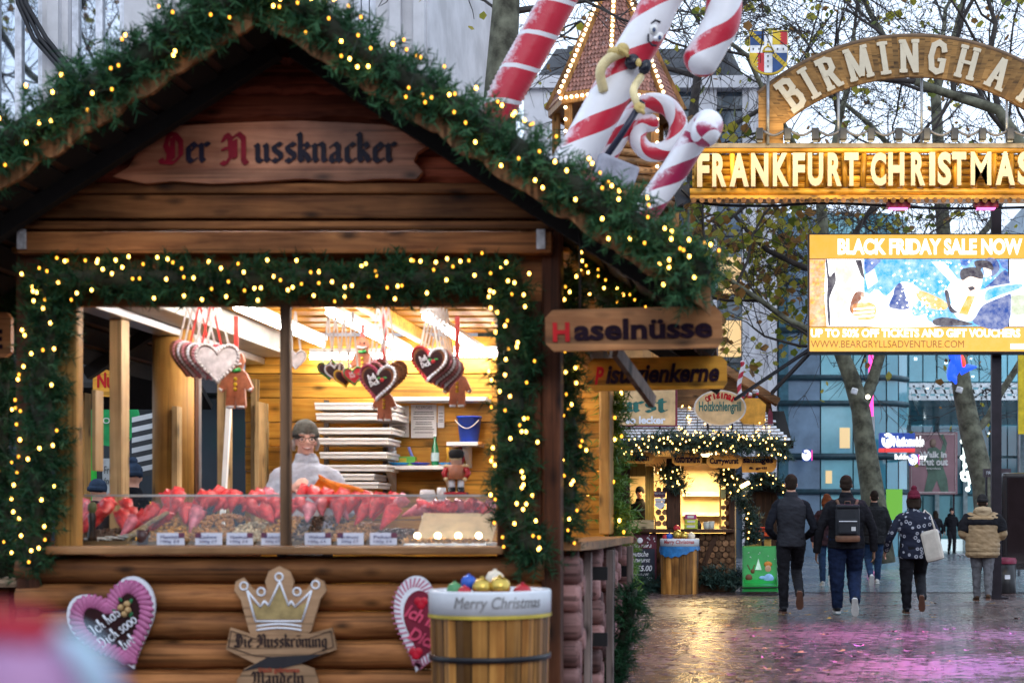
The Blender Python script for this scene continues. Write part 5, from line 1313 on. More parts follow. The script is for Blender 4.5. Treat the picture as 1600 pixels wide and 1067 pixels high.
for i, (dx, e) in enumerate(((22, ICG), (8, ICY), (-6, ICE_W), (-18, ICG))):
    gheart(('small green rimmed heart in front of the little cluster', 'small yellow rimmed heart in the little cluster', 'small white rimmed heart in the little cluster', 'small dark green heart at the back of the little cluster')[i], 530 + dx, 588 - i * 3 + (6 if i == 1 else 0), 9.3 + i * .06, 34, rad(30 - i * 10), rad(10), (e, e), CHOC if i else ICR, RIBW, i == 0, CLR)
for i in range(3):
    gheart(('big chocolate heart with white and wine icing hanging lowest above the trays', 'brown heart peeping from behind the big chocolate one', 'third heart stacked behind the big chocolate one')[i], 590 + i * 9, 598 - i * 5, 9.0 + i * .06, 68 - i * 2, rad(-8 + i * 20), rad(-4), (ICE_W, flat('wine_icing', (.25, .03, .07), rough=.35)) if i == 0 else (GING, ICP), CHOC, RIBW, i == 0, CLR)
for i in range(6):
    gheart(('red rimmed heart with white script at the front of the big cluster', 'second heart behind the red rimmed one', 'third heart behind the red rimmed one with rosy edge', 'fourth heart of the big cluster', 'fifth heart of the big cluster', 'last heart of the big cluster turned towards the bucket')[i], 670 + i * 6, 569 + i * 3, 8.95 + i * .05, 66 - i, rad(-6 + i * 12), rad(-5), (ICE_W, ICR) if i == 0 else (ICP, GING) if i % 2 else (ICE_W, ICR), CHOC, RIBW, i == 0, CLR)
def ginger_man(label, px, py, Y, hpx, top=2.58, wrap=False):
    s = L(hpx, Y) / 2; c = V(px, py, Y); t = thing('gingerbread_figure', label, 'gingerbread figure', c, 'gingerbread figures strung from the ceiling')
    o = [(-.28, -1), (-.05, -1), (0, -.55), (.05, -1), (.28, -1), (.34, -.9), (.30, -.3), (.5, -.45), (.58, -.3), (.36, .2), (.2, .34), (.3, .6), (.22, .85), (0, .96), (-.22, .85), (-.3, .6), (-.2, .34), (-.36, .2), (-.58, -.3), (-.5, -.45), (-.30, -.3), (-.34, -.9)]
    k = MB(); k.prism([(x * s, 0, y * s) for x, y in o], (0, .03, 0)); k.build('body', FOIL if wrap else flat('spiced_biscuit', (.36, .12, .06), rough=.45, var=.3, scale=20), t, local=True)
    k = MB()
    for z in (-.35, -.18, 0): k.ball((0, -.004, z * s), (s * .07,) * 3, 0, 8)
    k.build('button', ICY, t, local=True)
    k = MB()
    for sx in (-1, 1): k.tube([(sx * s * .3, -.004, -.95 * s), (sx * s * .05, -.004, -.95 * s)], s * .05, 6); k.tube([(sx * s * .56, -.004, -.32 * s), (sx * s * .44, -.004, -.4 * s)], s * .045, 6)
    k.tube([(-.2 * s, -.004, .52 * s), (0, -.006, .46 * s), (.2 * s, -.004, .52 * s)], s * .04, 6); k.build('icing', ICE_W, t, local=True)
    k = MB(); k.tube([(-.15 * s, -.004, .3 * s), (.0, -.01, .27 * s), (.18 * s, -.004, .33 * s)], s * .07, 6); k.build('scarf', ICG, t, local=True)
    k = MB(); k.ball((-.09 * s, -.004, .68 * s), s * .045, 0, 6); k.ball((.09 * s, -.004, .68 * s), s * .045, 0, 6); k.build('eye', CHOC, t, local=True)
    k = MB(); k.beam((0, .012, s * .9), (0, .012, top - c.z), .004, .03, up=(1, 0, 0)); k.build('ribbon', RIBR, t, local=True)
ginger_man('gingerbread figure on a red ribbon next to the shutter box hearts', 368, 592, 9.5, 92, wrap=False)
ginger_man('iced gingerbread figure hanging under the big chocolate heart', 600, 625, 9.25, 66)
ginger_man('gingerbread figure on red ribbon above the small heart cluster', 566, 560, 9.9, 70)
ginger_man('gingerbread figure with green scarf hanging beyond the red rimmed hearts', 714, 598, 9.5, 76)

# back wall: tray rack, shelves, notices, bottles
TRAYW = flat('white_trays', (.70, .68, .66), rough=.35, var=.08, scale=4)
ty = [(492, 612, 629, 640), (494, 618, 645, 656), (495, 612, 668, 678), (498, 606, 684, 694), (500, 604, 706, 716), (496, 604, 726, 736), (500, 584, 740, 750), (498, 590, 753, 763)]
tn = ('topmost white baking tray on the back wall rack', 'second white tray from the top of the rack', 'white tray level with the paper notices', 'white tray level with the bottle top', 'white tray beside the plastic bottle', 'white tray level with the blue plates', 'thin white tray low on the rack', 'lowest white tray beside the orange cloth')
for (a, c, y0, y1), lab in zip(ty, tn):
    t = thing('baking_tray', lab, 'tray', V((a + c) / 2, y1, 11.5), 'white baking trays in the rack'); k = MB(); k.span(V(a, y1, 11.45), V(c, y0 + 4, 11.45) + Vector((0, .42, 0)), bev=.004); k.build('tray', TRAYW, t)
    k = MB(); k.span(V(a - 1, y0 + 3.8, 11.44), V(c + 1, y0, 11.44) + Vector((0, .44, 0)), bev=.004); k.build('rim', WHITE, t)
rk = thing('tray_rack', 'dark metal uprights of the tray rack on the back wall', 'rack', V(520, 770, 11.9))
for px in (506, 598):
    k = MB(); k.span(V(px, 770, 11.92), V(px + 6, 625, 11.92) + Vector((0, .04, 0))); k.build('upright', flat('rack_metal', (.10, .09, .09), rough=.4, metal=.6), rk)
def wall_shelf(label, a, c, y, dep, br):
    t = thing('wall_shelf', label, 'shelf', V((a + c) / 2, y + 6, 11.98 - dep)); p, q = V(a, y + 6, 11.985), V(c, y, 11.985)
    k = MB(); k.span((p.x, 11.985 - dep, p.z), (q.x, 11.983, q.z), bev=.004); k.build('board', WHITE, t)
    for b_ in br: k = MB(); k.prism([V(b_, y + 6.5, 11.97), V(b_, y + 38, 11.97), V(b_, y + 6.5, 11.97) + Vector((0, -dep * .8, 0))], (.04, 0, 0)); k.build('bracket', WHITE, t)
    return q.z
wall_shelf('long grey white shelf high on the back wall above the notices', 610, 768, 624, .25, ())
zl = wall_shelf('low white shelf carrying bottles and blue plates', 604, 716, 729, .28, (612, 700))
zb = wall_shelf('small bracket shelf under the blue bucket', 708, 756, 693, .28, (730,))
NOTE = flat('paper', (.62, .61, .60), rough=.7, var=.05); INK = flat('grey_ink', (.10, .10, .10), rough=.7)
for a, c, y0, y1, lab, ttl in ((608, 639, 634, 683, 'plain printed notice beside the tray rack', ''), (642, 682, 632, 684, 'printed allergies notice pinned to the back wall', 'ALLERGIES'), (684, 694, 634, 668, 'narrow paper strip beside the allergies notice', '')):
    t = thing('notice', lab, 'notice', V((a + c) / 2, y1, 11.97), 'paper notices on the back wall'); k = MB(); k.pxrect(a, y0, c, y1, 11.975, .004); k.build('sheet', NOTE, t)
    k = MB()
    if ttl: k.pxtext(ttl, a + 7, y0 + 2, c - 7, y0 + 7, 11.974, .002)
    rr_ = random.Random(a); y = y0 + 11
    while y < y1 - 6: w_ = rr_.uniform(.3, .42) * (c - a); m_ = (a + c) / 2; k.pxrect(m_ - w_, y, m_ + w_, y + 1.2, 11.9735, .001); y += rr_.choice((3, 3, 5))
    k.build('printing', INK, t)
bk = thing('bucket', 'blue plastic bucket with white handle on the small bracket shelf', 'bucket', V(732, 691, 11.8)); c = Vector((X(732, 11.8), 11.83, zb + .002))
k = MB(); k.lathe([(0, 0), (.075, 0), (.098, .2), (.105, .2), (.105, .215), (.094, .215), (.07, .01), (0, .01)], c, 24); k.build('pail', flat('blue_plastic', (.008, .06, .50), rough=.35), bk)
k = MB(); k.tube([c + Vector((.104 * math.cos(a), -.104 + .0 * a, .19 - .09 * math.sin(a))) for a in np.linspace(PI, 2 * PI - PI, 2)] if False else [c + Vector((-.10 + .2 * u, -.10 - .01 * math.sin(PI * u), .18 - .07 * math.sin(PI * u))) for u in np.linspace(0, 1, 12)], .004, 6); k.build('handle', WHITE, bk)
k = MB(); k.box(c + Vector((0, -.02, -.0135)), (.26, .2, .02), bev=.003); one(k, 'orange_tray', flat('orange_board', (.5, .2, .03), rough=.4), 'thin orange board under the blue bucket', 'board')
bt = thing('plastic_bottle', 'clear plastic water bottle with blue cap on the low shelf', 'bottle', (X(612, 11.8), 11.82, zl)); c = bt.location
k = MB(); k.lathe([(0, .004), (.034, .004), (.036, .02), (.034, .1), (.036, .15), (.03, .19), (.013, .235), (.013, .25)], c, 18); k.build('body', glass('bottle_plastic', (.80, .86, .9), .25, .08), bt)
k = MB(); k.lathe([(.015, .25), (.015, .272), (0, .272)], c, 14); k.build('cap', flat('blue_cap', (.03, .1, .4), rough=.4), bt); k = MB(); k.lathe([(.0362, .08), (.0362, .13)], c, 18); k.build('label', flat('pale_label', (.5, .55, .62), rough=.5), bt)
bt = thing('glass_bottle', 'green glass water bottle with pale label beside the blue plates', 'bottle', (X(679, 11.8), 11.82, zl)); c = bt.location
k = MB(); k.lathe([(0, .002), (.031, .002), (.033, .015), (.033, .12), (.026, .16), (.013, .2), (.012, .245)], c, 18); k.build('body', flat('green_glass', (.01, .16, .06), rough=.1, spec=.8, coat=.6), bt); k = MB(); k.lathe([(.0335, .04), (.0335, .11)], c, 18); k.build('label', flat('pale_blue_label', (.5, .66, .66), rough=.5), bt); k = MB(); k.lathe([(.013, .245), (.014, .262), (0, .262)], c, 12); k.build('cap', WHITE, bt)
for px, lab in ((622, 'light blue plate beside the plastic bottle'), (655, 'dark blue plate in the middle of the low shelf'), (700, 'blue plate beyond the green bottle')):
    k = MB(); k.lathe([(0, .0), (.05, .0), (.085, .018), (.083, .022), (.05, .006), (0, .006)], (X(px, 11.75), 11.78, zl + .002), 24); one(k, 'plate', flat('plate_blue' if px != 655 else 'plate_navy', (.02, .25, .62) if px != 655 else (.03, .05, .35), rough=.3), lab, 'plate', 'blue plates on the low shelf')
bx = thing('tea_box', 'green and yellow tea box behind the blue plates', 'box', (X(636, 11.9), 11.92, zl)); c = bx.location
k = MB(); k.box(c + Vector((0, 0, .042)), (.14, .08, .08), bev=.003); k.build('carton', flat('leaf_green_card', (.10, .36, .06), rough=.5), bx); k = MB(); k.box(c + Vector((-.03, -.042, .05)), (.06, .003, .035)); k.build('label', flat('yellow_card', (.6, .5, .05), rough=.5), bx)
for i, (px, col, lab) in enumerate(((648, (.10, .12, .4), 'dark blue handled brush leaning over the tea box'), (699, (.65, .36, .03), 'yellow handled scraper standing behind the green bottle'), (712, (.5, .03, .04), 'red cloth bundle hanging under the bucket shelf'))):
    t = thing('kitchen_tool', lab, 'utensil', (X(px, 11.9), 11.9, zl)); c = t.location; k = MB(); k.tube([c + Vector((0, 0, .0)), c + Vector((-.02 + .03 * i, 0, .08)), c + Vector((-.05 + .05 * i, 0, .16))], [.02, .013, .011] if i < 2 else [.05, .045, .02], 8); k.build('handle', flat('tool_colour_' + ('blue', 'yellow', 'red')[i], col, rough=.4), t); k = MB(); k.box(c + Vector((.01, 0, .02)), (.05, .02, .04), bev=.004); k.build('head', flat('tool_red', (.35, .03, .05), rough=.5), t)
for px, r, h, lab in ((668, .05, .06, 'squat white ceramic pot behind the case'), (690, .03, .075, 'small white cup next to the nutcracker figure')):
    k = MB(); c = (X(px, 9.6), 9.6, 1.36); k.lathe([(0, 0), (r, 0), (r * 1.05, h * .6), (r * .9, h), (r * .8, h), (r * .85, .01), (0, .01)], c, 20); k.lathe([(0, -.3), (r * .8, -.3), (r * .8, -.001), (0, -.001)], c, 12); one(k, 'white_pot', WHITE, lab, 'pot')
k = MB(); k.span((X(640, 9.6), 9.3, 1.0), (X(775, 9.6), 9.75, 1.055)); one(k, 'work_surface', STEEL, 'steel work surface behind the warming tray', 'worktop')

# nutcracker figure on the case
nc = thing('nutcracker', 'wooden nutcracker soldier in black busby and red coat standing on the glass case', 'figurine', V(713, 772, 8.95)); zb_ = Z(772, 8.95); u = L(70, 8.95)
def N_(x, y, z): return Vector((X(713, 8.95) + x * u, 8.95 + y * u, zb_ + z * u))
k = MB(); k.box(N_(0, 0, .02), (.5 * u, .35 * u, .05 * u), bev=.004); k.build('base', flat('lacquer_red', (.33, .015, .02), rough=.25), nc)
k = MB()
for sx in (-1, 1): k.cyl(N_(.1 * sx, 0, .05), N_(.1 * sx, 0, .36), .07 * u, n=12)
k.build('leg', ICE_W, nc); k = MB()
for sx in (-1, 1): k.cyl(N_(.1 * sx, -.01, .045), N_(.1 * sx, -.01, .16), .085 * u, n=12); k.ball(N_(.1 * sx, -.07, .07), (.07 * u, .1 * u, .04 * u))
k.build('boot', flat('lacquer_black', (.012, .012, .014), rough=.2), nc)
k = MB(); k.lathe([(0, .34), (.2, .34), (.17, .48), (.2, .62), (.1, .66), (0, .66)], (0, 0, 0), 16); k.v = [tuple(N_(*p)) for p in k.v]; k.build('coat', flat('tan_red_coat', (.42, .16, .09), rough=.3), nc)
k = MB()
for sx in (-1, 1): k.tube([N_(.2 * sx, 0, .6), N_(.27 * sx, -.02, .46), N_(.22 * sx, -.08, .36)], [.075 * u, .065 * u, .05 * u], 10)
k.build('arm', flat('lacquer_red', (.33, .015, .02)), nc); k = MB()
for sx in (-1, 1): k.ball(N_(.2 * sx, 0, .63), (.1 * u, .09 * u, .04 * u)); k.ball(N_(.21 * sx, -.1, .33), .05 * u)
k.build('epaulette', flat('gilt', (.6, .45, .25), rough=.3), nc)
k = MB(); k.ball(N_(0, 0, .72), (.13 * u, .12 * u, .13 * u)); k.box(N_(0, -.11, .67), (.1 * u, .04 * u, .1 * u), bev=.003); k.ball(N_(0, -.13, .74), .03 * u); k.build('head', flat('doll_skin', (.55, .32, .22), rough=.35), nc)
k = MB(); k.lathe([(.14, .78), (.17, .84), (.18, .93), (.12, 1.0), (0, 1.0)], (0, 0, 0), 16); k.v = [tuple(N_(*p)) for p in k.v]; k.build('hat', flat('busby_black', (.012, .011, .012), rough=.8), nc)
k = MB(); k.tube([N_(-.13, -.07, .79), N_(0, -.15, .77), N_(.13, -.07, .79)], .02 * u, 6); k.build('hat_band', flat('gilt', (.6, .45, .25)), nc)

# the vendor behind the counter
for nm, c in (('coat_black', (.010, .010, .013)), ('trousers_black', (.011, .011, .014)), ('shoe_black', (.015, .015, .018)), ('hair_dark', (.022, .014, .010)), ('hair_red', (.16, .045, .018)), ('denim', (.022, .045, .10)), ('denim_dark', (.010, .018, .048)), ('wool_grey', (.024, .025, .031)), ('hat_black', (.018, .018, .02)), ('hat_navy', (.022, .035, .06)), ('maroon_knit', (.10, .012, .025)), ('boot_brown', (.06, .035, .022)), ('plum_coat', (.035, .018, .024)), ('jogger_grey', (.11, .11, .12))):
    flat(nm, c, rough=.9 if 'shoe' not in nm else .4, var=.12 if nm == 'wool_grey' else .3, scale=14, bump=.15, spec=.12)
flat('sole_white', (.55, .55, .54), rough=.6); flat('sole_brown', (.11, .05, .032), rough=.6); flat('eye_white', (.7, .68, .65), rough=.2, var=.02); flat('eye_dark', (.03, .02, .015), rough=.1)
flat('jumper_pale', (.46, .50, .58), rough=.9, var=.08, scale=60, bump=.25); flat('khaki_puffer', (.27, .185, .10), rough=.55, var=.15, scale=6); flat('khaki_light', (.34, .25, .15), rough=.6, var=.15)
VY_, vz = 9.62, .2; vx = X(478, VY_); Hv = Z(663, VY_) - vz
t, P, R, s = person('smiling woman in grey beanie, glasses and pale blue polo neck holding an orange cloth', (vx, VY_, vz), PI + .22, Hv, 'jumper_pale', 'trousers_black', hands=[(-.16, .27, 1.15), (.06, .33, 1.22)], elbows=[(-.31, .05, 1.06), (.27, .08, 1.05)], bulk=1.12, hem=.82, hat=(flat('beanie', (.10, .10, .088), rough=.9, spec=.1, bump=.4, scale=60), False), turn=.18, lod=.009, skin=flat('pale_skin', (.84, .50, .39), rough=.5, var=.06, scale=14, spec=.3), hat_up=.006, eyes=False, collar=.07, feet=True, seed=3)
flat('hair_grey', (.35, .32, .30), rough=.8); flat('beanie', (.10, .10, .088), rough=.9, spec=.1, bump=.4, scale=60); flat('lip', (.38, .12, .10), rough=.4)
def part(mb, name, mt, par): return mb.build(name, mt, par, local=True)
for sx in (-1, 1):
    k = MB(); k.ball(P(.033 * sx, .080, -.002), (.0115 * s, .0115 * s, .0085 * s), 0, 12); eo = part(k, 'eye', MC['eye_white'], t)
    k = MB(); k.ball(P(.033 * sx, .0905, -.002), (.0065 * s, .004 * s, .0065 * s), 0, 10); part(k, 'iris', MC['eye_dark'], eo)
    k = MB(); k.tube([P(.012 * sx, .092, .032), P(.034 * sx, .093, .039), P(.055 * sx, .078, .032)], .004 * s, 6); part(k, 'eyebrow', MC['hair_grey'], t)
k = MB(); k.tube([P(-.037, .066, -.052), P(-.02, .084, -.065), P(0, .089, -.070), P(.02, .084, -.065), P(.037, .066, -.052)], [.003 * s, .0065 * s, .008 * s, .0065 * s, .003 * s], 8); mo = part(k, 'mouth', MC['lip'], t); k = MB(); k.tube([P(-.022, .087, -.063), P(0, .093, -.067), P(.022, .087, -.063)], [.003 * s, .005 * s, .003 * s], 6); part(k, 'teeth', MC['eye_white'], mo)
k = MB()
for sx in (-1, 1):
    k.tube([P(sx * (.034 + .024 * math.cos(a)), .100 - .008 * abs(math.cos(a)) , -.002 + .019 * math.sin(a)) for a in np.linspace(0, 2 * PI, 15)], .0022 * s, 6, caps=False)
    k.tube([P(sx * .058, .094, .002), P(sx * .078, .05, .004), P(sx * .084, -.01, .0)], .002 * s, 5)
k.tube([P(-.010, .101, .002), P(0, .104, .005), P(.010, .101, .002)], .0022 * s, 5); part(k, 'glasses', MC['eye_dark'], t)
k = MB()
for sx in (-1, 1): k.tube([P(.07 * sx, .01, .02), P(.083 * sx, -.012, -.03), P(.076 * sx, -.03, -.075)], [.012 * s, .018 * s, .01 * s], 8)
part(k, 'hair', MC['hair_grey'], t)
k = MB(); k.tube([P(0, -.036, .018), P(0, -.034, .05)], [(.098 * s, .116 * s), (.099 * s, .117 * s)], 24, 0, ref=Vector((1, 0, 0))); part(k, 'hat_brim', flat('beanie_brim', (.045, .045, .042), rough=.9, spec=.1, bump=.5, scale=90), t)
# orange cloth: a draped sheet from the hand across the counter
k = MB(); nu, nv = 26, 12; vs = []
for i in range(nu + 1):
    u = i / nu
    for j in range(nv + 1):
        w_ = j / nv; px = 497 + 88 * u + 6 * math.sin(w_ * 7); py = (742 + 34 * u ** 1.3 + 3 * math.sin(w_ * 16 + u * 6)) + (w_) * (30 + 24 * math.sin(PI * min(1, u * 1.1))) ; Y = 9.28 - .12 * w_ + .035 * math.sin(w_ * 17 + u * 5) + .02 * math.sin(u * 9 + w_ * 3)
        vs.append(V(px - 14 * w_ * (1 - u), min(py, 792), Y))
m = nv + 1; k.add(vs, [(i * m + j, i * m + j + 1, (i + 1) * m + j + 1, (i + 1) * m + j) for i in range(nu) for j in range(nv)], 0, True)
oc = k.build('orange_cloth', flat('orange_fabric', (.62, .16, .012), rough=.8, var=.2, scale=30)); tag(oc, 'crumpled orange cloth held by the vendor and trailing over the glass case', 'cloth')
md = oc.modifiers.new('t', 'SOLIDIFY'); md.thickness = .008

# beyond the side hatch: neighbouring stall, street stuff, two people in knitted hats
ns = thing('neighbour_stall', 'dark wooden stall seen through the side hatch with a sign board under its eave', 'market stall', (-8.0, 15.5, 0))
k = MB(); k.span((-10.2, 15.4, 0), (-7.0, 15.5, 1.0)); k.build('wall', POST, ns)
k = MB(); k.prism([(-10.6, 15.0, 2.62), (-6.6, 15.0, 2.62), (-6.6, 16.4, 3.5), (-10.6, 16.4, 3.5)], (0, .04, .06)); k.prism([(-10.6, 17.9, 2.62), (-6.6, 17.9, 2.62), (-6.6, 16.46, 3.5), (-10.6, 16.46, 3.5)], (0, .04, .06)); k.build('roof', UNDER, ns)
k = MB()
for x in (-10.1, -7.1): k.span((x - .07, 15.35, 1.0), (x + .07, 15.5, 2.6)); k.cut()
k.sep('post', JAMB, ns)
nsg = thing('neighbour_sign', 'rounded wooden sign board with red lettering under the neighbouring stall eave', 'sign', V(172, 622, 14.6)); k = MB(); k.pxprism([(145, 575), (152, 566), (196, 570), (200, 580), (198, 616), (190, 622), (152, 618), (145, 610)], 14.6, .04); k.build('board', SIGNO, nsg); k = MB(); k.pxtext('Nuss', 152, 582, 192, 606, 14.595, .006, bold=.03); k.build('lettering', RED, nsg)
gs = thing('shop_sign', 'round green shop sign with white lettering seen through the hatch', 'sign', V(172, 690, 19)); k = MB(); c = V(174, 655, 19); k.prism([c + Vector((.36 * math.cos(a), 0, .36 * math.sin(a))) for a in np.linspace(0, 2 * PI, 36)[:-1]], (0, .06, 0)); k.build('disc', flat('sign_green', (.02, .30, .09), rough=.4), gs); k = MB(); k.text('Optio', c + Vector((.04, -.006, -.03)), .3, .1, .006); k.build('lettering', WHITE, gs)
k = MB(); k.span(V(128, 790, 19.4), V(146, 640, 19.4) + Vector((0, .1, 0))); one(k, 'green_banner', flat('bright_green', (.03, .50, .05), rough=.5), 'bright green banner standing outside the side hatch', 'banner')
aw = thing('striped_awning', 'black and white striped awning beyond the side hatch', 'awning', V(235, 735, 18.5)); 
for q_, mt in ((0, WHITE), (1, flat('awning_black', (.02, .02, .022), rough=.6))):
    k = MB()
    for i in range(q_, 12, 2): k.prism([V(206, 642 + i * 8 + 10, 18.5), V(252, 642 + i * 8, 18.1), V(252, 650 + i * 8, 18.1), V(206, 650 + i * 8 + 10, 18.5)], (0, .02, 0))
    k.build('white_stripe' if q_ == 0 else 'black_stripe', mt, aw)
wp = thing('white_poster', 'white poster board with black lettering behind the knitted hats', 'poster', V(170, 800, 20.0)); k = MB(); k.pxrect(160, 716, 205, 800, 20.0, .05); k.build('board', flat('poster_white', (.6, .6, .6), rough=.5), wp); k = MB(); k.pxtext('Free', 163, 728, 180, 740, 19.995, .004); k.pxtext('for k', 163, 746, 182, 756, 19.995, .004); k.build('lettering', INK, wp)
person('person in navy bobble hat and dark coat passing outside the side hatch', (X(208, 13.6), 13.6, 0), rad(20), 1.74, 'coat_black', 'denim_dark', hat=('hat_navy', True), left=(.2, 0), right=(-.25, .1), seed=13, lod=.016)
person('shorter person in dark ribbed hat outside the side hatch by the green banner', (X(153, 13.9), 13.9, 0), rad(-10), 1.60, 'plum_coat', 'denim_dark', hat=('hat_navy', False), left=(-.2, .08), right=(.2, 0), seed=14, lod=.016)

# ================================================================== BARREL BINS
STAVE = wood('barrel_staves', (.22, .085, .018), (.46, .22, .055), 2, rough=.42, coat=.12, grain=18, isl=.7, knots=False)
BLUEB = flat('blue_bin_bag', (.02, .14, .36), rough=.3, var=.3, scale=14)
BAUB = [flat('gold_bauble', (.55, .38, .08), rough=.22, metal=.7), flat('blue_bauble', (.03, .10, .45), rough=.2), flat('red_bauble', (.42, .02, .03), rough=.2), flat('green_bauble', (.07, .25, .10), rough=.2), flat('pale_bauble', (.7, .62, .5), rough=.2)]
def barrel(label, px, Y, ztop, r, rim_h, n, lettering, tcol, baubles, bag=False, yellow=True, hoop=True, taper=.9):
    x = X(px, Y); b = thing('barrel_bin', label, 'litter bin', (x, Y, 0), 'wooden barrel litter bins'); zr = ztop - rim_h
    k = MB(); r1, r0 = r * .96, r * taper
    for i in range(n):
        a0, a1 = 2 * PI * (i + .035) / n, 2 * PI * (i + .965) / n; q = []
        for z, rr_ in ((0, r0), (zr, r1)):
            for a, off in ((a0, .0), ((a0 + a1) / 2, .006), (a1, .0)): q.append(Vector((x + (rr_ + off) * math.cos(a), Y + (rr_ + off) * math.sin(a), z)))
        k.add(q, [(0, 1, 4, 3), (1, 2, 5, 4)], 0)
    k.build('staves', STAVE, b); k = MB(); k.lathe([(r0 * .985, .01), (r1 * .985, zr)], (x, Y, 0), 32); k.build('liner', flat('bin_liner', (.02, .012, .01), rough=.8), b)
    k = MB(); k.lathe([(r1 - .005, zr - .004), (r, zr - .002), (r * 1.005, ztop - .01), (r * .99, ztop), (r * .9, ztop), (r * .88, ztop - .05)], (x, Y, 0), 48); k.build('rim', flat('white_rim', (.62, .64, .68), rough=.4, var=.08), b)
    if yellow: k = MB(); k.lathe([(r * 1.008, zr - .006), (r * 1.01, zr + .012)], (x, Y, 0), 48); k.build('rim_stripe', flat('yellow_stripe', (.5, .38, .06), rough=.4), b)
    # lettering bent round the rim
    k = MB(); k.text(lettering[0], (0, 0, 0), lettering[1], lettering[2], .003, shear=lettering[4], bold=lettering[5]); vv = []
    for vx_, vy_, vz_ in k.v:
        a = -PI / 2 + (vx_ + lettering[3]) / r; rr_ = r * 1.006 - vy_ ; vv.append((x + rr_ * math.cos(a), Y + rr_ * math.sin(a), zr + rim_h * .52 + vz_))
    k.v = vv; k.build('lettering', tcol, b)
    if hoop:
        k = MB()
        for zz in ((zr * .72,) if hoop is True else hoop):
            rr_ = r0 + (r1 - r0) * zz / zr + .012; k.lathe([(rr_ - .004, zz - .014), (rr_ + .006, zz - .012), (rr_ + .006, zz + .012), (rr_ - .004, zz + .014)], (x, Y, 0), 40)
        k.build('hoop', flat('black_hoop', (.014, .013, .016), rough=.35, metal=.3), b)
    if bag:
        k = MB(); P = []; n_ = 40
        top = [Vector((x + r * 1.02 * math.cos(a), Y + r * 1.02 * math.sin(a), zr + .0)) for a in np.linspace(-PI, 0, n_)]
        bot = [Vector((x + r * 1.05 * math.cos(a), Y + r * 1.05 * math.sin(a), zr - .06 - .12 * abs(math.sin(a * 1.0 + .4)) ** 2 * (1 if a < -.9 else .4) + .015 * math.sin(a * 17))) for a in np.linspace(-PI, 0, n_)]
        k.add(top + bot, [(i, i + 1, n_ + i + 1, n_ + i) for i in range(n_ - 1)], 0, True); k.build('bin_bag', BLUEB, b)
    k = MB(); k.lathe([(0, ztop - .06), (r * .89, ztop - .06)], (x, Y, 0), 24); k.build('lid', flat('red_lid', (.28, .03, .02), rough=.5), b)
    for i, (dx, dy, dz, rr_, m) in enumerate(baubles):
        k = MB(); k.ball((x + dx, Y + dy, ztop + dz), rr_, 0, 16); k.cyl((x + dx, Y + dy, ztop + dz + rr_ * .95), (x + dx, Y + dy, ztop + dz + rr_ * 1.15), rr_ * .2, n=8)
        one(k, 'bauble', BAUB[m], ('bauble on top of the ' + ('near' if Y < 10 else 'far') + ' barrel bin: ' + ('gold', 'blue', 'red', 'green', 'pale')[m] + (' large one in front', ' big one beside it', ' one lying behind', ' one at the edge', ' small one half hidden', ' one tucked low', ' one by the rim')[i % 7]), 'bauble', 'baubles on the barrel bins')
    return b
GREYL = flat('grey_lettering', (.20, .19, .19), rough=.5); REDL = flat('soft_red_lettering', (.38, .06, .06), rough=.5)
barrel('barrel bin with white rim and black hoop in front of the raspberry heart', 766, 7.2, .862, .305, .128, 22, ('Merry Christmas', .46, .075, .10, .25, 0), GREYL, [(-.02, -.12, .012, .05, 0), (.065, -.1, .015, .055, 0), (-.10, -.05, .035, .04, 1), (.02, .02, .045, .05, 4), (-.16, -.1, .0, .04, 3), (-.1, -.16, -.01, .035, 2), (.17, -.05, -.02, .05, 2)])
barrel('barrel bin with blue bag under its white rim before the chalkboard', 1062, 24.0, .93, .33, .13, 16, ('Merry Christmas', .56, .085, .0, .1, .02), REDL, [(-.03, -.1, .06, .085, 0), (.08, -.12, .04, .07, 0), (-.17, -.1, .03, .06, 1), (.2, -.1, .04, .065, 4), (-.05, .0, .17, .06, 2), (-.24, -.1, .02, .05, 2), (.13, .1, .03, .05, 1)], bag=True, yellow=False, hoop=False, taper=.94)

# blurred object close to the lens
fo = thing('padded_bag', 'lilac padded bag with crimson top and pale blue edge, very close and blurred', 'bag', V(60, 1060, .8))
k = MB(); c = V(40, 1110, .8); k.ball(c, (.055, .04, .05), 0, 24); k.ball(c + Vector((-.043, .012, .006)), (.05, .04, .05), 0, 24); remesh_src = k
k.build('body', flat('lilac_fabric', (.26, .14, .30), rough=.6, var=.45, scale=9, col2=(.46, .24, .42)), fo)
k = MB(); k.tube([V(-120, 985, .795), V(-20, 984, .785), V(60, 990, .785), V(105, 1000, .795)], [.008, .012, .012, .005], 14); k.build('top', flat('crimson_fabric', (.42, .01, .03), rough=.5), fo)
k = MB(); k.tube([V(95, 990, .785), V(130, 1015, .78), V(152, 1060, .78), V(165, 1130, .79)], [.005, .008, .008, .008], 12); k.build('edge', flat('pale_blue_piping', (.40, .56, .68), rough=.5), fo)

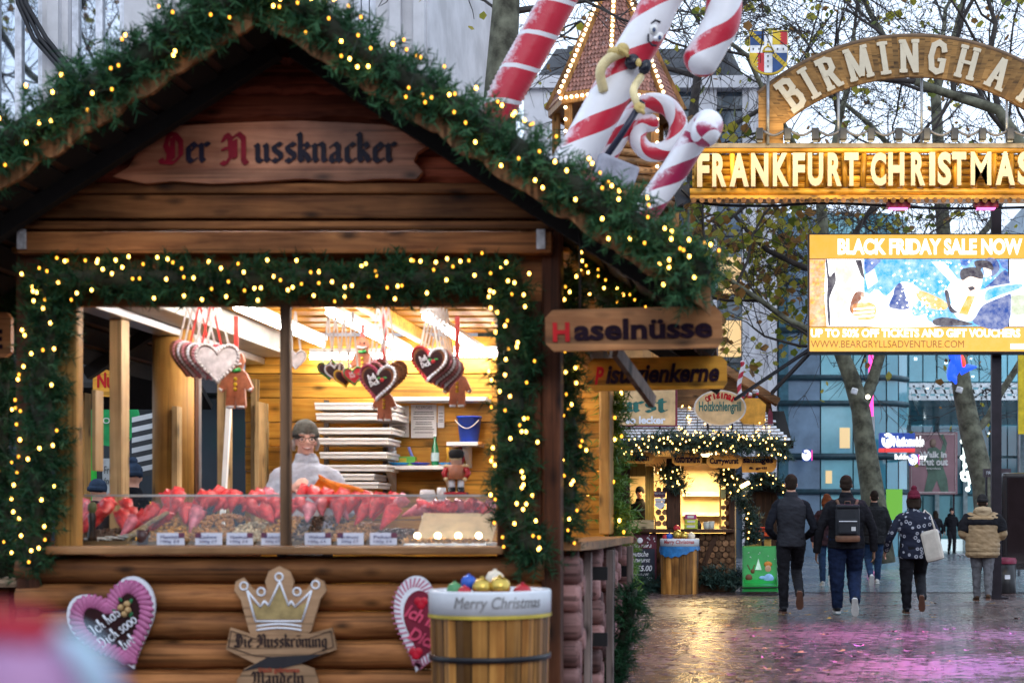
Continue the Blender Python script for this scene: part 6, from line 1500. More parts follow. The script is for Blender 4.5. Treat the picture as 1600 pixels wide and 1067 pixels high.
# ================================================================== CANDY CANES ON THE ROOF
CW = snowy('cane_white', (.72, .70, .72), .6, .3, .25, 9); CR = snowy('cane_red', (.50, .012, .035), .75, .3, .15, 9); CR2 = snowy('cane_wine', (.33, .010, .06), .8, .3, .05, 9)
def smooth_path(pts, n=60):
    P = [Vector(p) for p in pts]; out = []
    for i in range(n):
        u = i / (n - 1) * (len(P) - 1); j = min(int(u), len(P) - 2); f = u - j
        p0, p1, p2, p3 = P[max(j - 1, 0)], P[j], P[j + 1], P[min(j + 2, len(P) - 1)]
        out.append(.5 * ((2 * p1) + (p2 - p0) * f + (2 * p0 - 5 * p1 + 4 * p2 - p3) * f * f + (3 * p1 - p0 - 3 * p2 + p3) * f ** 3))
    return out
def cane(label, pts, r, pitch, mats, starts=1, frac=.42, group='candy canes on the stall roof', rs=None, n=90, hand_=1, phase=0):
    P = smooth_path(pts, n); R0 = [r * (rs(i / (n - 1)) if rs else 1) for i in range(n)]; e = (P[-1] - P[-2]).normalized(); pe, re_ = P[-1], R0[-1]
    for a in (20, 40, 58, 73, 84, 89.5): P.append(pe + e * re_ * .8 * math.sin(rad(a))); R0.append(re_ * math.cos(rad(a)))
    m_ = len(P); d = np.r_[0, np.cumsum([(P[i + 1] - P[i]).length for i in range(m_ - 1)])]
    k = MB(); N_s = 32; k.tube(P, R0, N_s, 0, twist=[hand_ * 2 * PI * x / pitch + phase for x in d])
    for f in range((m_ - 1) * N_s):
        j = f % N_s; k.m[f] = 1 if ((j * starts / N_s) % 1) < frac else 0
    t = k.build('candy_cane', mats, base=P[0]); return tag(t, label, 'candy cane', group), P
Yc = 10.2
t, P = cane('tall red candy stick with thin white rings leaning out of the picture top', [V(716, 306, Yc), V(790, 150, Yc), V(838, 62, Yc), V(880, -15, Yc), V(930, -110, Yc), V(985, -190, Yc), V(1040, -200, Yc)], .128, .27, [CR, CW], 1, .1)
Yc = 9.6
t, P = cane('big white candy cane figure with red spiral, smiling face and a hooked top', [V(862, 300, Yc), V(905, 236, Yc), V(950, 155, Yc), V(985, 92, Yc), V(1015, 40, Yc), V(1042, -15, Yc), V(1085, -52, Yc), V(1125, -30, Yc), V(1130, 25, Yc), V(1112, 65, Yc), V(1094, 96, Yc)], .125, 1.0, [CW, CR], 2, .36, rs=lambda u: 1.08 - .12 * u, n=120, phase=1.1)
CREAM = flat('cream_paint', (.62, .50, .26), rough=.35); GOLD = flat('gold_paint', (.50, .36, .12), rough=.3); BLK = flat('gloss_black', (.012, .012, .02), rough=.2)
k = MB(); k.tube(smooth_path([V(972, 84, Yc - .16), V(950, 92, Yc - .2), V(938, 112, Yc - .2), V(941, 140, Yc - .14)], 14), [.03, .035, .035, .028], 10) if False else k.tube(smooth_path([V(978, 80, Yc - .16), V(952, 92, Yc - .2), V(938, 112, Yc - .2), V(943, 142, Yc - .12)], 14), .034, 10)
k.tube(smooth_path([V(1002, 120, Yc - .14), V(990, 140, Yc - .22), V(994, 158, Yc - .24), V(1000, 168, Yc - .22)], 14), .026, 10); k.build('arm', CREAM, t)
k = MB(); k.ball(V(962, 83, Yc - .18), (.06, .045, .04)); k.ball(V(973, 78, Yc - .19), (.045, .045, .045))
for i in range(4): k.tube([V(968 + 3 * i, 74 + 2 * i, Yc - .22), V(972 + 3 * i, 82 + 2 * i, Yc - .235)], .013, 6)
k.ball(V(999, 168, Yc - .23), .04); 
for i in range(4): k.tube([V(994 + i * 3, 164 + i * 2, Yc - .25), V(997 + i * 3, 174 + i * 1.5, Yc - .26)], .012, 6)
k.build('glove', GOLD, t)
k = MB(); c = V(996, 97, Yc - .15); k.ball(c + Vector((-.035, 0, 0)), (.05, .03, .055), 0, 12, Euler((0, .5, 0))); k.ball(c + Vector((.05, 0, -.035)), (.04, .03, .055), 0, 12, Euler((0, .5, 0))); k.build('bow_tie', BLK, t); k = MB(); k.ball(c + Vector((.01, -.03, -.015)), (.02, .015, .028)); k.build('buckle', GOLD, t)
for x, y in ((1021, 46), (1030, 58)):
    k = MB(); k.ball(V(x, y, Yc - .115), (.028, .018, .034), 0, 12, Euler((0, .5, 0))); eo = k.build('eye', MC['eye_white'], t); k = MB(); k.ball(V(x + 1, y + 1, Yc - .132), (.012, .006, .016)); k.build('pupil', flat('blue_grey_pupil', (.02, .04, .10), rough=.2), eo)
k = MB(); k.tube([V(1013, 54, Yc - .13), V(1013, 64, Yc - .14), V(1019, 71, Yc - .14), V(1026, 72, Yc - .13)], .007, 8); k.tube([V(1017, 38, Yc - .12), V(1024, 32, Yc - .12), V(1032, 35, Yc - .11)], .007, 6); k.build('smile', BLK, t)
k = MB(); k.ball(V(1024, 61, Yc - .13), (.018, .02, .016)); k.build('nose', CW, t)
hm = thing('mallet', 'grey stone headed mallet with long black handle held by the candy cane figure', 'mallet', V(960, 285, Yc - .2)); k = MB(); k.tube([V(1004, 158, Yc - .24), V(968, 215, Yc - .2), V(928, 272, Yc - .14)], .022, 10); k.build('handle', flat('black_handle', (.012, .012, .03), rough=.3), hm)
k = MB(); k.box(V(962, 268, Yc - .12), (.27, .2, .15), 0, Euler((.2, rad(18), .3)), .02); k.build('head', flat('grey_block', (.30, .30, .35), rough=.7, var=.2, scale=12), hm)
Yc = 9.9
cane('red and white candy curl spiralling in on itself above the mallet', [V(925, 290, Yc), V(955, 232, Yc), V(985, 185, Yc), V(1010, 163, Yc), V(1042, 166, Yc), V(1060, 195, Yc), V(1048, 230, Yc), V(1015, 238, Yc), V(996, 218, Yc), V(1002, 197, Yc), V(1019, 192, Yc)], .066, .62, [CW, CR], 2, .46, n=130, rs=lambda u: 1.1 - .2 * u)
Yc = 9.4
cane('wine red and white candy cane with snowy hook bent towards the viewer', [V(985, 370, Yc), V(1018, 318, Yc), V(1055, 265, Yc), V(1084, 218, Yc), V(1102, 196, Yc - .12), V(1108, 196, Yc - .26), V(1101, 208, Yc - .36)], .088, .72, [CW, CR2], 2, .46, n=90, rs=lambda u: 1 + .05 * u)

# ================================================================== TILED TURRET
Yt = 30.0; tx = X(962, Yt); te = Z(172, Yt); ta = Z(-58, Yt); tr0 = L(103, Yt)
tu = thing('tiled_turret', 'red tiled conical turret outlined with white bulbs behind the candy canes', 'turret', (tx, Yt, 0)); ns_ = 8
def tur(a, r, z): return Vector((tx + r * math.cos(a), Yt + r * math.sin(a), z))
angs = [-PI / 2 + 2 * PI * (i) / ns_ for i in range(ns_ + 1)]
def prof(u): return tr0 * (1 - u) ** 1.12 + .02
k = MB(); rows_n = 30; R_ = random.Random(2)
for s_ in range(ns_):
    a0, a1 = angs[s_], angs[s_ + 1]
    for i in range(rows_n):
        u0, u1 = i / rows_n, (i + 1.25) / rows_n; z0, z1 = te + (ta - te) * u0, te + (ta - te) * min(1, u1); nt_ = max(1, int(round(13 * (1 - u0)))); ra, rb = prof(u0) + .035, prof(min(1, u1))
        p0, p1, q0, q1 = tur(a0, ra, z0), tur(a1, ra, z0), tur(a0, rb, z1), tur(a1, rb, z1); sh = .5 if i % 2 else 0
        for j in range(-1, nt_ + 1):
            f0, f1 = (j + sh + .04) / nt_, (j + sh + .96) / nt_
            if f1 <= 0 or f0 >= 1: continue
            f0, f1 = max(0, f0), min(1, f1); fm = (f0 + f1) / 2; dn = Vector((0, 0, -.03 - R_.uniform(0, .012)))
            k.add([p0.lerp(p1, f0), p0.lerp(p1, fm) + dn, p0.lerp(p1, f1), q0.lerp(q1, f1), q0.lerp(q1, f0)], [(0, 1, 2, 3, 4)])
k.build('tiled_roof', snowy('red_roof_tiles', (.34, .15, .11), .75, .6, .62, 3.0), tu)
k = MB(); k.prism([tur(a, tr0 * .93, te - .1) for a in angs[:-1]], (0, 0, .12)); k.build('soffit', flat('soffit_wood', (.30, .15, .06), rough=.6), tu)
k = MB()
for s_ in range(ns_):
    for u0, u1 in ((0, .3), (.3, .65), (.65, 1)): k.beam(tur(angs[s_], prof(u0) + .05, te + (ta - te) * u0), tur(angs[s_], prof(u1) + .05, te + (ta - te) * u1), .10, .08)
    k.beam(tur(angs[s_], tr0 * 1.0, te - .05), tur(angs[s_ + 1], tr0 * 1.0, te - .05), .07, .22)
ORANGEW = wood('honey_timber', (.34, .15, .045), (.52, .27, .09), 2, rough=.5)
k.build('eave_board', ORANGEW, tu)
k = MB(); zb0 = Z(420, Yt)
for s_ in range(ns_): k.beam(tur(angs[s_], tr0 * .9, te - .1), tur(angs[s_], tr0 * .9, 3.6), .16, .16)
k.build('post', ORANGEW, tu)
k = MB()
for s_ in range(ns_):
    for i in range(7):
        z = Z(248, Yt) - i * .17; k.cyl(tur(angs[s_], tr0 * .92, z), tur(angs[s_ + 1], tr0 * .92, z), .08, n=10)
k.build('log_railing', wood('railing_logs', (.26, .12, .05), (.40, .21, .09), 0, rough=.5), tu)
k = MB(); k.prism([tur(a, tr0 * .62, 3.5) for a in angs[:-1]], (0, 0, te - 3.6)); k.build('inner_wall', flat('orange_board_wall', (.42, .22, .08), rough=.6, scale=4), tu)
k = MB(); k.prism([tur(a, tr0 * 1.05, .1) for a in angs[:-1]], (0, 0, 3.4)); k.build('base', LOG, tu)
fl = thing('bulb_strings', 'rows of round white bulbs tracing the edges of the tiled turret', 'string lights', (tx, Yt, te)); me = MB().ball((0, 0, 0), .036, 0, 8).mesh('bulb', emit('ivory_bulb', (1, .76, .42), 5)); nb_ = 0
for s_ in (6, 7, 0, 1, 2):
    if s_ in (0, 1, 7):
        for i in range(22):
            u = (i + .5) / 26; link('bulb', me, fl, tur(angs[s_], prof(u) + .12, te + (ta - te) * u) - fl.location); nb_ += 1
for s_ in (7, 0):
    for i in range(9): link('bulb', me, fl, tur(angs[s_], tr0 * 1.05, te - .06).lerp(tur(angs[s_ + 1], tr0 * 1.05, te - .06), i / 9) - fl.location)
for s_ in (7, 1):
    for i in range(7): link('bulb', me, fl, tur(angs[s_], tr0 * .95, te - .25 - i * .24) + Vector((0, -.1, 0)) - fl.location)
fl.name = 'turret_lights'

# ================================================================== ENTRANCE ARCH
Ya = 20.0
AW = wood('arch_board', (.24, .115, .028), (.38, .20, .06), 0, rough=.5, knots=True, isl=.1); CRM = flat('cream_letter', (.62, .53, .38), rough=.5, var=.05); HLOG = wood('honey_logs', (.50, .22, .018), (.72, .38, .05), 0, rough=.4, coat=.15, isl=.35)
RODM = flat('grey_rod', (.26, .27, .29), rough=.4, metal=.4)
ar = thing('arch_sign', 'curved brown board spelling the city name in cream slab letters above the street', 'sign', V(1428, 224, Ya))
cx, cyo, Ro = 1428, 58 + 373, 373; Ri = 318
k = MB(); out_, inn = [], []
a0 = math.asin(243 / Ro)
for i in range(61):
    a = -a0 + 2 * a0 * i / 60; out_.append((cx + Ro * math.sin(a), cyo - Ro * math.cos(a))); 
ai = math.asin(203 / Ri); cyi = 120 + Ri
for i in range(61):
    a = ai - 2 * ai * i / 60; inn.append((cx + Ri * math.sin(a), cyi - Ri * math.cos(a)))
for i in range(60): k.pxprism([out_[i], out_[i + 1], inn[59 - i], inn[60 - i]], Ya, .06)
for sx in (-1, 1): k.pxprism([(cx + sx * 243, 146), (cx + sx * 204, inn[0][1] - 1), (cx + sx * 204, 224), (cx + sx * 243, 224)], Ya + .002, .056)
k.build('board', AW, ar)
k = MB(); k.tube([V(x, y - 1, Ya + .03) for x, y in out_], .04, 6, ref=Vector((0, 1, 0))); k.build('edge', flat('edge_wood', (.14, .08, .04), rough=.6), ar)
k = MB(); Rm = 340; cym = (58 + 118) / 2 + Rm
for i, ch in enumerate('BIRMINGHAM'):
    px = (1236, 1264, 1296, 1341, 1381, 1420, 1464, 1511, 1560, 1616)[i]; a = math.asin((px - cx) / Rm); py = cym - Rm * math.cos(a)
    hgt = 52 if i else 54
    slab(k, ch, V(px, py + 1, Ya), L(hgt, Ya), -a * 1.05, .035, 0, wt=.17, ws=.98)
k.build('lettering', CRM, ar)
k = MB()
for px in (1310, 1440, 1573, 1668):
    a = (px - cx) / Ri; yt = cyi - Ri * math.cos(math.asin(max(-1, min(1, a)))) if abs(px - cx) < Ri else 150
    k.cyl(V(px, min(yt, 200) - 15, Ya + .09), V(px, 226, Ya + .09), .02, n=8)
k.build('rod', RODM, ar)
sf = thing('log_sign', 'long honey log framed sign reading FRANKFURT CHRISTMAS in cream capitals', 'sign', V(1428, 310, Ya))
k = MB(); k.pxrect(1085, 224, 1790, 231, Ya - .02, .3); k.build('cap_board', flat('grey_cap', (.16, .13, .10), rough=.6), sf)
k = MB()
for py, r in ((235, 5), (300, 5.5)): k.cyl(V(1078, py, Ya + .04), V(1790, py, Ya + .04), L(r, Ya), n=14)
k.pxrect(1078, 305, 1790, 311, Ya - .05, .3)
for yb_ in range(3): k.cyl(V(1080, 243 + 0, Ya + .14), V(1081, 243, Ya + .14), .01, n=6)
for py in (247, 258, 269, 280, 290): k.cyl(V(1082, py, Ya + .16), V(1788, py, Ya + .16), L(5.4, Ya), n=10)
k.build('frame', HLOG, sf)
k = MB(); x = 1088; R_ = random.Random(6)
k2 = list(range(1088, 1790, 29))
for x in k2: k.cyl(V(x + R_.uniform(-2, 2), 241, Ya + .07), V(x + R_.uniform(-2, 2), 294, Ya + .07), L(4.6, Ya), n=12)
k.build('log_upright', wood('honey_uprights', (.50, .22, .018), (.72, .38, .05), 2, rough=.4, coat=.15, isl=.5), sf)
k = MB()
for x in range(1084, 1790, 13): k.cyl(V(x, 313, Ya - .08), V(x, 313, Ya + .2), L(4.2, Ya), n=10)
k.build('log_fringe', wood('fringe_logs', (.22, .10, .04), (.34, .17, .07), 1, rough=.5), sf)
LX_ = {'F': 1099, 'R': 1124, 'A': 1155, 'N': 1187, 'K': 1220, 'F2': 1248, 'U': 1274, 'R2': 1304, 'T': 1330, 'C': 1372, 'H': 1400, 'R3': 1434, 'I': 1456, 'S': 1475, 'T2': 1498, 'M': 1532, 'A2': 1570, 'S2': 1600, 'M2': 1645, 'A3': 1679, 'R4': 1710, 'K2': 1736, 'E': 1760, 'T3': 1782}
k = MB()
for key, px in LX_.items():
    ch = key[0]; w_ = {'F': 19, 'R': 22, 'A': 30, 'N': 27, 'K': 25, 'U': 24, 'T': 22, 'C': 24, 'H': 25, 'I': 9, 'S': 21, 'M': 32, 'E': 19}[ch]
    sz = 1 if px > 1090 else 1; k.text(ch, V(px, 266 + (1330 - px) * .006, Ya - .03), L(w_, Ya), L(52, Ya), .05, bold=.02 if ch == 'M' else .045)
k.build('lettering', flat('cream_capital', (.46, .37, .25), rough=.5, var=.06), sf)
# floodlights in a row on the log sign
for i in range(13):
    px = 1187 + i * 43.5; t = thing('floodlight', 'small black floodlight on the log sign, one of a regular row', 'floodlight', V(px, 222, Ya - .1), 'floodlights along the log sign')
    k = MB(); k.box(V(px, 210, Ya - .12), (L(11, Ya), .1, L(18, Ya)), bev=.01); k.build('housing', flat('floodlight_black', (.02, .022, .03), rough=.4), t); k = MB(); k.pxrect(px - 4, 219, px + 4, 222, Ya - .1, .04); k.build('bracket', RODM, t)
k = MB()
for i in range(12):
    px = 1187 + i * 43.5; k.tube(smooth_path([V(px + 5, 205, Ya - .12), V(px + 22, 212, Ya - .12), V(px + 38, 205, Ya - .12)], 8), .018, 6)
one(k, 'power_cable', flat('grey_cable', (.10, .10, .12), rough=.5), 'sagging grey cable linking the floodlights on the log sign', 'cable')
k = MB(); k.tube(smooth_path([V(1064, 296, Ya), V(1100, 318, Ya + .1), V(1199, 322, Ya + .1), V(1300, 318, Ya + .1), V(1500, 326, Ya + .1), V(1800, 318, Ya + .1)], 40), .02, 6); one(k, 'hanging_cable', CABLE, 'black cable looping along under the log sign', 'cable')
k = MB(); k.prism([V(1052, 300, Ya + .1), V(1076, 286, Ya + .1), V(1078, 312, Ya + .1), V(1058, 322, Ya + .1)], (0, .15, 0)); k.beam(V(1058, 225, Ya + .35), V(1062, 330, Ya + .35), .12, .12); k.beam(V(1040, 300, Ya + .3), V(1085, 300, Ya + .3), .1, .1); one(k, 'sign_mount', flat('dark_steel', (.02, .022, .028), rough=.4, metal=.4), 'dark steel mount holding the end of the log sign', 'bracket')
for px, lab in ((1403, 'red stage lamp hanging under the log sign, the one over the screen corner'), (1540, 'red stage lamp hanging under the log sign beside the screen post')):
    t = thing('stage_lamp', lab, 'stage lamp', V(px, 326, Ya + .1), 'red stage lamps under the log sign'); k = MB(); k.box(V(px, 321, Ya + .1), (.34, .16, .09), bev=.01); k.build('housing', flat('stage_red', (.30, .015, .03), rough=.4), t); k = MB(); k.box(V(px + 2, 316, Ya + .1), (.1, .1, .06)); k.build('yoke', flat('dark_steel', (.02, .022, .028)), t)
    k = MB(); k.box(V(px, 321, Ya + .1) + Vector((0, 0, -.05)), (.26, .12, .012)); k.build('lens', emit('magenta_lens', (1, .12, .55), 3, False), t)
    ld = bpy.data.lights.new('magenta_spot', 'SPOT'); ld.energy = 1500 if px < 1450 else 1500; ld.color = (1, .12, .5) if px < 1450 else (.62, .15, 1); ld.spot_size = rad(42); ld.spot_blend = 1; ld.shadow_soft_size = .7
    lo = bpy.data.objects.new('magenta_spot', ld); COL.objects.link(lo); p = V(px, 321, Ya + .1) + Vector((0, 0, -.14)); lo.location = p; tg = Vector((.8 if px < 1450 else 1.9, 14.6, 0)); lo.rotation_euler = (tg - p).to_track_quat('-Z', 'Y').to_euler()
for i in range(6):
    ld = bpy.data.lights.new('sign_flood', 'AREA'); ld.energy = 11; ld.color = (1, .76, .38); ld.size = .5; lo = bpy.data.objects.new('sign_flood', ld); COL.objects.link(lo); p = V(1130 + i * 112, 206, Ya - .75); lo.location = p; lo.rotation_euler = (V(1130 + i * 112, 285, Ya) - p).to_track_quat('-Z', 'Y').to_euler()
# city shield on its pole
sh = thing('shield_sign', 'quartered heraldic shield in red, yellow, blue and white on a metal pole', 'sign', V(1200, 222, Ya - .1)); Ys = Ya - .12
def shield(x0, y0, x1, y1, n=14):
    w = x1 - x0; h = y1 - y0; P = [(x0, y0), (x1, y0), (x1, y0 + h * .55)]
    P += [(x0 + w / 2 + w / 2 * math.cos(PI / 2 * i / n) ** .9, y0 + h * .55 + h * .45 * math.sin(PI / 2 * i / n)) for i in range(1, n)]
    P += [(x0 + w / 2, y1)]
    P += [(x0 + w / 2 - w / 2 * math.cos(PI / 2 * i / n) ** .9, y0 + h * .55 + h * .45 * math.sin(PI / 2 * i / n)) for i in range(n - 1, 0, -1)] + [(x0, y0 + h * .55)]
    return P
GY = flat('shield_yellow', (.62, .42, .02), rough=.4); GB = flat('shield_blue', (.012, .06, .20), rough=.4); GR = flat('shield_red', (.52, .015, .02), rough=.4); GWt = flat('shield_white', (.75, .75, .76), rough=.4)
k = MB(); k.pxprism(shield(1171, 48, 1231.5, 117), Ys, .05); k.build('rim', GY, sh)
def clip_shield(P_, x0=1172, y0=49, x1=1230.5, y1=114):
    q_ = []
    for x, y in P_:
        if y > y0 + (y1 - y0) * .55:
            f = (y - (y0 + (y1 - y0) * .55)) / ((y1 - y0) * .45); hw = (x1 - x0) / 2 * math.sqrt(max(0, 1 - min(1, f) ** 2)); m_ = (x0 + x1) / 2; x = max(m_ - hw, min(m_ + hw, x))
        q_.append((x, y))
    return q_
def sub(P_, n=8):
    o_ = []
    for a, b_ in zip(P_, P_[1:] + P_[:1]):
        for i in range(n): o_.append((a[0] + (b_[0] - a[0]) * i / n, a[1] + (b_[1] - a[1]) * i / n))
    return o_
k = MB(); k.pxprism(shield(1172, 49, 1230.5, 114), Ys - .005, .004); k.build('field', GWt, sh)
def chg(name, mt, polys, dz):
    k = MB()
    for p_ in polys: k.pxprism(clip_shield(sub(p_)), Ys - dz, .003)
    k.build(name, mt, sh)
chg('blue_quarter', GB, [[(1172, 49), (1194, 49), (1194, 71), (1172, 71)], [(1207, 83), (1230, 83), (1230, 100), (1222, 110), (1207, 113.5)]], .009)
zz = lambda x0, y0, y1, s_, n=5: [(x0 + (s_ if i % 2 else 0), y0 + (y1 - y0) * i / (2 * n)) for i in range(2 * n + 1)]
chg('red_quarter', GR, [[(1230, 49), (1230, 70)] + zz(1221, 70, 49, -3), zz(1182, 83, 113, 3) + [(1194, 113), (1194, 83)]], .0092)
chg('yellow_quarter', GY, [zz(1221, 49, 70, -3) + [(1207, 70), (1207, 49)], [(1172, 83), (1182, 83)] + zz(1182, 83, 110, 3)[1:] + [(1172, 100)]], .0095)
k = MB()
for (xa_, ya_, xb_, yb_) in ((1173, 51, 1192, 69), (1209, 85, 1228, 103)):
    for i in range(5):
        f = (i + .5) / 5; k.prism([V(xa_ + (xb_ - xa_) * f + dx, ya_ + (yb_ - ya_) * f + dy, Ys - .0125) for dx, dy in ((-4.5, 0), (0, -4.5), (4.5, 0), (0, 4.5))], (0, .002, 0))
k.build('lozenge', GY, sh)
k = MB()
for x, y in ((1200, 56), (1200, 66), (1200, 88), (1200, 96), (1200, 104), (1177, 77), (1186, 77), (1215, 77), (1224, 77)): k.pxprism([(x - 1.2, y - 1.6), (x + 1.2, y - 1.6), (x + .8, y + 1.8), (x - .8, y + 1.8)], Ys - .010, .002)
k.build('ermine_spot', INK, sh)
k = MB(); k.tube([V(1192, 81, Ys - .012), V(1195, 75, Ys - .012), V(1200, 72, Ys - .012), V(1206, 75, Ys - .012), V(1209, 81, Ys - .012)], .012, 6); k.tube([V(1192, 81, Ys - .012), V(1209, 81, Ys - .012)], .014, 6); k.ball(V(1200, 70, Ys - .012), .014); k.build('crown', GY, sh)
k = MB(); k.cyl(V(1200, 112, Ys + .07), V(1200, 226, Ys + .07), .022, n=8); k.build('pole', RODM, sh)

# ================================================================== LED SCREEN
Yl = 22.0
sc_ = thing('video_screen', 'bright orange and blue video screen advertising a sale beneath the log sign', 'screen', V(1460, 550, Yl))
k = MB(); k.pxrect(1263, 365, 1790, 552, Yl + .01, .25, bev=.01); k.build('casing', flat('screen_casing', (.018, .015, .02), rough=.4), sc_)
def led(name, col, st):
    m = emit('led_' + name, col, st, True); t = m.node_tree; b = t.nodes['Principled BSDF']; N, K = t.nodes.new, t.links.new
    tc = N('ShaderNodeTexCoord'); no = N('ShaderNodeTexNoise'); no.inputs['Scale'].default_value = 7; no.inputs['Detail'].default_value = 8; no.inputs['Roughness'].default_value = .7; K(tc.outputs['Object'], no.inputs[0])
    rp = N('ShaderNodeValToRGB'); e = rp.color_ramp.elements; plain = name in ('amber', 'brown_text'); e[0].position = .38; e[1].position = .68; e[0].color = c4(col); e[1].color = c4([x + (1 - x) * (.05 if plain else .55) for x in col]); K(no.outputs[0], rp.inputs[0]); K(rp.outputs[0], b.inputs['Emission Color']); return m
OR_ = led('amber', (.74, .36, .04), 1.0); WH = led('white', (1, .97, .95), 1.6); SKYB = led('sky', (.03, .35, .85), 1.0); BRK = led('brick', (.85, .30, .06), .9); SNO = led('snow', (.85, .94, 1), 1.3); NV = led('navy', (.01, .06, .32), .7); DK = led('dark', (.04, .02, .05), .4); AMB2 = led('ochre', (.95, .42, .03), .9); SKN = led('face', (1, .72, .55), 1.2); TXT = led('brown_text', (.35, .12, .01), .5)
def rounded(p, n=4):
    if len(p) < 5: return p
    o_ = []; m = len(p)
    for i in range(m):
        a, b_, c, d = [np.array(p[(i + j - 1) % m], float) for j in range(4)]
        for q in range(n): u = q / n; o_.append(tuple(.5 * (2 * b_ + (c - a) * u + (2 * a - 5 * b_ + 4 * c - d) * u * u + (3 * b_ - a - 3 * c + d) * u ** 3)))
    return o_
def scr(name, mt, polys, lv):
    k = MB(); polys = [rounded(p) if name not in ('brick_picture', 'white_picture', 'snow_flakes') else p for p in polys]
    for p_ in polys: k.add([V(x, y, Yl - .003 * lv) for x, y in p_], [list(range(len(p_)))])
    return k.build(name, mt, sc_)
scr('amber_band', OR_, [[(1265, 367), (1788, 367), (1788, 404), (1265, 404)], [(1265, 511), (1788, 511), (1788, 549), (1265, 549)]], 1)
scr('brick_picture', BRK, [[(1265, 405), (1290, 405), (1288, 460), (1292, 510), (1265, 510)]], 1)
R_ = random.Random(3); scr('brick_courses', AMB2, [[(1266 + (i % 3) * 8 + (4 if (i // 3) % 2 else 0), 407 + (i // 3) * 7), (1272 + (i % 3) * 8 + (2 if (i // 3) % 2 else 0), 407 + (i // 3) * 7), (1272 + (i % 3) * 8, 412 + (i // 3) * 7), (1266 + (i % 3) * 8, 412 + (i // 3) * 7)] for i in range(42) if R_.random() < .7 and 1272 + (i % 3) * 8 < 1289], 2)
scr('white_picture', WH, [[(1290, 405), (1350, 405), (1350, 510), (1292, 510), (1288, 460)]], 1)
scr('sky_picture', SKYB, [[(1350, 405), (1575, 405), (1575, 510), (1350, 510)]], 1)
scr('snow_hill', SNO, [[(1351, 470), (1370, 452), (1385, 462), (1410, 440), (1440, 455), (1450, 500), (1480, 509), (1351, 509)], [(1455, 409), (1475, 409), (1500, 440), (1490, 446)], [(1351, 430), (1366, 420), (1372, 440), (1356, 452)]], 2)
scr('snow_flakes', SNO, [[(x, y - 2), (x + 2, y), (x, y + 2), (x - 2, y)] for x, y in [(R_.uniform(1358, 1560), R_.uniform(408, 460)) for _ in range(60)]], 3)
scr('rope', DK, [[(1290, 408), (1293, 408), (1296, 432), (1304, 425), (1306, 440), (1300, 455), (1296, 470), (1298, 505), (1294, 505), (1292, 470), (1293, 440)], [(1336, 406), (1346, 406), (1351, 436), (1345, 430)]], 2)
scr('hair', led('brown_hair', (.35, .10, .03), .6), [[(1330, 470), (1338, 456), (1352, 458), (1348, 466), (1340, 474), (1336, 490), (1328, 486)]], 4)
scr('girl_face', SKN, [[(1346, 458), (1356, 458), (1362, 466), (1356, 474), (1346, 472)]], 4)
scr('striped_top', AMB2, [[(1331, 478), (1352, 472), (1368, 478), (1365, 498), (1338, 498)]], 4)
scr('top_stripe', WH, [[(1333, 482 + i * 6), (1366, 479 + i * 6), (1366, 482 + i * 6), (1334, 485 + i * 6)] for i in range(3)], 5)
scr('climbing_log', WH, [[(1366, 488), (1420, 480), (1420, 488), (1368, 498)], [(1350, 499), (1440, 488), (1440, 498), (1380, 509), (1350, 509)]], 3)
scr('fir_tree', NV, [[(1390, 480), (1396, 460), (1398, 450), (1406, 442), (1412, 450), (1414, 460), (1420, 482)]], 4)
scr('navy_coat', NV, [[(1522, 470), (1550, 440), (1575, 425), (1575, 509), (1522, 505)], [(1540, 405), (1556, 402 + 3), (1562, 420), (1550, 432), (1536, 426)]], 4)
scr('pale_jacket', SNO, [[(1480, 450), (1498, 436), (1530, 452), (1548, 448), (1592, 442), (1594, 452), (1560, 466), (1535, 478), (1520, 500), (1500, 500), (1484, 478)]], 5)
scr('blue_sleeve', SKYB, [[(1545, 452), (1592, 444), (1594, 450), (1560, 462), (1540, 470)], [(1426, 480), (1450, 462), (1480, 460), (1484, 478), (1452, 488), (1430, 494)]], 6)
scr('orange_panel', AMB2, [[(1432, 462), (1440, 454), (1478, 472), (1476, 484), (1450, 480)], [(1498, 490), (1512, 462), (1524, 462), (1512, 492)]], 7)
scr('jumper_face', SKN, [[(1502, 430), (1520, 424), (1534, 432), (1532, 450), (1518, 460), (1506, 450)], [(1536, 418), (1548, 418), (1550, 430), (1540, 434)]], 7)
scr('goggles', DK, [[(1500, 430), (1504, 420), (1526, 418), (1536, 428), (1534, 436), (1516, 432), (1504, 438)], [(1522, 410), (1534, 402 + 4), (1548, 410), (1552, 422), (1536, 418), (1530, 424)]], 8)
scr('dark_strap', DK, [[(1476, 456), (1482, 456), (1486, 478), (1496, 488), (1484, 486)], [(1458, 500), (1480, 496), (1520, 506), (1500, 509), (1464, 509)]], 8)
scr('pale_picture', SNO, [[(1577, 405), (1788, 405), (1788, 510), (1577, 510)]], 1)
scr('green_field', led('field', (.45, .5, .32), .9), [[(1580, 462), (1640, 455), (1640, 490), (1580, 492)]], 2)
scr('spray', WH, [[(x, y - r), (x + r, y), (x, y + r), (x - r, y)] for x, y, r in [(R_.gauss(1440, 22), R_.gauss(470, 14), R_.uniform(.8, 2.6)) for _ in range(70)] if 1352 < x < 1520 and 407 < y < 508], 9)
scr('deep_sky', led('deep_blue', (.01, .12, .5), .8), [[(1352, 406), (1376, 406), (1368, 416), (1358, 428), (1352, 424)], [(1560, 406), (1575, 406), (1575, 422), (1566, 418)], [(1500, 406), (1520, 406), (1510, 416), (1502, 414)]], 2)
scr('wall_shadow', led('sand', (1, .72, .45), 1.1), [[(1306, 412), (1330, 408), (1334, 440), (1326, 470), (1312, 500), (1302, 470), (1308, 440)], [(1318, 488), (1334, 492), (1326, 508), (1310, 508)]], 3)
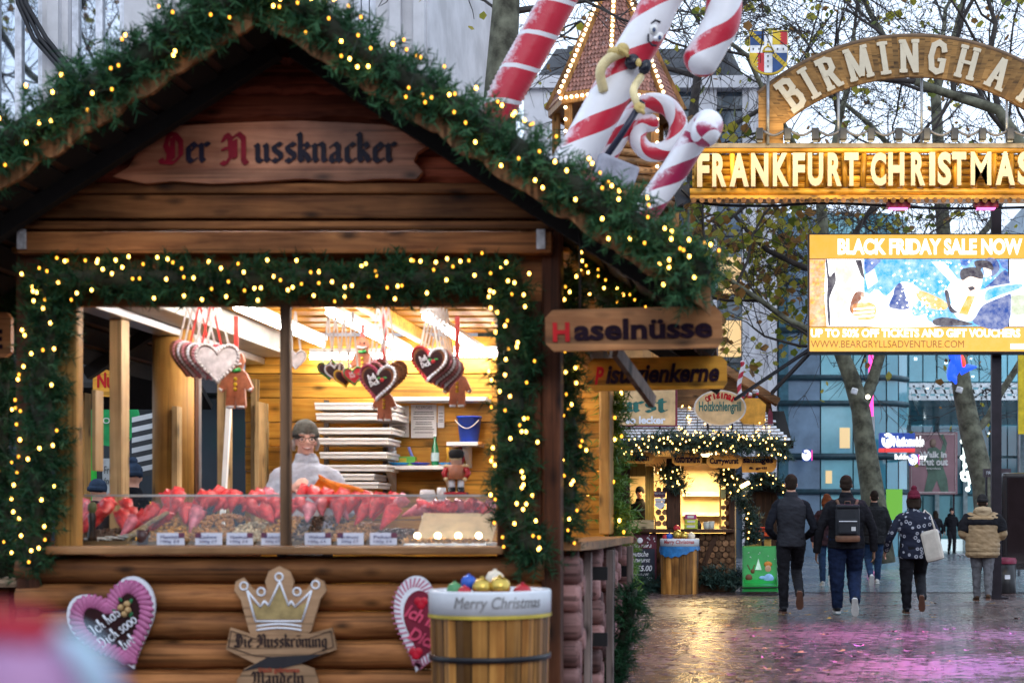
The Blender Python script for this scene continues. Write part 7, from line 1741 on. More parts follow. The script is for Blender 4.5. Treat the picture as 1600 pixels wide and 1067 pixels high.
scr('mouth', DK, [[(1512, 449), (1520, 447), (1524, 451), (1516, 455)]], 9)
k = MB(); k.pxtext('BLACK FRIDAY SALE NOW ON', 1309, 373, 1640, 398, Yl - .006, .004, bold=.04); k.pxtext('UP TO 50% OFF TICKETS AND GIFT VOUCHERS', 1267, 514, 1594, 527, Yl - .006, .004, bold=.03); k.pxrect(1579, 537, 1600, 545, Yl - .008, .003); k.build('lettering', WH, sc_)
k = MB(); k.pxtext('WWW.BEARGRYLLSADVENTURE.COM', 1267, 532, 1506, 543, Yl - .006, .004, bold=-.005); k.build('web_address', TXT, sc_)
POSTM = flat('dark_steel_post', (.018, .014, .02), rough=.35, metal=.4)
sp = thing('screen_post', 'dark square steel post carrying the video screen', 'post', (X(1556, Yl + .4), Yl + .4, 0)); k = MB(); k.span((X(1549, Yl + .4), Yl + .34, 0), (X(1564, Yl + .4), Yl + .48, Z(300, Yl + .4)), bev=.008); k.build('shaft', POSTM, sp); k = MB(); k.span((X(1540, Yl + .4), Yl + .25, 0), (X(1573, Yl + .4), Yl + .6, .03)); k.build('base_plate', POSTM, sp)
k = MB(); k.beam(V(1266, 545, Yl + .1), V(1148, 624, Yl + 2.2), .035, .05); k.beam(V(1268, 548, Yl + .1), V(1206, 614, Yl + 2.2), .04, .06); one(k, 'guy_strap', flat('black_strap', (.012, .012, .018), rough=.6), 'pair of black straps from the screen corner down to the grill hut', 'strap')
fl_ = thing('flag', 'tall yellow banner flag beside the screen at the street edge', 'flag', V(1600, 870, 30)); k = MB(); k.pxrect(1591, 430, 1640, 678, 30, .03); k.build('cloth', flat('banner_yellow', (.62, .46, .02), rough=.6), fl_); k = MB(); k.cyl(V(1592, 900, 30.05), V(1592, 420, 30.05), .03, n=8); k.build('pole', RODM, fl_)
lf = thing('light_figure', 'blue and red glowing bird shaped light hung in the leaning tree', 'light ornament', V(1494, 598, 33)); k = MB(); k.ball(V(1492, 572, 33), (L(10, 33), .12, L(25, 33)), 0, 14, Euler((0, .35, 0))); k.tube([V(1488, 585, 33), V(1494, 600, 33)], [.12, .02], 8); [k.tube([V(1486 + i * 3, 560 + i * 4, 32.9), V(1480 + i * 4, 545 - (i % 3) * 5 + i * 3, 32.85)], [.05, .01], 5) for i in range(6)]; k.build('body', emit('blue_led', (.02, .10, 1), 1.0), lf); k = MB(); k.ball(V(1503, 563, 32.95), (L(5, 33), .06, L(12, 33)), 0, 12, Euler((0, -.3, 0))); k.build('breast', emit('red_led', (1, .06, .03), 1.1), lf); k = MB(); k.tube([V(1500, 580, 33), V(1514, 574, 33), V(1526, 573, 33)], [.1, .08, .02], 8); k.build('tail', emit('blue_led', (.02, .10, 1), 1.0), lf)

# ================================================================== GRILL HUT
Yg = 24.6
gh = thing('grill_hut', 'wooden sausage hut with snow dusted tiled roof, lit hatch and log slice counter', 'market stall', (X(1060, Yg), Yg, 0))
DARKW = wood('dark_brown_planks', (.035, .017, .010), (.085, .038, .02), 2, rough=.55)
def G(px, py, Y=Yg): return V(px, py, Y)
k = MB(); k.pxrect(930, 826, 1148, 832, Yg - .25, .5, bev=.02); k.build('counter', DARKW, gh)
k = MB(); k.pxrect(930, 833, 1147, 930, Yg, .1); k.build('front_panel', wood('counter_planks', (.06, .028, .014), (.14, .065, .03), 2, rough=.6), gh)
k = MB(); R_ = random.Random(12)
SLICE = wood('log_slices', (.16, .075, .035), (.34, .18, .09), 1, rough=.6, isl=.5, knots=False)
def slices(k, x0, y0, x1, y1, r):
    y = y0 + r
    row = 0
    while y < y1:
        x = x0 + r + (r if row % 2 else 0)
        while x < x1: k.cyl(G(x, y, Yg - .03), G(x, y, Yg + .0), L(r * R_.uniform(.82, .98), Yg), n=10); x += 2 * r
        y += r * 1.75; row += 1
slices(k, 1092, 834, 1146, 905, 5.2); k.cut(); slices(k, 1024, 760, 1040, 826, 5); k.cut(); slices(k, 1126, 772, 1136, 826, 4.6); k.sep('log_slice_panel', SLICE, gh)
k = MB(); k.beam(G(1092, 900, Yg - .06), G(1118, 838, Yg - .06), .05, .09); k.build('brace', DARKW, gh)
k = MB()
for a, c in ((1041, 1063), (1139, 1148)): k.pxrect(a, 716, c, 826, Yg - .06, .2, bev=.02); k.cut()
k.pxrect(930, 716, 984, 826, Yg - .05, .2); k.sep('post', DARKW, gh)
k = MB(); k.pxrect(1008, 728, 1022, 826, Yg, .1, bev=.01); k.pxrect(1124, 716, 1127, 826, Yg - .02, .1); k.pxrect(984, 724, 1008, 744, Yg + .02, .08); k.pxrect(1064, 714, 1124, 724, Yg, .1); k.build('hatch_frame', wood('yellow_frame', (.42, .24, .04), (.62, .38, .08), 2, rough=.45), gh)
k = MB(); k.pxrect(985, 812, 1022, 826, Yg - .12, .2, bev=.01); k.build('hatch_sill', wood('cream_sill', (.5, .38, .2), (.65, .5, .3), 0), gh)
k = MB(); k.pxrect(940, 640, 1150, 930, Yg + 2.4, .1); k.build('back_wall', flat('cream_back_wall', (.55, .42, .24), rough=.5, scale=2), gh)
k = MB(); k.pxrect(1134, 716, 1148, 930, Yg + .2, 2.2); k.build('side_wall', DARKW, gh)
k = MB(); k.pxrect(1066, 768, 1124, 775, Yg + 2.2, .19); k.pxrect(1066, 800, 1124, 806, Yg + 2.2, .19); k.build('inner_shelf', flat('steel_shelf', (.5, .46, .38), rough=.3), gh)
k = MB(); k.pxrect(900, 696, 1150, 704, Yg + .1, 2.3); k.build('ceiling', flat('cream_ceiling', (.5, .4, .25), rough=.6), gh)
lm = bpy.data.lights.new('hatch_lamp', 'AREA'); lm.energy = 260; lm.color = (1, .70, .30); lm.size = 1.4; lo = bpy.data.objects.new('hatch_lamp', lm); COL.objects.link(lo); lo.location = G(1094, 720, Yg + 1.2) - Vector((0, 0, .12)); lo.parent = None
k = MB(); k.cyl(G(1070, 709, Yg + 1.2), G(1120, 709, Yg + 1.2), .05, n=10); k.build('hatch_light', emit('hatch_tube', (1, .78, .42), 9), gh)
# snowy pent roof with courses of shingles
k = MB(); rows_n = 12
for i in range(rows_n):
    f0, f1 = i / rows_n, (i + 1.2) / rows_n; n_ = 34
    for j in range(n_):
        a0 = 900 + (1236 - 900) * (j + (.5 if i % 2 else 0)) / n_; a1 = a0 + (1236 - 900) / n_ * .94
        lim = 1238 - 42 * f0
        if a1 > lim: continue
        z0, z1 = Z(690, Yg - .9), Z(636, Yg + 1.4); y0, y1 = Yg - .9, Yg + 1.4; b_ = .02 + R_.uniform(0, .012)
        P = [(X(a0, y0), y0 + (y1 - y0) * f0, z0 + (z1 - z0) * f0 + b_), (X(a1, y0), y0 + (y1 - y0) * f0, z0 + (z1 - z0) * f0 + b_), (X(a1, y0), y0 + (y1 - y0) * min(1, f1), z0 + (z1 - z0) * min(1, f1)), (X(a0, y0), y0 + (y1 - y0) * min(1, f1), z0 + (z1 - z0) * min(1, f1))]
        k.prism(P, (0, 0, -.025))
k.build('shingle_roof', snowy('snowy_shingles', (.16, .10, .07), .95, .7, .28, 5), gh)
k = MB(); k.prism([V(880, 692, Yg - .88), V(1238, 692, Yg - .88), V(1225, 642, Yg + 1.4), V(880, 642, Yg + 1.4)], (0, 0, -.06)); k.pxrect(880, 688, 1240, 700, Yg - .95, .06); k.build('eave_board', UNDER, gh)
k = MB(); k.prism([V(960, 660, Yg + 1.3), V(1210, 660, Yg + 1.3), V(1204, 626, Yg + 1.3), V(1090, 558, Yg + 1.3), V(960, 640, Yg + 1.3)], (0, .1, 0)); k.build('gable', wood('gable_brown', (.14, .07, .03), (.26, .14, .06), 0), gh)
k = MB(); k.beam(V(1082, 546, Yg + 1.1), V(1216, 629, Yg + 1.1), .5, .13); k.beam(V(1092, 546, Yg + 1.1), V(940, 650, Yg + 1.1), .5, .13); k.build('gable_rake', BARGE, gh)
# board signs on the roof
def board_sign(label, out_, Y, th, mats, texts, grp='painted boards on the grill hut', name='board_sign', rim=None):
    xs = [p[0] for p in out_]; ys = [p[1] for p in out_]; s = thing(name, label, 'sign', V(sum(xs) / len(xs), max(ys), Y), grp)
    if rim is not None:
        cx_, cy_ = (min(xs) + max(xs)) / 2, (min(ys) + max(ys)) / 2; k = MB(); k.pxprism([(cx_ + (x - cx_) * 1.07, cy_ + (y - cy_) * 1.07) for x, y in out_], Y + .012, th); k.build('rim', rim, s)
    k = MB(); k.pxprism(out_, Y, th); k.build('board', mats, s)
    for nm, mt, items in texts:
        k = MB()
        for it in items: k.pxtext(it[0], it[1], it[2], it[3], it[4], Y - .005, .004, **(it[5] if len(it) > 5 else {}))
        k.build(nm, mt, s)
    k = MB()
    for x in (min(xs) * .75 + max(xs) * .25, min(xs) * .25 + max(xs) * .75): k.beam(V(x, max(ys) - 4, Y + th + .02), V(x, max(ys) + 16, Y + th + .02), .03, .04)
    if grp == 'painted boards on the grill hut': k.build('stay', POSTM, s)
    return s
TANB = flat('tan_board', (.60, .40, .20), rough=.5, scale=4); GRN = flat('bottle_green_paint', (.02, .12, .10), rough=.5); MAROON = flat('maroon_rim', (.16, .02, .04), rough=.45); CREAMR = flat('cream_rim', (.62, .56, .5), rough=.45)
board_sign('tan board with maroon edge and green lettering behind the orange plank sign', [(960, 600), (1055, 600), (1055, 664), (960, 664)], Yg - .2, .05, TANB, [('lettering', GRN, [('Wurst', 964, 622, 1044, 645, dict(font=nib, bold=.06))]), ('small_lettering', ICE_W, [('so lecker', 978, 650, 1040, 662, dict(bold=.04))])], rim=MAROON)
ov = [(1125 + 38.5 * math.cos(a), 637 + 26 * math.sin(a)) for a in np.linspace(0, 2 * PI, 44)[:-1]]
ovs = board_sign('oval charcoal grill sign with cream rim and bent red heading on the hut roof', ov, Yg - .3, .05, TANB, [('lettering', GRN, [('Holzkohlengrill', 1092, 627, 1158, 647, dict(bold=.02))])], rim=CREAMR)
k = MB()
for i, ch in enumerate('Original'):
    a = -PI / 2 + (i - 3.5) * .2; px, py = 1125 + 31 * math.cos(a), 641 + 23 * math.sin(a); k.text(ch, V(px, py, Yg - .305), L(3 if ch in 'il' else 6, Yg), L(9, Yg), .004, rot=-(a + PI / 2) * .75, bold=.04)
k.build('heading', RED, ovs)
board_sign('blank tilted orange board beside the oval sign', [(1157, 632), (1166, 622), (1186, 622), (1197, 632), (1195, 662), (1186, 671), (1163, 664), (1155, 655)], Yg + .1, .06, flat('orange_board_paint', (.68, .32, .04), rough=.5), [])
board_sign('small wine coloured round sign edge on beside the blank orange board', [(1200, 645), (1203, 638), (1207, 645), (1208, 660), (1204, 672), (1200, 664)], Yg + .1, .3, MAROON, [])
t, P = cane('small striped candy cane stick on the grill hut roof', [V(1156, 616, Yg), V(1155, 600, Yg), V(1158, 584, Yg), V(1161, 573, Yg), V(1160, 566, Yg)], .04, .22, [CW, CR], 1, .5, n=40, group='candy canes on the grill hut')
bn = thing('bunting', 'small red, white and blue decorations heaped at the hut roof corner', 'decoration', V(1172, 628, Yg + .5)); k = MB()
for i in range(14): k.ball(V(1160 + R_.uniform(-12, 26), 622 - R_.uniform(0, 14), Yg + .6 + R_.uniform(-.1, .1)), L(R_.uniform(2, 4), Yg), i % 3, 8)
k.build('ornament', [CR, CW, GB], bn)
# hanging plank signs under the eave
for out_, lab, tx_, ty_, xr_ in (([(962, 706), (1018, 706), (1024, 714), (1018, 724), (962, 724)], 'orange plank sign over the vendor window, partly behind the green garland', 'Zwiebeln', (974, 709, 1014, 720), 0), ([(1050, 709), (1056, 706), (1092, 706), (1097, 712), (1097, 722), (1091, 727), (1056, 727), (1050, 722)], 'short orange plank sign over the lit hatch', 'Rostbratwurst', (1054, 710, 1094, 723), 0), ([(1104, 716), (1110, 710), (1156, 711), (1160, 718), (1158, 728), (1152, 732), (1110, 730), (1104, 724)], 'orange plank sign at the hut corner, left of the broad two line plank', 'Currywurst', (1109, 715, 1154, 727), 0), ([(1157, 713), (1208, 712), (1214, 718), (1213, 730), (1207, 737), (1160, 738)], 'broad orange plank with two lines of lettering at the eave end', 'sausages', (1161, 716, 1208, 726), 1)):
    s = board_sign(lab.replace('left of', 'next to'), out_, Yg - .85 - (.06 if 'corner' in lab else 0), .04, flat('orange_plank', (.72, .30, .035), rough=.45, scale=3, var=.3), [('lettering', NAVY, [(tx_, *ty_, dict(bold=.04))] + ([('& grill', 1170, 729, 1198, 734, dict(bold=.03))] if xr_ else []))], grp='orange plank signs under the grill hut eave', name='plank_sign')
    k = MB()
    for x in (out_[0][0] + 10, out_[0][0] + 36): k.beam(V(x, out_[0][1] - 1, Yg - .84), V(x, 698, Yg - .84), .012, .012)
    k.build('chain', flat('dark_chain', (.05, .045, .04)), s)
# garlands of the hut
GH = 'fir garlands on the grill hut'
HN = flat('hut_fir_needles', (.012, .035, .030), rough=.5, col2=(.04, .085, .07), scale=8)
def gg(label, pxs, Y, r, per_m, seed, n, ll, br=.012):
    pts = [V(a, c, Y) for a, c in pxs]; garland('fir_garland', label, pts, r, per_m, seed, HN, group=GH, ln=.2, nl=.075, nw=.016, k=16)
    if n: fairy(ll, pts, r * .95, n, seed, br=br, mat=BULB_S, group='fairy lights on the grill hut')
gg('thick frosted fir garland along the whole eave of the grill hut', [(955, 698), (1000, 696), (1060, 690), (1120, 692), (1180, 694), (1230, 702)], Yg - 1.0, .17, 190, 61, 95, 'dense fairy lights along the grill hut eave')
gg('fir bunch on the dark post between hut window and hatch', [(1030, 735), (1048, 742), (1062, 752), (1056, 765)], Yg - .25, .15, 190, 62, 14, 'fairy lights in the fir bunch between window and hatch')
gg('fir bunch on the hut corner post beside the yellow hatch frame', [(1126, 738), (1140, 745), (1150, 760), (1154, 772)], Yg - .25, .14, 190, 63, 14, 'fairy lights in the fir bunch of the hut corner post')
gg('fir garland drooping at the far side of the hut by the lamp', [(1150, 770), (1164, 790), (1175, 815), (1178, 850)], Yg + .6, .12, 160, 64, 12, 'fairy lights drooping by the hut lamp')
gg('fir garland along the foot of the grill hut counter', [(975, 908), (1020, 912), (1030, 912)], Yg - .15, .11, 180, 65, 0, '')
gg('fir garland along the foot of the log slice panel', [(1092, 902), (1120, 900), (1150, 905), (1165, 908)], Yg - .15, .11, 180, 66, 0, '')
ig = thing('roof_lights', 'net of tiny fairy lights hanging over the snowy hut roof', 'string lights', V(1130, 690, Yg - .8), 'fairy lights on the grill hut'); me = MB().ball((0, 0, 0), .014, 0, 6).mesh('bulb', BULB_S)
for i in range(70):
    f = R_.random(); px = R_.uniform(1050, 1215 - 30 * f); link('bulb', me, ig, Vector((X(px, Yg - .9), Yg - .9 + 2.3 * f, Z(690, Yg - .9) + (Z(636, Yg + 1.4) - Z(690, Yg - .9)) * f + .05)) - ig.location)
k = MB()
for i in range(9): k.tube([(X(1055 + i * 18, Yg), Yg - .9, Z(690, Yg - .9) + .04), (X(1053 + i * 17, Yg), Yg + 1.38, Z(636, Yg + 1.4) + .03)], .006, 4)
k.build('cable', WIRE, ig)
# things at the hatch
for a, c, y0, y1, mt, lab in ((1070, 1088, 803, 811, flat('magenta_box', (.35, .04, .18), rough=.4), 'magenta carton on top of the lime napkins in the hatch'), (1070, 1090, 811, 818, flat('lime_box', (.45, .55, .06), rough=.4), 'lime green napkin pack, upper of two on the counter'), (1069, 1090, 818.3, 826, flat('lime_box', (.45, .55, .06)), 'lime green napkin pack, lower of two on the counter')):
    t = thing('napkin_pack', lab, 'pack', V((a + c) / 2, y1, Yg - .1)); k = MB(); k.pxrect(a, y0, c, y1, Yg - .15, .2, bev=.01); k.build('pack', mt, t); k = MB(); k.pxrect(a + 4, y0 + 2, c - 4, y1 - 2, Yg - .154, .003); k.build('label', NOTE, t)
for px, h, mt, lab in ((1092, 13, 'dark_bottle', 'slim dark sauce bottle beside the napkin packs'), (1104, 11, 'pale_cup', 'white paper cup stack with green print in the hatch'), (1111, 12, 'pale_cup', 'taller paper cup stack at the hatch end')):
    k = MB(); r = .04 if 'bottle' in mt else .055; H_ = L(h, Yg); k.lathe([(0, 0), (r, 0), (r * 1.05, H_ * .6), (r * (.4 if 'bottle' in mt else 1.1), H_ * .85), (r * (.4 if 'bottle' in mt else 1.1), H_), (0, H_)], V(px, 826, Yg - .08), 14); one(k, 'sauce_bottle' if 'bottle' in mt else 'cup_stack', flat(mt, (.03, .02, .02) if 'bottle' in mt else (.6, .62, .55), rough=.35), lab, 'bottle' if 'bottle' in mt else 'cups')
pr = thing('wall_poster', 'maroon and white arrow notice on the hut post below the fir bunch', 'notice', V(1031, 792, Yg - .1)); k = MB(); k.pxrect(1022, 767, 1040, 777, Yg - .1, .02); k.build('heading_panel', flat('plum_panel', (.14, .05, .08), rough=.5), pr); k = MB(); k.pxrect(1023, 778, 1039, 783, Yg - .1, .02); k.pxprism([(1024, 784), (1038, 784), (1038, 788), (1041, 788), (1031, 796), (1021, 788), (1024, 788)], Yg - .1, .02); k.build('arrow', ICE_W, pr); k = MB(); k.pxtext('BESTELLEN', 1023.5, 769, 1038.5, 772, Yg - .104, .003); k.pxtext('HIER', 1026, 785, 1036, 788, Yg - .104, .003); k.build('lettering', ICE_W, pr)
k = MB(); k.pxrect(1126, 764, 1134, 778, Yg - .12, .01); k.build; yn = one(k, 'yellow_label', flat('pale_yellow_label', (.6, .58, .25), rough=.5), 'pale yellow hygiene label on the hut corner post', 'label')
cb = thing('chalkboard', 'menu chalkboard with maroon header and white prices on the hut front', 'menu board', V(1000, 915, Yg - .1)); k = MB(); k.pxrect(972, 833, 1026, 909, Yg - .12, .05, bev=.01); k.build('frame', flat('maroon_board', (.10, .015, .03), rough=.5), cb); k = MB(); k.pxrect(975, 857, 1023, 907, Yg - .126, .004); k.build('slate', flat('slate_face', (.018, .022, .04), rough=.6), cb)
k = MB(); k.pxtext('Deutsche', 982, 861, 1013, 869, Yg - .13, .002, shear=.3, bold=.01); k.pxtext('Bratwurst', 980, 871, 1016, 878, Yg - .13, .002, shear=.3, bold=.01); k.pxtext('£5.00', 995, 883, 1019, 892, Yg - .13, .002, shear=.2, bold=.02); k.pxtext('Currywurst', 978, 894, 1014, 900, Yg - .13, .002, shear=.3, bold=.01); k.pxtext('£5.00', 995, 901, 1019, 907, Yg - .13, .002, shear=.2, bold=.02); k.build('chalk_lettering', ICE_W, cb)
k = MB()
for i in range(26): k.ball(V(R_.choice((R_.uniform(975, 988), R_.uniform(1010, 1024))), R_.uniform(836, 856), Yg - .122), .012, 0, 6)
k.ball(V(1000, 844, Yg - .125), (.05, .01, .05)); k.build('emblem', ICE_W, cb); k = MB(); k.pxtext('China Male', 988, 850, 1012, 855, Yg - .124, .003, shear=.2); k.build('heading', CW, cb)
lp = thing('wall_lamp', 'small warm floodlight glowing under the hut eave end', 'lamp', V(1162, 755, Yg - .2)); k = MB(); k.box(V(1161, 752, Yg - .2), (.16, .12, .1), 0, Euler((0, .5, 0)), .01); k.build('housing', POSTM, lp); k = MB(); k.box(V(1164, 757, Yg - .25), (.17, .08, .06), 0, Euler((0, -.5, 0)), .01); k.build('lens', emit('lamp_lens', (1, .7, .3), 9), lp)
k = MB(); k.box(V(990, 738, Yg + .3), (.14, .1, .06), 0, Euler((0, .3, 0)), .01); one(k, 'hatch_spotlight', emit('white_lens', (.95, .97, 1), 5), 'small white lamp at the top of the vendor window', 'lamp')
# vendor in the grill hut window
person('vendor in black hat and top standing inside the grill hut window', (X(1000, Yg + .8), Yg + .8, .2), PI, 1.62, 'coat_black', 'trousers_black', hair='hair_dark', hat=('hat_black', False), seed=22, lod=.018)
# small hut side: second dark hut behind the corner with its roof edge
sh_ = thing('small_hut', 'dark little hut with thatched looking roof edge behind the grill hut corner', 'market stall', (X(1195, 29), 29, 0)); k = MB(); k.span((X(1165, 29), 29, 0), (X(1214, 29), 31, Z(768, 29))); k.build('wall', wood('hut_wall', (.05, .028, .018), (.11, .055, .03), 2), sh_); k = MB(); k.prism([V(1150, 760, 28.6), V(1232, 772, 28.6), V(1190, 735, 28.6)], (0, 2.4, 0)); k.build('roof', UNDER, sh_)
gg('fir trim with lights on the little dark hut roof edge', [(1170, 758), (1195, 740), (1218, 758), (1228, 770)], 28.4, .13, 140, 67, 12, 'fairy lights on the little dark hut roof edge', br=.012)
for px, mt, lab in ((1180, (.62, .08, .02), 'orange red crate on the table behind the green seat'), ):
    t = thing('crate', lab, 'crate', V(1182, 838, 26)); k = MB(); k.pxrect(1166, 826, 1202, 838, 26, .5, bev=.02); k.build('body', flat('orange_red_plastic', mt, rough=.4), t); k = MB(); k.pxrect(1164, 823, 1204, 827, 25.97, .56, bev=.02); k.build('rim', flat('red_rim', (.4, .03, .01), rough=.4), t)
tb = thing('yellow_cabinet', 'yellow wooden cabinet on dark legs behind the green seat', 'cabinet', V(1185, 905, 26)); k = MB(); k.pxrect(1166, 841, 1205, 868, 26, .6, bev=.02); k.build('body', wood('yellow_cabinet_wood', (.42, .24, .05), (.6, .36, .1), 0), tb); k = MB()
for px in (1168, 1203): k.pxrect(px - 2, 868, px + 2, 918, 26.02, .06)
k.pxrect(1190, 830, 1194, 905, 25.9, .05); k.build('leg', POSTM, tb); k = MB(); k.pxrect(1164, 838, 1207, 841, 25.95, .7); k.build('top', POSTM, tb)
# green printed seat
Ys2 = 23.5; gs = thing('printed_seat', 'bright green moulded seat printed with a reindeer and winter figure', 'seat', V(1188, 930, Ys2))
k = MB(); prof_ = [(0, .06), (.0, .16), (.46, .18), (.52, .24), (.62, .78), (.68, .80), (.70, .76), (.58, .1), (.5, .06)]
x0_, x1_ = X(1162, Ys2), X(1214, Ys2); pts = [(x0_, Ys2 + a, c) for a, c in prof_]; k.prism(pts, (x1_ - x0_, 0, 0)); k.build('shell', flat('seat_green', (.015, .27, .05), rough=.3, var=.2, scale=3), gs)
k = MB()
for x in (x0_ - .02, x1_): k.prism([(x, Ys2 - .02, .05), (x, Ys2 + .1, .22), (x, Ys2 + .5, .28), (x, Ys2 + .6, .8), (x, Ys2 + .66, .8), (x, Ys2 + .7, .05)], (.02, 0, 0)); k.cut()
k.sep('side', flat('seat_green_dark', (.01, .18, .04), rough=.3), gs)
k = MB(); k.tube([V(1157, 918, Ys2 - .03), V(1216, 917, Ys2 - .03), V(1218, 928, Ys2 - .03), V(1158, 930, Ys2 - .03), V(1157, 918, Ys2 - .03)], .012, 6); k.build('rail', POSTM, gs)
def sback(px, py): # point on the slanting back
    f = (Z(py, Ys2 + .55) - .24) / .54; return Vector((X(px, Ys2 + .55), Ys2 + .515 + .1 * f, .24 + .54 * f))
k = MB(); k.ball(sback(1200, 888), (.055, .012, .06)); k.build('figure_head', flat('print_skin', (.6, .35, .22), rough=.5), gs); k = MB(); k.ball(sback(1200, 884) + Vector((0, .0, .03)), (.07, .012, .05)); k.build('figure_hair', flat('print_orange', (.6, .22, .03), rough=.5), gs)
k = MB(); k.ball(sback(1201, 904), (.09, .02, .09)); k.ball(sback(1192, 902), (.07, .02, .03)); k.build('figure_body', flat('print_blue', (.25, .45, .75), rough=.5), gs); k = MB(); k.ball(sback(1170, 902), (.06, .02, .06)); k.ball(sback(1176, 892), (.035, .02, .04)); k.tube([sback(1172, 890), sback(1168, 882)], .008, 5); k.tube([sback(1176, 890), sback(1179, 882)], .008, 5); k.build('reindeer', flat('print_brown', (.13, .05, .02), rough=.5), gs)
k = MB(); k.prism([sback(1180, 890), sback(1190, 890), sback(1185, 872)], (0, -.012, 0))
for i in range(12): k.ball(sback(R_.uniform(1165, 1212), R_.uniform(862, 880)), .008, 0, 6)
k.build('snow_print', flat('print_white', (.55, .75, .6), rough=.5), gs)

# ================================================================== SIGNS ON THE GLASS BUILDING
Yn = 48.0
ns2 = thing('bank_sign', 'projecting blue and red building society sign with white swirl emblem', 'sign', V(1402, 706, Yn)); k = MB(); k.pxrect(1374, 676, 1430, 700, Yn, .3, bev=.02); k.build('panel', emit('sign_blue_panel', (.012, .05, .30), .55, False), ns2); k = MB(); k.pxrect(1374, 700, 1430, 706, Yn - .01, .32, bev=.02); k.build('red_strip', emit('sign_red_strip', (.8, .05, .05), .6, False), ns2)
SW = emit('sign_white_light', (.95, .97, 1), 1.2, False); k = MB(); k.pxtext('Nationwide', 1396, 681, 1444, 698, Yn - .01, .02, bold=.04); k.v = [(x, y, z) for x, y, z in k.v]; k.build('lettering', SW, ns2)
def swirl(k, px, py, Y, r): 
    k.tube([V(px + r * .62 * math.cos(a), py + r * .8 * math.sin(a), Y) for a in np.linspace(-2.2, 3.6, 22)], L(r * .26, Y), 8); k.ball(V(px + r * .1, py + r * .1, Y), (L(r * .33, Y), .04, L(r * .4, Y)))
k = MB(); swirl(k, 1387, 688, Yn - .04, 11); k.build('emblem', SW, ns2); k = MB(); k.pxtext('Building Society', 1398, 709, 1448, 720, Yn + .05, .02, bold=.02); k.build('small_lettering', SW, ns2); k = MB(); k.beam(V(1402, 690, Yn + .3), V(1402, 690, Yn + 2.4), .1, .1); k.build('arm', POSTM, ns2)
for px, py, r, lab, Y in ((1261, 711, 8, 'small lit blue emblem sign on the grey stone band of the glass building', 49.2), (1428, 718, 8, 'small lit blue emblem sign overlapping the pink poster', 47.6)):
    t = thing('emblem_sign', lab, 'sign', V(px, py + 10, Y), 'small blue emblem signs'); k = MB(); k.pxrect(px - 7, py - 9, px + 7, py + 9, Y, .25, bev=.03); k.build('box', emit('sign_blue_panel', (.012, .05, .30), .55), t); k = MB(); swirl(k, px - 1, py, Y - .04, r); k.build('emblem', SW, t); k = MB(); k.pxrect(px + 7, py - 8, px + 8.5, py + 8, Y, .25); k.build('edge', emit('magenta_edge', (.9, .05, .4), .8, False), t); k = MB(); k.beam(V(px, py, Y + .2), V(px, py, Y + (1.2 if px < 1300 else 3)), .08, .08); k.build('arm', POSTM, t)
Yp = 55.0; ps = thing('wall_poster', 'large dusty pink poster with a dancing figure in green and white lettering', 'poster', V(1457, 772, Yp)); k = MB(); k.pxrect(1421, 675, 1496, 772, Yp, .15); k.build('board', flat('dusty_pink', (.26, .14, .16), rough=.5, scale=.6), ps); k = MB()
for a, b_ in (((1424, 678), (1493, 678)), ((1493, 678), (1493, 769)), ((1493, 769), (1424, 769)), ((1424, 769), (1424, 678))): k.beam(V(*a, Yp - .01), V(*b_, Yp - .01), .02, .05)
k.build('border', flat('pale_border', (.45, .36, .36), rough=.5), ps); GRF = flat('sage_green_print', (.07, .12, .09), rough=.5, scale=1.5, var=.4)
k = MB(); k.pxprism([(1450, 700), (1462, 698), (1470, 704), (1474, 690), (1468, 680), (1474, 678), (1480, 692), (1476, 712), (1472, 724), (1480, 748), (1482, 768), (1470, 768), (1464, 750), (1456, 768), (1444, 768), (1450, 740), (1446, 722)], Yp - .02, .015); k.build('figure', GRF, ps); k = MB(); k.ball(V(1458, 692, Yp - .03), (L(5, Yp), .03, L(7, Yp))); k.build('figure_head', flat('print_face', (.2, .13, .1), rough=.5), ps)
k = MB(); k.pxtext('Walk in', 1437, 705, 1479, 715, Yp - .05, .02, bold=.04); k.pxtext('strut out', 1434, 717, 1481, 727, Yp - .05, .02, bold=.04); k.pxtext('the new collection', 1447, 730, 1470, 733, Yp - .05, .01); k.build('lettering', flat('poster_white_ink', (.62, .6, .6), rough=.5), ps); k = MB(); 
for px in (1426, 1490): k.beam(V(px, 772, Yp + .1), V(px, 880, Yp + .1), .08, .08)
k.build('leg', POSTM, ps)
k = MB(); k.pxrect(1385, 764, 1410, 812, 44, .1); t = one(k, 'green_board', emit('lime_board', (.22, .62, .06), .32, False), 'lime green lit board standing beneath the projecting sign', 'board')
dl = thing('light_drop', 'string of cool white hanging light drops by the leaning tree', 'light ornament', V(1508, 762, 50)); k = MB()
for px, y0, y1 in ((1506, 664, 740), (1514, 690, 764), (1510, 670, 700)):
    k.beam(V(px, y0, 50), V(px, y1, 50), .05, .05)
    for i in range(7): k.ball(V(px + (2 if i % 2 else -2), y0 + (y1 - y0) * i / 6, 50), .09, 0, 8)
k.tube([V(1508 + 5 * math.cos(a), 745 + 5 * math.sin(a), 50) for a in np.linspace(0, 2 * PI, 14)], .05, 6, caps=False); k.build('light', emit('cool_drop', (.85, 1, .95), 2.2, False), dl)
pk = thing('street_pole', 'slim glowing magenta light pole behind the forked tree', 'pole', V(1362, 880, 36)); k = MB(); k.cyl(V(1362, 880, 36), V(1360, 380, 36), .06, n=10); k.build('shaft', emit('magenta_tube', (1, .06, .42), 1.6), pk); k = MB(); k.box(V(1362, 700, 35.9), (.14, .1, 1.6)); k.build('sleeve', flat('pale_sleeve', (.5, .5, .52), rough=.5), pk)
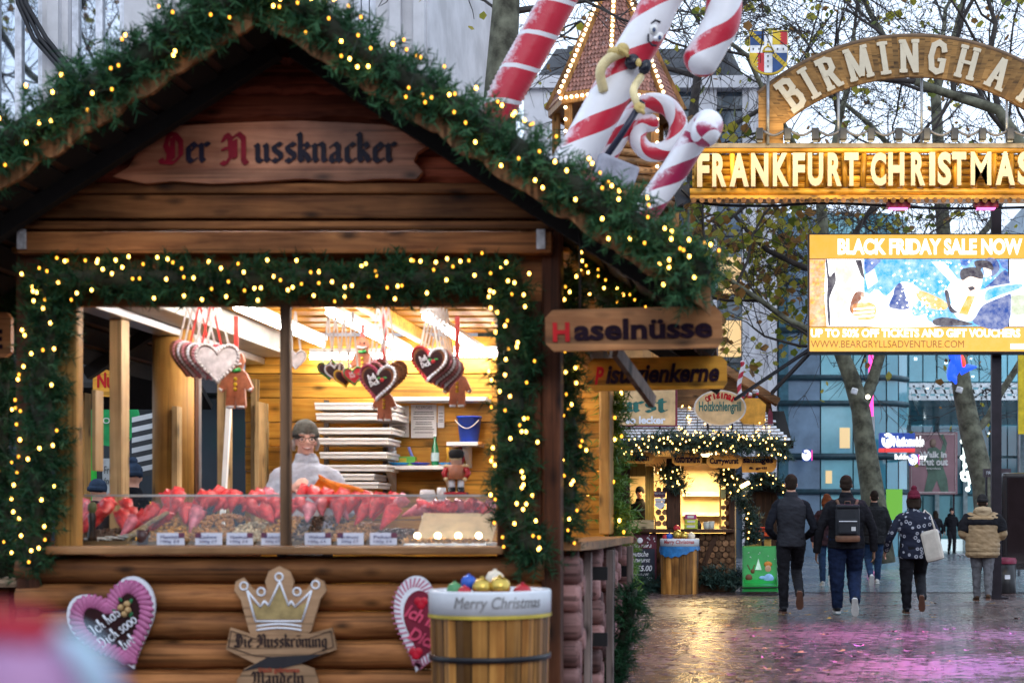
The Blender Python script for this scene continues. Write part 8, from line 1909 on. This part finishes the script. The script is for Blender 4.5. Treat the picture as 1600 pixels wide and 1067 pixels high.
for px, py, lab in ((1335, 611, 'white spotlight strapped in the fork of the plane tree'), (1356, 620, 'warm lit spotlight in the fork of the plane tree'), (1499, 609, 'white spotlight strapped to the leaning tree')):
    t = thing('tree_spotlight', lab, 'spotlight', V(px, py + 5, 31.6)); k = MB(); k.box(V(px, py, 31.6), (.14, .14, .13), 0, Euler((.2, .3, 0)), .02); k.build('housing', WHITE if 'warm' not in lab else POSTM, t)
    k = MB(); k.cyl(V(px, py, 31.52), V(px, py, 31.5), .055, n=12); k.build('lens', emit('spot_lens', (1, .95, .6), 3) if 'warm' in lab else FRAME_W, t)

# ================================================================== RIGHT EDGE OF THE STREET
ks = thing('ad_kiosk', 'tall black advertising kiosk at the picture edge by the screen post', 'kiosk', (X(1630, 25), 25, 0)); k = MB(); k.pxrect(1566, 738, 1690, 890, 25, .35, bev=.06); k.build('casing', flat('kiosk_black', (.012, .010, .012), rough=.2, spec=.7), ks); k = MB(); k.pxrect(1574, 746, 1682, 880, 24.985, .012); k.build('screen', flat('kiosk_glass', (.015, .010, .012), rough=.05, spec=1), ks)
rb = thing('street_bin', 'round black street bin with dark red top beside the kiosk', 'litter bin', V(1571, 890, 24.2)); c = Vector((X(1571, 24.2), 24.2, .0)); k = MB(); k.lathe([(0, 0), (.17, 0), (.18, .02), (.18, .52), (0, .52)], c, 24); k.build('body', flat('bin_black', (.015, .014, .016), rough=.3), rb); k = MB(); k.lathe([(.185, .5), (.19, .56), (.17, .60), (0, .61)], c, 24); k.build('top', flat('bin_wine', (.16, .015, .04), rough=.4), rb); k = MB(); k.box(c + Vector((.0, -.184, .28)), (.09, .008, .07)); k.build('label', FRAME_W, rb)
cr2 = thing('bike_rack', 'low row of slanted steel cycle hoops beyond the puffer jacket walker', 'cycle rack', V(1505, 872, 46)); k = MB()
for i in range(5): k.tube(smooth_path([V(1492 + i * 7, 876, 46), V(1495 + i * 7, 866, 46), V(1500 + i * 7, 868, 46), V(1502 + i * 7, 876, 46)], 10), .03, 6)
k.build('hoop', RODM, cr2)
dr = thing('dark_sign', 'dark information sign with pale lettering between leaning tree and screen post', 'sign', V(1553, 830, 34)); k = MB(); k.pxrect(1537, 732, 1580, 745, 34, .1); k.build('panel', flat('brown_sign', (.05, .035, .045), rough=.4), dr); k = MB(); k.pxtext('FIRE', 1541, 736, 1551, 741, 33.99, .01); k.build('lettering', FRAME_W, dr); k = MB(); k.pxrect(1540, 745, 1543, 872, 34, .08); k.build('post', POSTM, dr)

# ================================================================== PEOPLE
def at(px, py): Y = EYE * F / (py - VY); return (X(px, Y), Y, .0)
flat('dark_sleeve', (.010, .011, .016), rough=.9, spec=.12); flat('floral_coat', (.014, .017, .035), rough=.7)
m, t_, b_ = _mat('floral_print'); N, K = t_.nodes.new, t_.links.new
tc = N('ShaderNodeTexCoord'); vo = N('ShaderNodeTexVoronoi'); vo.inputs['Scale'].default_value = 13; K(tc.outputs['Object'], vo.inputs['Vector']); rp_ = N('ShaderNodeValToRGB'); e = rp_.color_ramp.elements; e[0].position = .26; e[0].color = (.42, .44, .5, 1); e[1].position = .34; e[1].color = (.014, .017, .032, 1); e2 = rp_.color_ramp.elements.new(.12); e2.color = (.03, .03, .05, 1); K(vo.outputs['Distance'], rp_.inputs[0]); K(rp_.outputs[0], b_.inputs['Base Color']); b_.inputs['Roughness'].default_value = .8; b_.inputs['Specular IOR Level'].default_value = .15; MC['floral_print'] = m
SHB, SHW, SHBR = (MC['shoe_black'], MC['sole_white']), (MC['sole_white'], MC['sole_white']), (MC['shoe_black'], MC['sole_brown'])
GP = 'people walking away up the street'
x, Y, z = at(1236, 961)
person('man in charcoal jumper with black sleeves and black trousers walking away', (x, Y, 0), rad(2), 1.81, 'wool_grey', 'trousers_black', (MC['shoe_black'], MC['sole_brown']), hair='hair_dark', left=(.1, 0), right=(-.30, .19), sleeve='dark_sleeve', hands=[(-.19, .20, 1.0), (.19, .20, 1.0)], elbows=[(-.31, -.06, 1.12), (.31, -.06, 1.12)], bulk=1.06, hem=.86, seed=1, group=GP, lod=.010)
x, Y, z = at(1322, 961)
bm_, P, R, s = person('heavy built man in black jacket and dark jeans carrying a black backpack', (x, Y, 0), rad(-2), 1.80, 'coat_black', 'denim_dark', SHB, skin=SKIN_D, hair='hair_dark', left=(.16, 0), right=(-.2, .1), hands=[(-.38, .04, .80), (.36, .02, .82)], elbows=[(-.35, -.05, 1.10), (.35, -.05, 1.10)], bulk=1.36, hem=.84, seed=2, group=GP, lod=.010, leg=1.22)
bp_ = thing('backpack', 'black backpack with tan base and white zip line on the heavy built man', 'backpack', (x, Y - .26, .98)); bp_.rotation_euler.z = rad(-2)
def pt(mb, name, mt, par): return mb.build(name, mt, par, local=True)
k = MB(); k.box((0, .02, .22), (.31, .17, .42), bev=.06); pt(k, 'body', flat('pack_black', (.013, .015, .02), rough=.7), bp_); k = MB(); k.box((0, .01, .015), (.315, .175, .09), bev=.035); pt(k, 'base', flat('pack_tan', (.12, .055, .03), rough=.6), bp_)
k = MB(); k.box((0, -.085, .17), (.25, .05, .19), bev=.022); po = pt(k, 'pocket', flat('pack_black', (.013, .015, .02)), bp_); k = MB(); k.box((-.0, -.112, .235), (.23, .006, .009)); pt(k, 'zip', ICE_W, po); k = MB(); k.box((.07, -.112, .14), (.055, .005, .05)); pt(k, 'patch', flat('pack_patch', (.5, .5, .5), rough=.5), po)
k = MB(); k.box((0, .0, .425), (.30, .18, .05), bev=.024); pt(k, 'flap', flat('pack_black', (.013, .015, .02)), bp_); k = MB(); k.tube([(-.04, .04, .44), (-.03, .04, .49), (.03, .04, .49), (.04, .04, .44)], .008, 6)
for sx in (-1, 1): k.tube([(.10 * sx, .07, .42), (.13 * sx, .12, .50), (.14 * sx, .22, .46)], (.028, .010) if False else .02, 8)
pt(k, 'strap', flat('strap_tan', (.10, .05, .03), rough=.6), bp_)
x, Y, z = at(1428, 961)
person('woman in maroon bobble hat and dark floral jacket with black leggings', (x, Y, 0), rad(-4), 1.60, 'floral_print', 'trousers_black', (MC['shoe_black'], MC['sole_brown']), hair='hair_dark', hair_len=.06, hat=('maroon_knit', True), left=(.12, 0), right=(-.28, .17), hands=[(-.36, .12, .82), (.30, .10, .86)], elbows=[(-.30, -.05, 1.04), (.30, -.08, 1.04)], bulk=1.25, hem=.80, seed=4, group=GP, lod=.010, leg=1.12)
tg = thing('tote_bag', 'cream canvas tote bag hanging from the floral jacket shoulder', 'bag', (x + .26, Y - .2, .70)); tg.rotation_euler = (0, rad(-14), rad(-25)); k = MB(); k.box((0, 0, .21), (.24, .09, .40), bev=.045); pt(k, 'body', flat('canvas_cream', (.48, .44, .38), rough=.8, var=.12, scale=9, bump=.3), tg); k = MB(); k.tube([(-.07, 0, .41), (-.06, .03, .6), (-.02, .10, .68), (.03, .12, .6), (.07, .04, .41)], .014, 6); pt(k, 'handle', flat('canvas_cream', (.48, .44, .38)), tg)
x, Y, z = at(1292, 917)
person('woman with long red hair and plum coat walking between the two men', (x, Y, 0), rad(-6), 1.72, 'plum_coat', 'denim', SHW, hair='hair_red', hair_len=.18, left=(.14, 0), right=(-.2, .1), bulk=1.0, hem=.78, seed=5, group=GP, lod=.013)
x, Y, z = at(1366, 914)
person('man in dark padded coat and blue jeans beyond the backpack', (x, Y, 0), rad(4), 1.80, 'hat_black', 'denim', SHW, hair='hair_dark', left=(-.18, .06), right=(.18, 0), bulk=1.15, hem=.76, coat_r=.02, quilt=.008, seed=6, group=GP, lod=.013)
x, Y, z = at(1535, 941)
t, P, R, s = person('person in khaki puffer coat with black yoke, pale hood and brown boots', (x, Y, 0), rad(-6), 1.60, 'khaki_puffer', 'jogger_grey', (MC['boot_brown'], MC['sole_brown']), hair='hair_dark', left=(.08, 0), right=(-.12, .03), hands=[(-.16, .2, .98), (.2, .18, .96)], elbows=[(-.31, -.05, 1.02), (.31, -.05, 1.02)], bulk=1.32, hem=.74, coat_r=.03, quilt=.016, hood='khaki_light', seed=7, group=GP, lod=.011, hat=('hat_black', False))
k = MB(); k.tube([Vector((0, -.012, z)) * s for z in (1.27, 1.33, 1.40, 1.435)], [(.285, .215), (.285, .215), (.25, .18), (.19, .13)], 22, 0, ref=Vector((1, 0, 0)))
for sx in (-1, 1): k.tube([Vector((sx * .19, 0, 1.41)) * s, Vector((sx * .26, -.02, 1.29)) * s, Vector((sx * .305, -.05, 1.15)) * s], [.10, .113, .10], 14)
remesh(k, 'yoke', .011, MC['coat_black'], t, 4, .008, 3)
for px, py, H_, rz, ct, tr_, lab, skw in ((1487, 866, 1.72, PI, 'coat_black', 'trousers_black', 'distant person in black hooded coat walking towards the market', dict(hood='coat_black', hat=('hat_black', False))), (1462, 868, 1.62, 0, 'coat_black', 'denim_dark', 'distant woman in black coat half hidden behind the tote bag', dict(hair='hair_dark', hair_len=.15)), (1420, 868, 1.7, .2, 'plum_coat', 'denim_dark', 'distant walker in plum coat between padded coat and floral jacket', dict(hair='hair_dark')), (1390, 866, 1.72, 0, 'wool_grey', 'trousers_black', 'distant walker in grey top under the lime board', dict(hair='hair_dark'))):
    x, Y, z = at(px, py); person(lab, (x, Y, 0), rz, H_, ct, tr_, SHB, left=(.16, 0), right=(-.18, .06), bulk=1.12, hem=.7, seed=px, group='people far up the street', lod=.02, **skw)

# left edge of the photograph: the next hut in the row
nh = thing('next_hut', 'edge of the next log hut beside the chalet with post, ledge and hanging sign', 'market stall', V(-60, 1100, 9.0)); k = MB(); k.pxrect(-200, 905, 26, 918, 8.8, .5, bev=.02); k.build('ledge', wood('pale_ledge', (.26, .17, .11), (.42, .3, .2), 0), nh); k = MB(); k.pxrect(-200, 920, 14, 1140, 9.0, .2); k.build('wall', LOG, nh); k = MB(); k.pxrect(-60, 300, -20, 900, 9.0, .2); k.build('post', POST, nh)
k = MB(); k.prism([V(-400, 300, 8.4), V(14, 390, 8.4), V(14, 378, 8.4), V(-400, 288, 8.4)], (0, 2.5, 0)); k.build('roof', UNDER, nh)
sg2 = thing('plank_sign', 'end of a wooden plank sign showing one dark letter at the picture edge', 'sign', V(-20, 560, 8.7)); k = MB(); k.pxprism([(-160, 492), (10, 488), (17, 497), (17, 550), (8, 558), (-160, 556)], 8.7, .035); k.build('board', SIGNW, sg2); k = MB(); k.pxtext('NÜSSE', -120, 508, 4, 545, 8.696, .006, bold=.035); k.build('lettering', NAVY, sg2); k = MB(); k.beam(V(-40, 490, 8.72), V(-40, 380, 8.72), .01, .01); k.build('chain', MC['dark_chain'], sg2)
garland('fir_garland', 'dark fir garland hanging on the next hut at the picture edge', [V(4, 430, 8.9), V(8, 520, 8.9), V(2, 640, 8.9), V(6, 800, 8.9), V(8, 900, 8.9)], .10, 200, 71, NEEDLE_D, ln=.13)
fairy('fairy lights on the next hut at the picture edge', [V(6, 430, 8.85), V(14, 520, 8.85), V(4, 760, 8.85), V(14, 880, 8.85)], .08, 12, 72)

if __name__ == '__main__':
    bpy.context.view_layer.update()
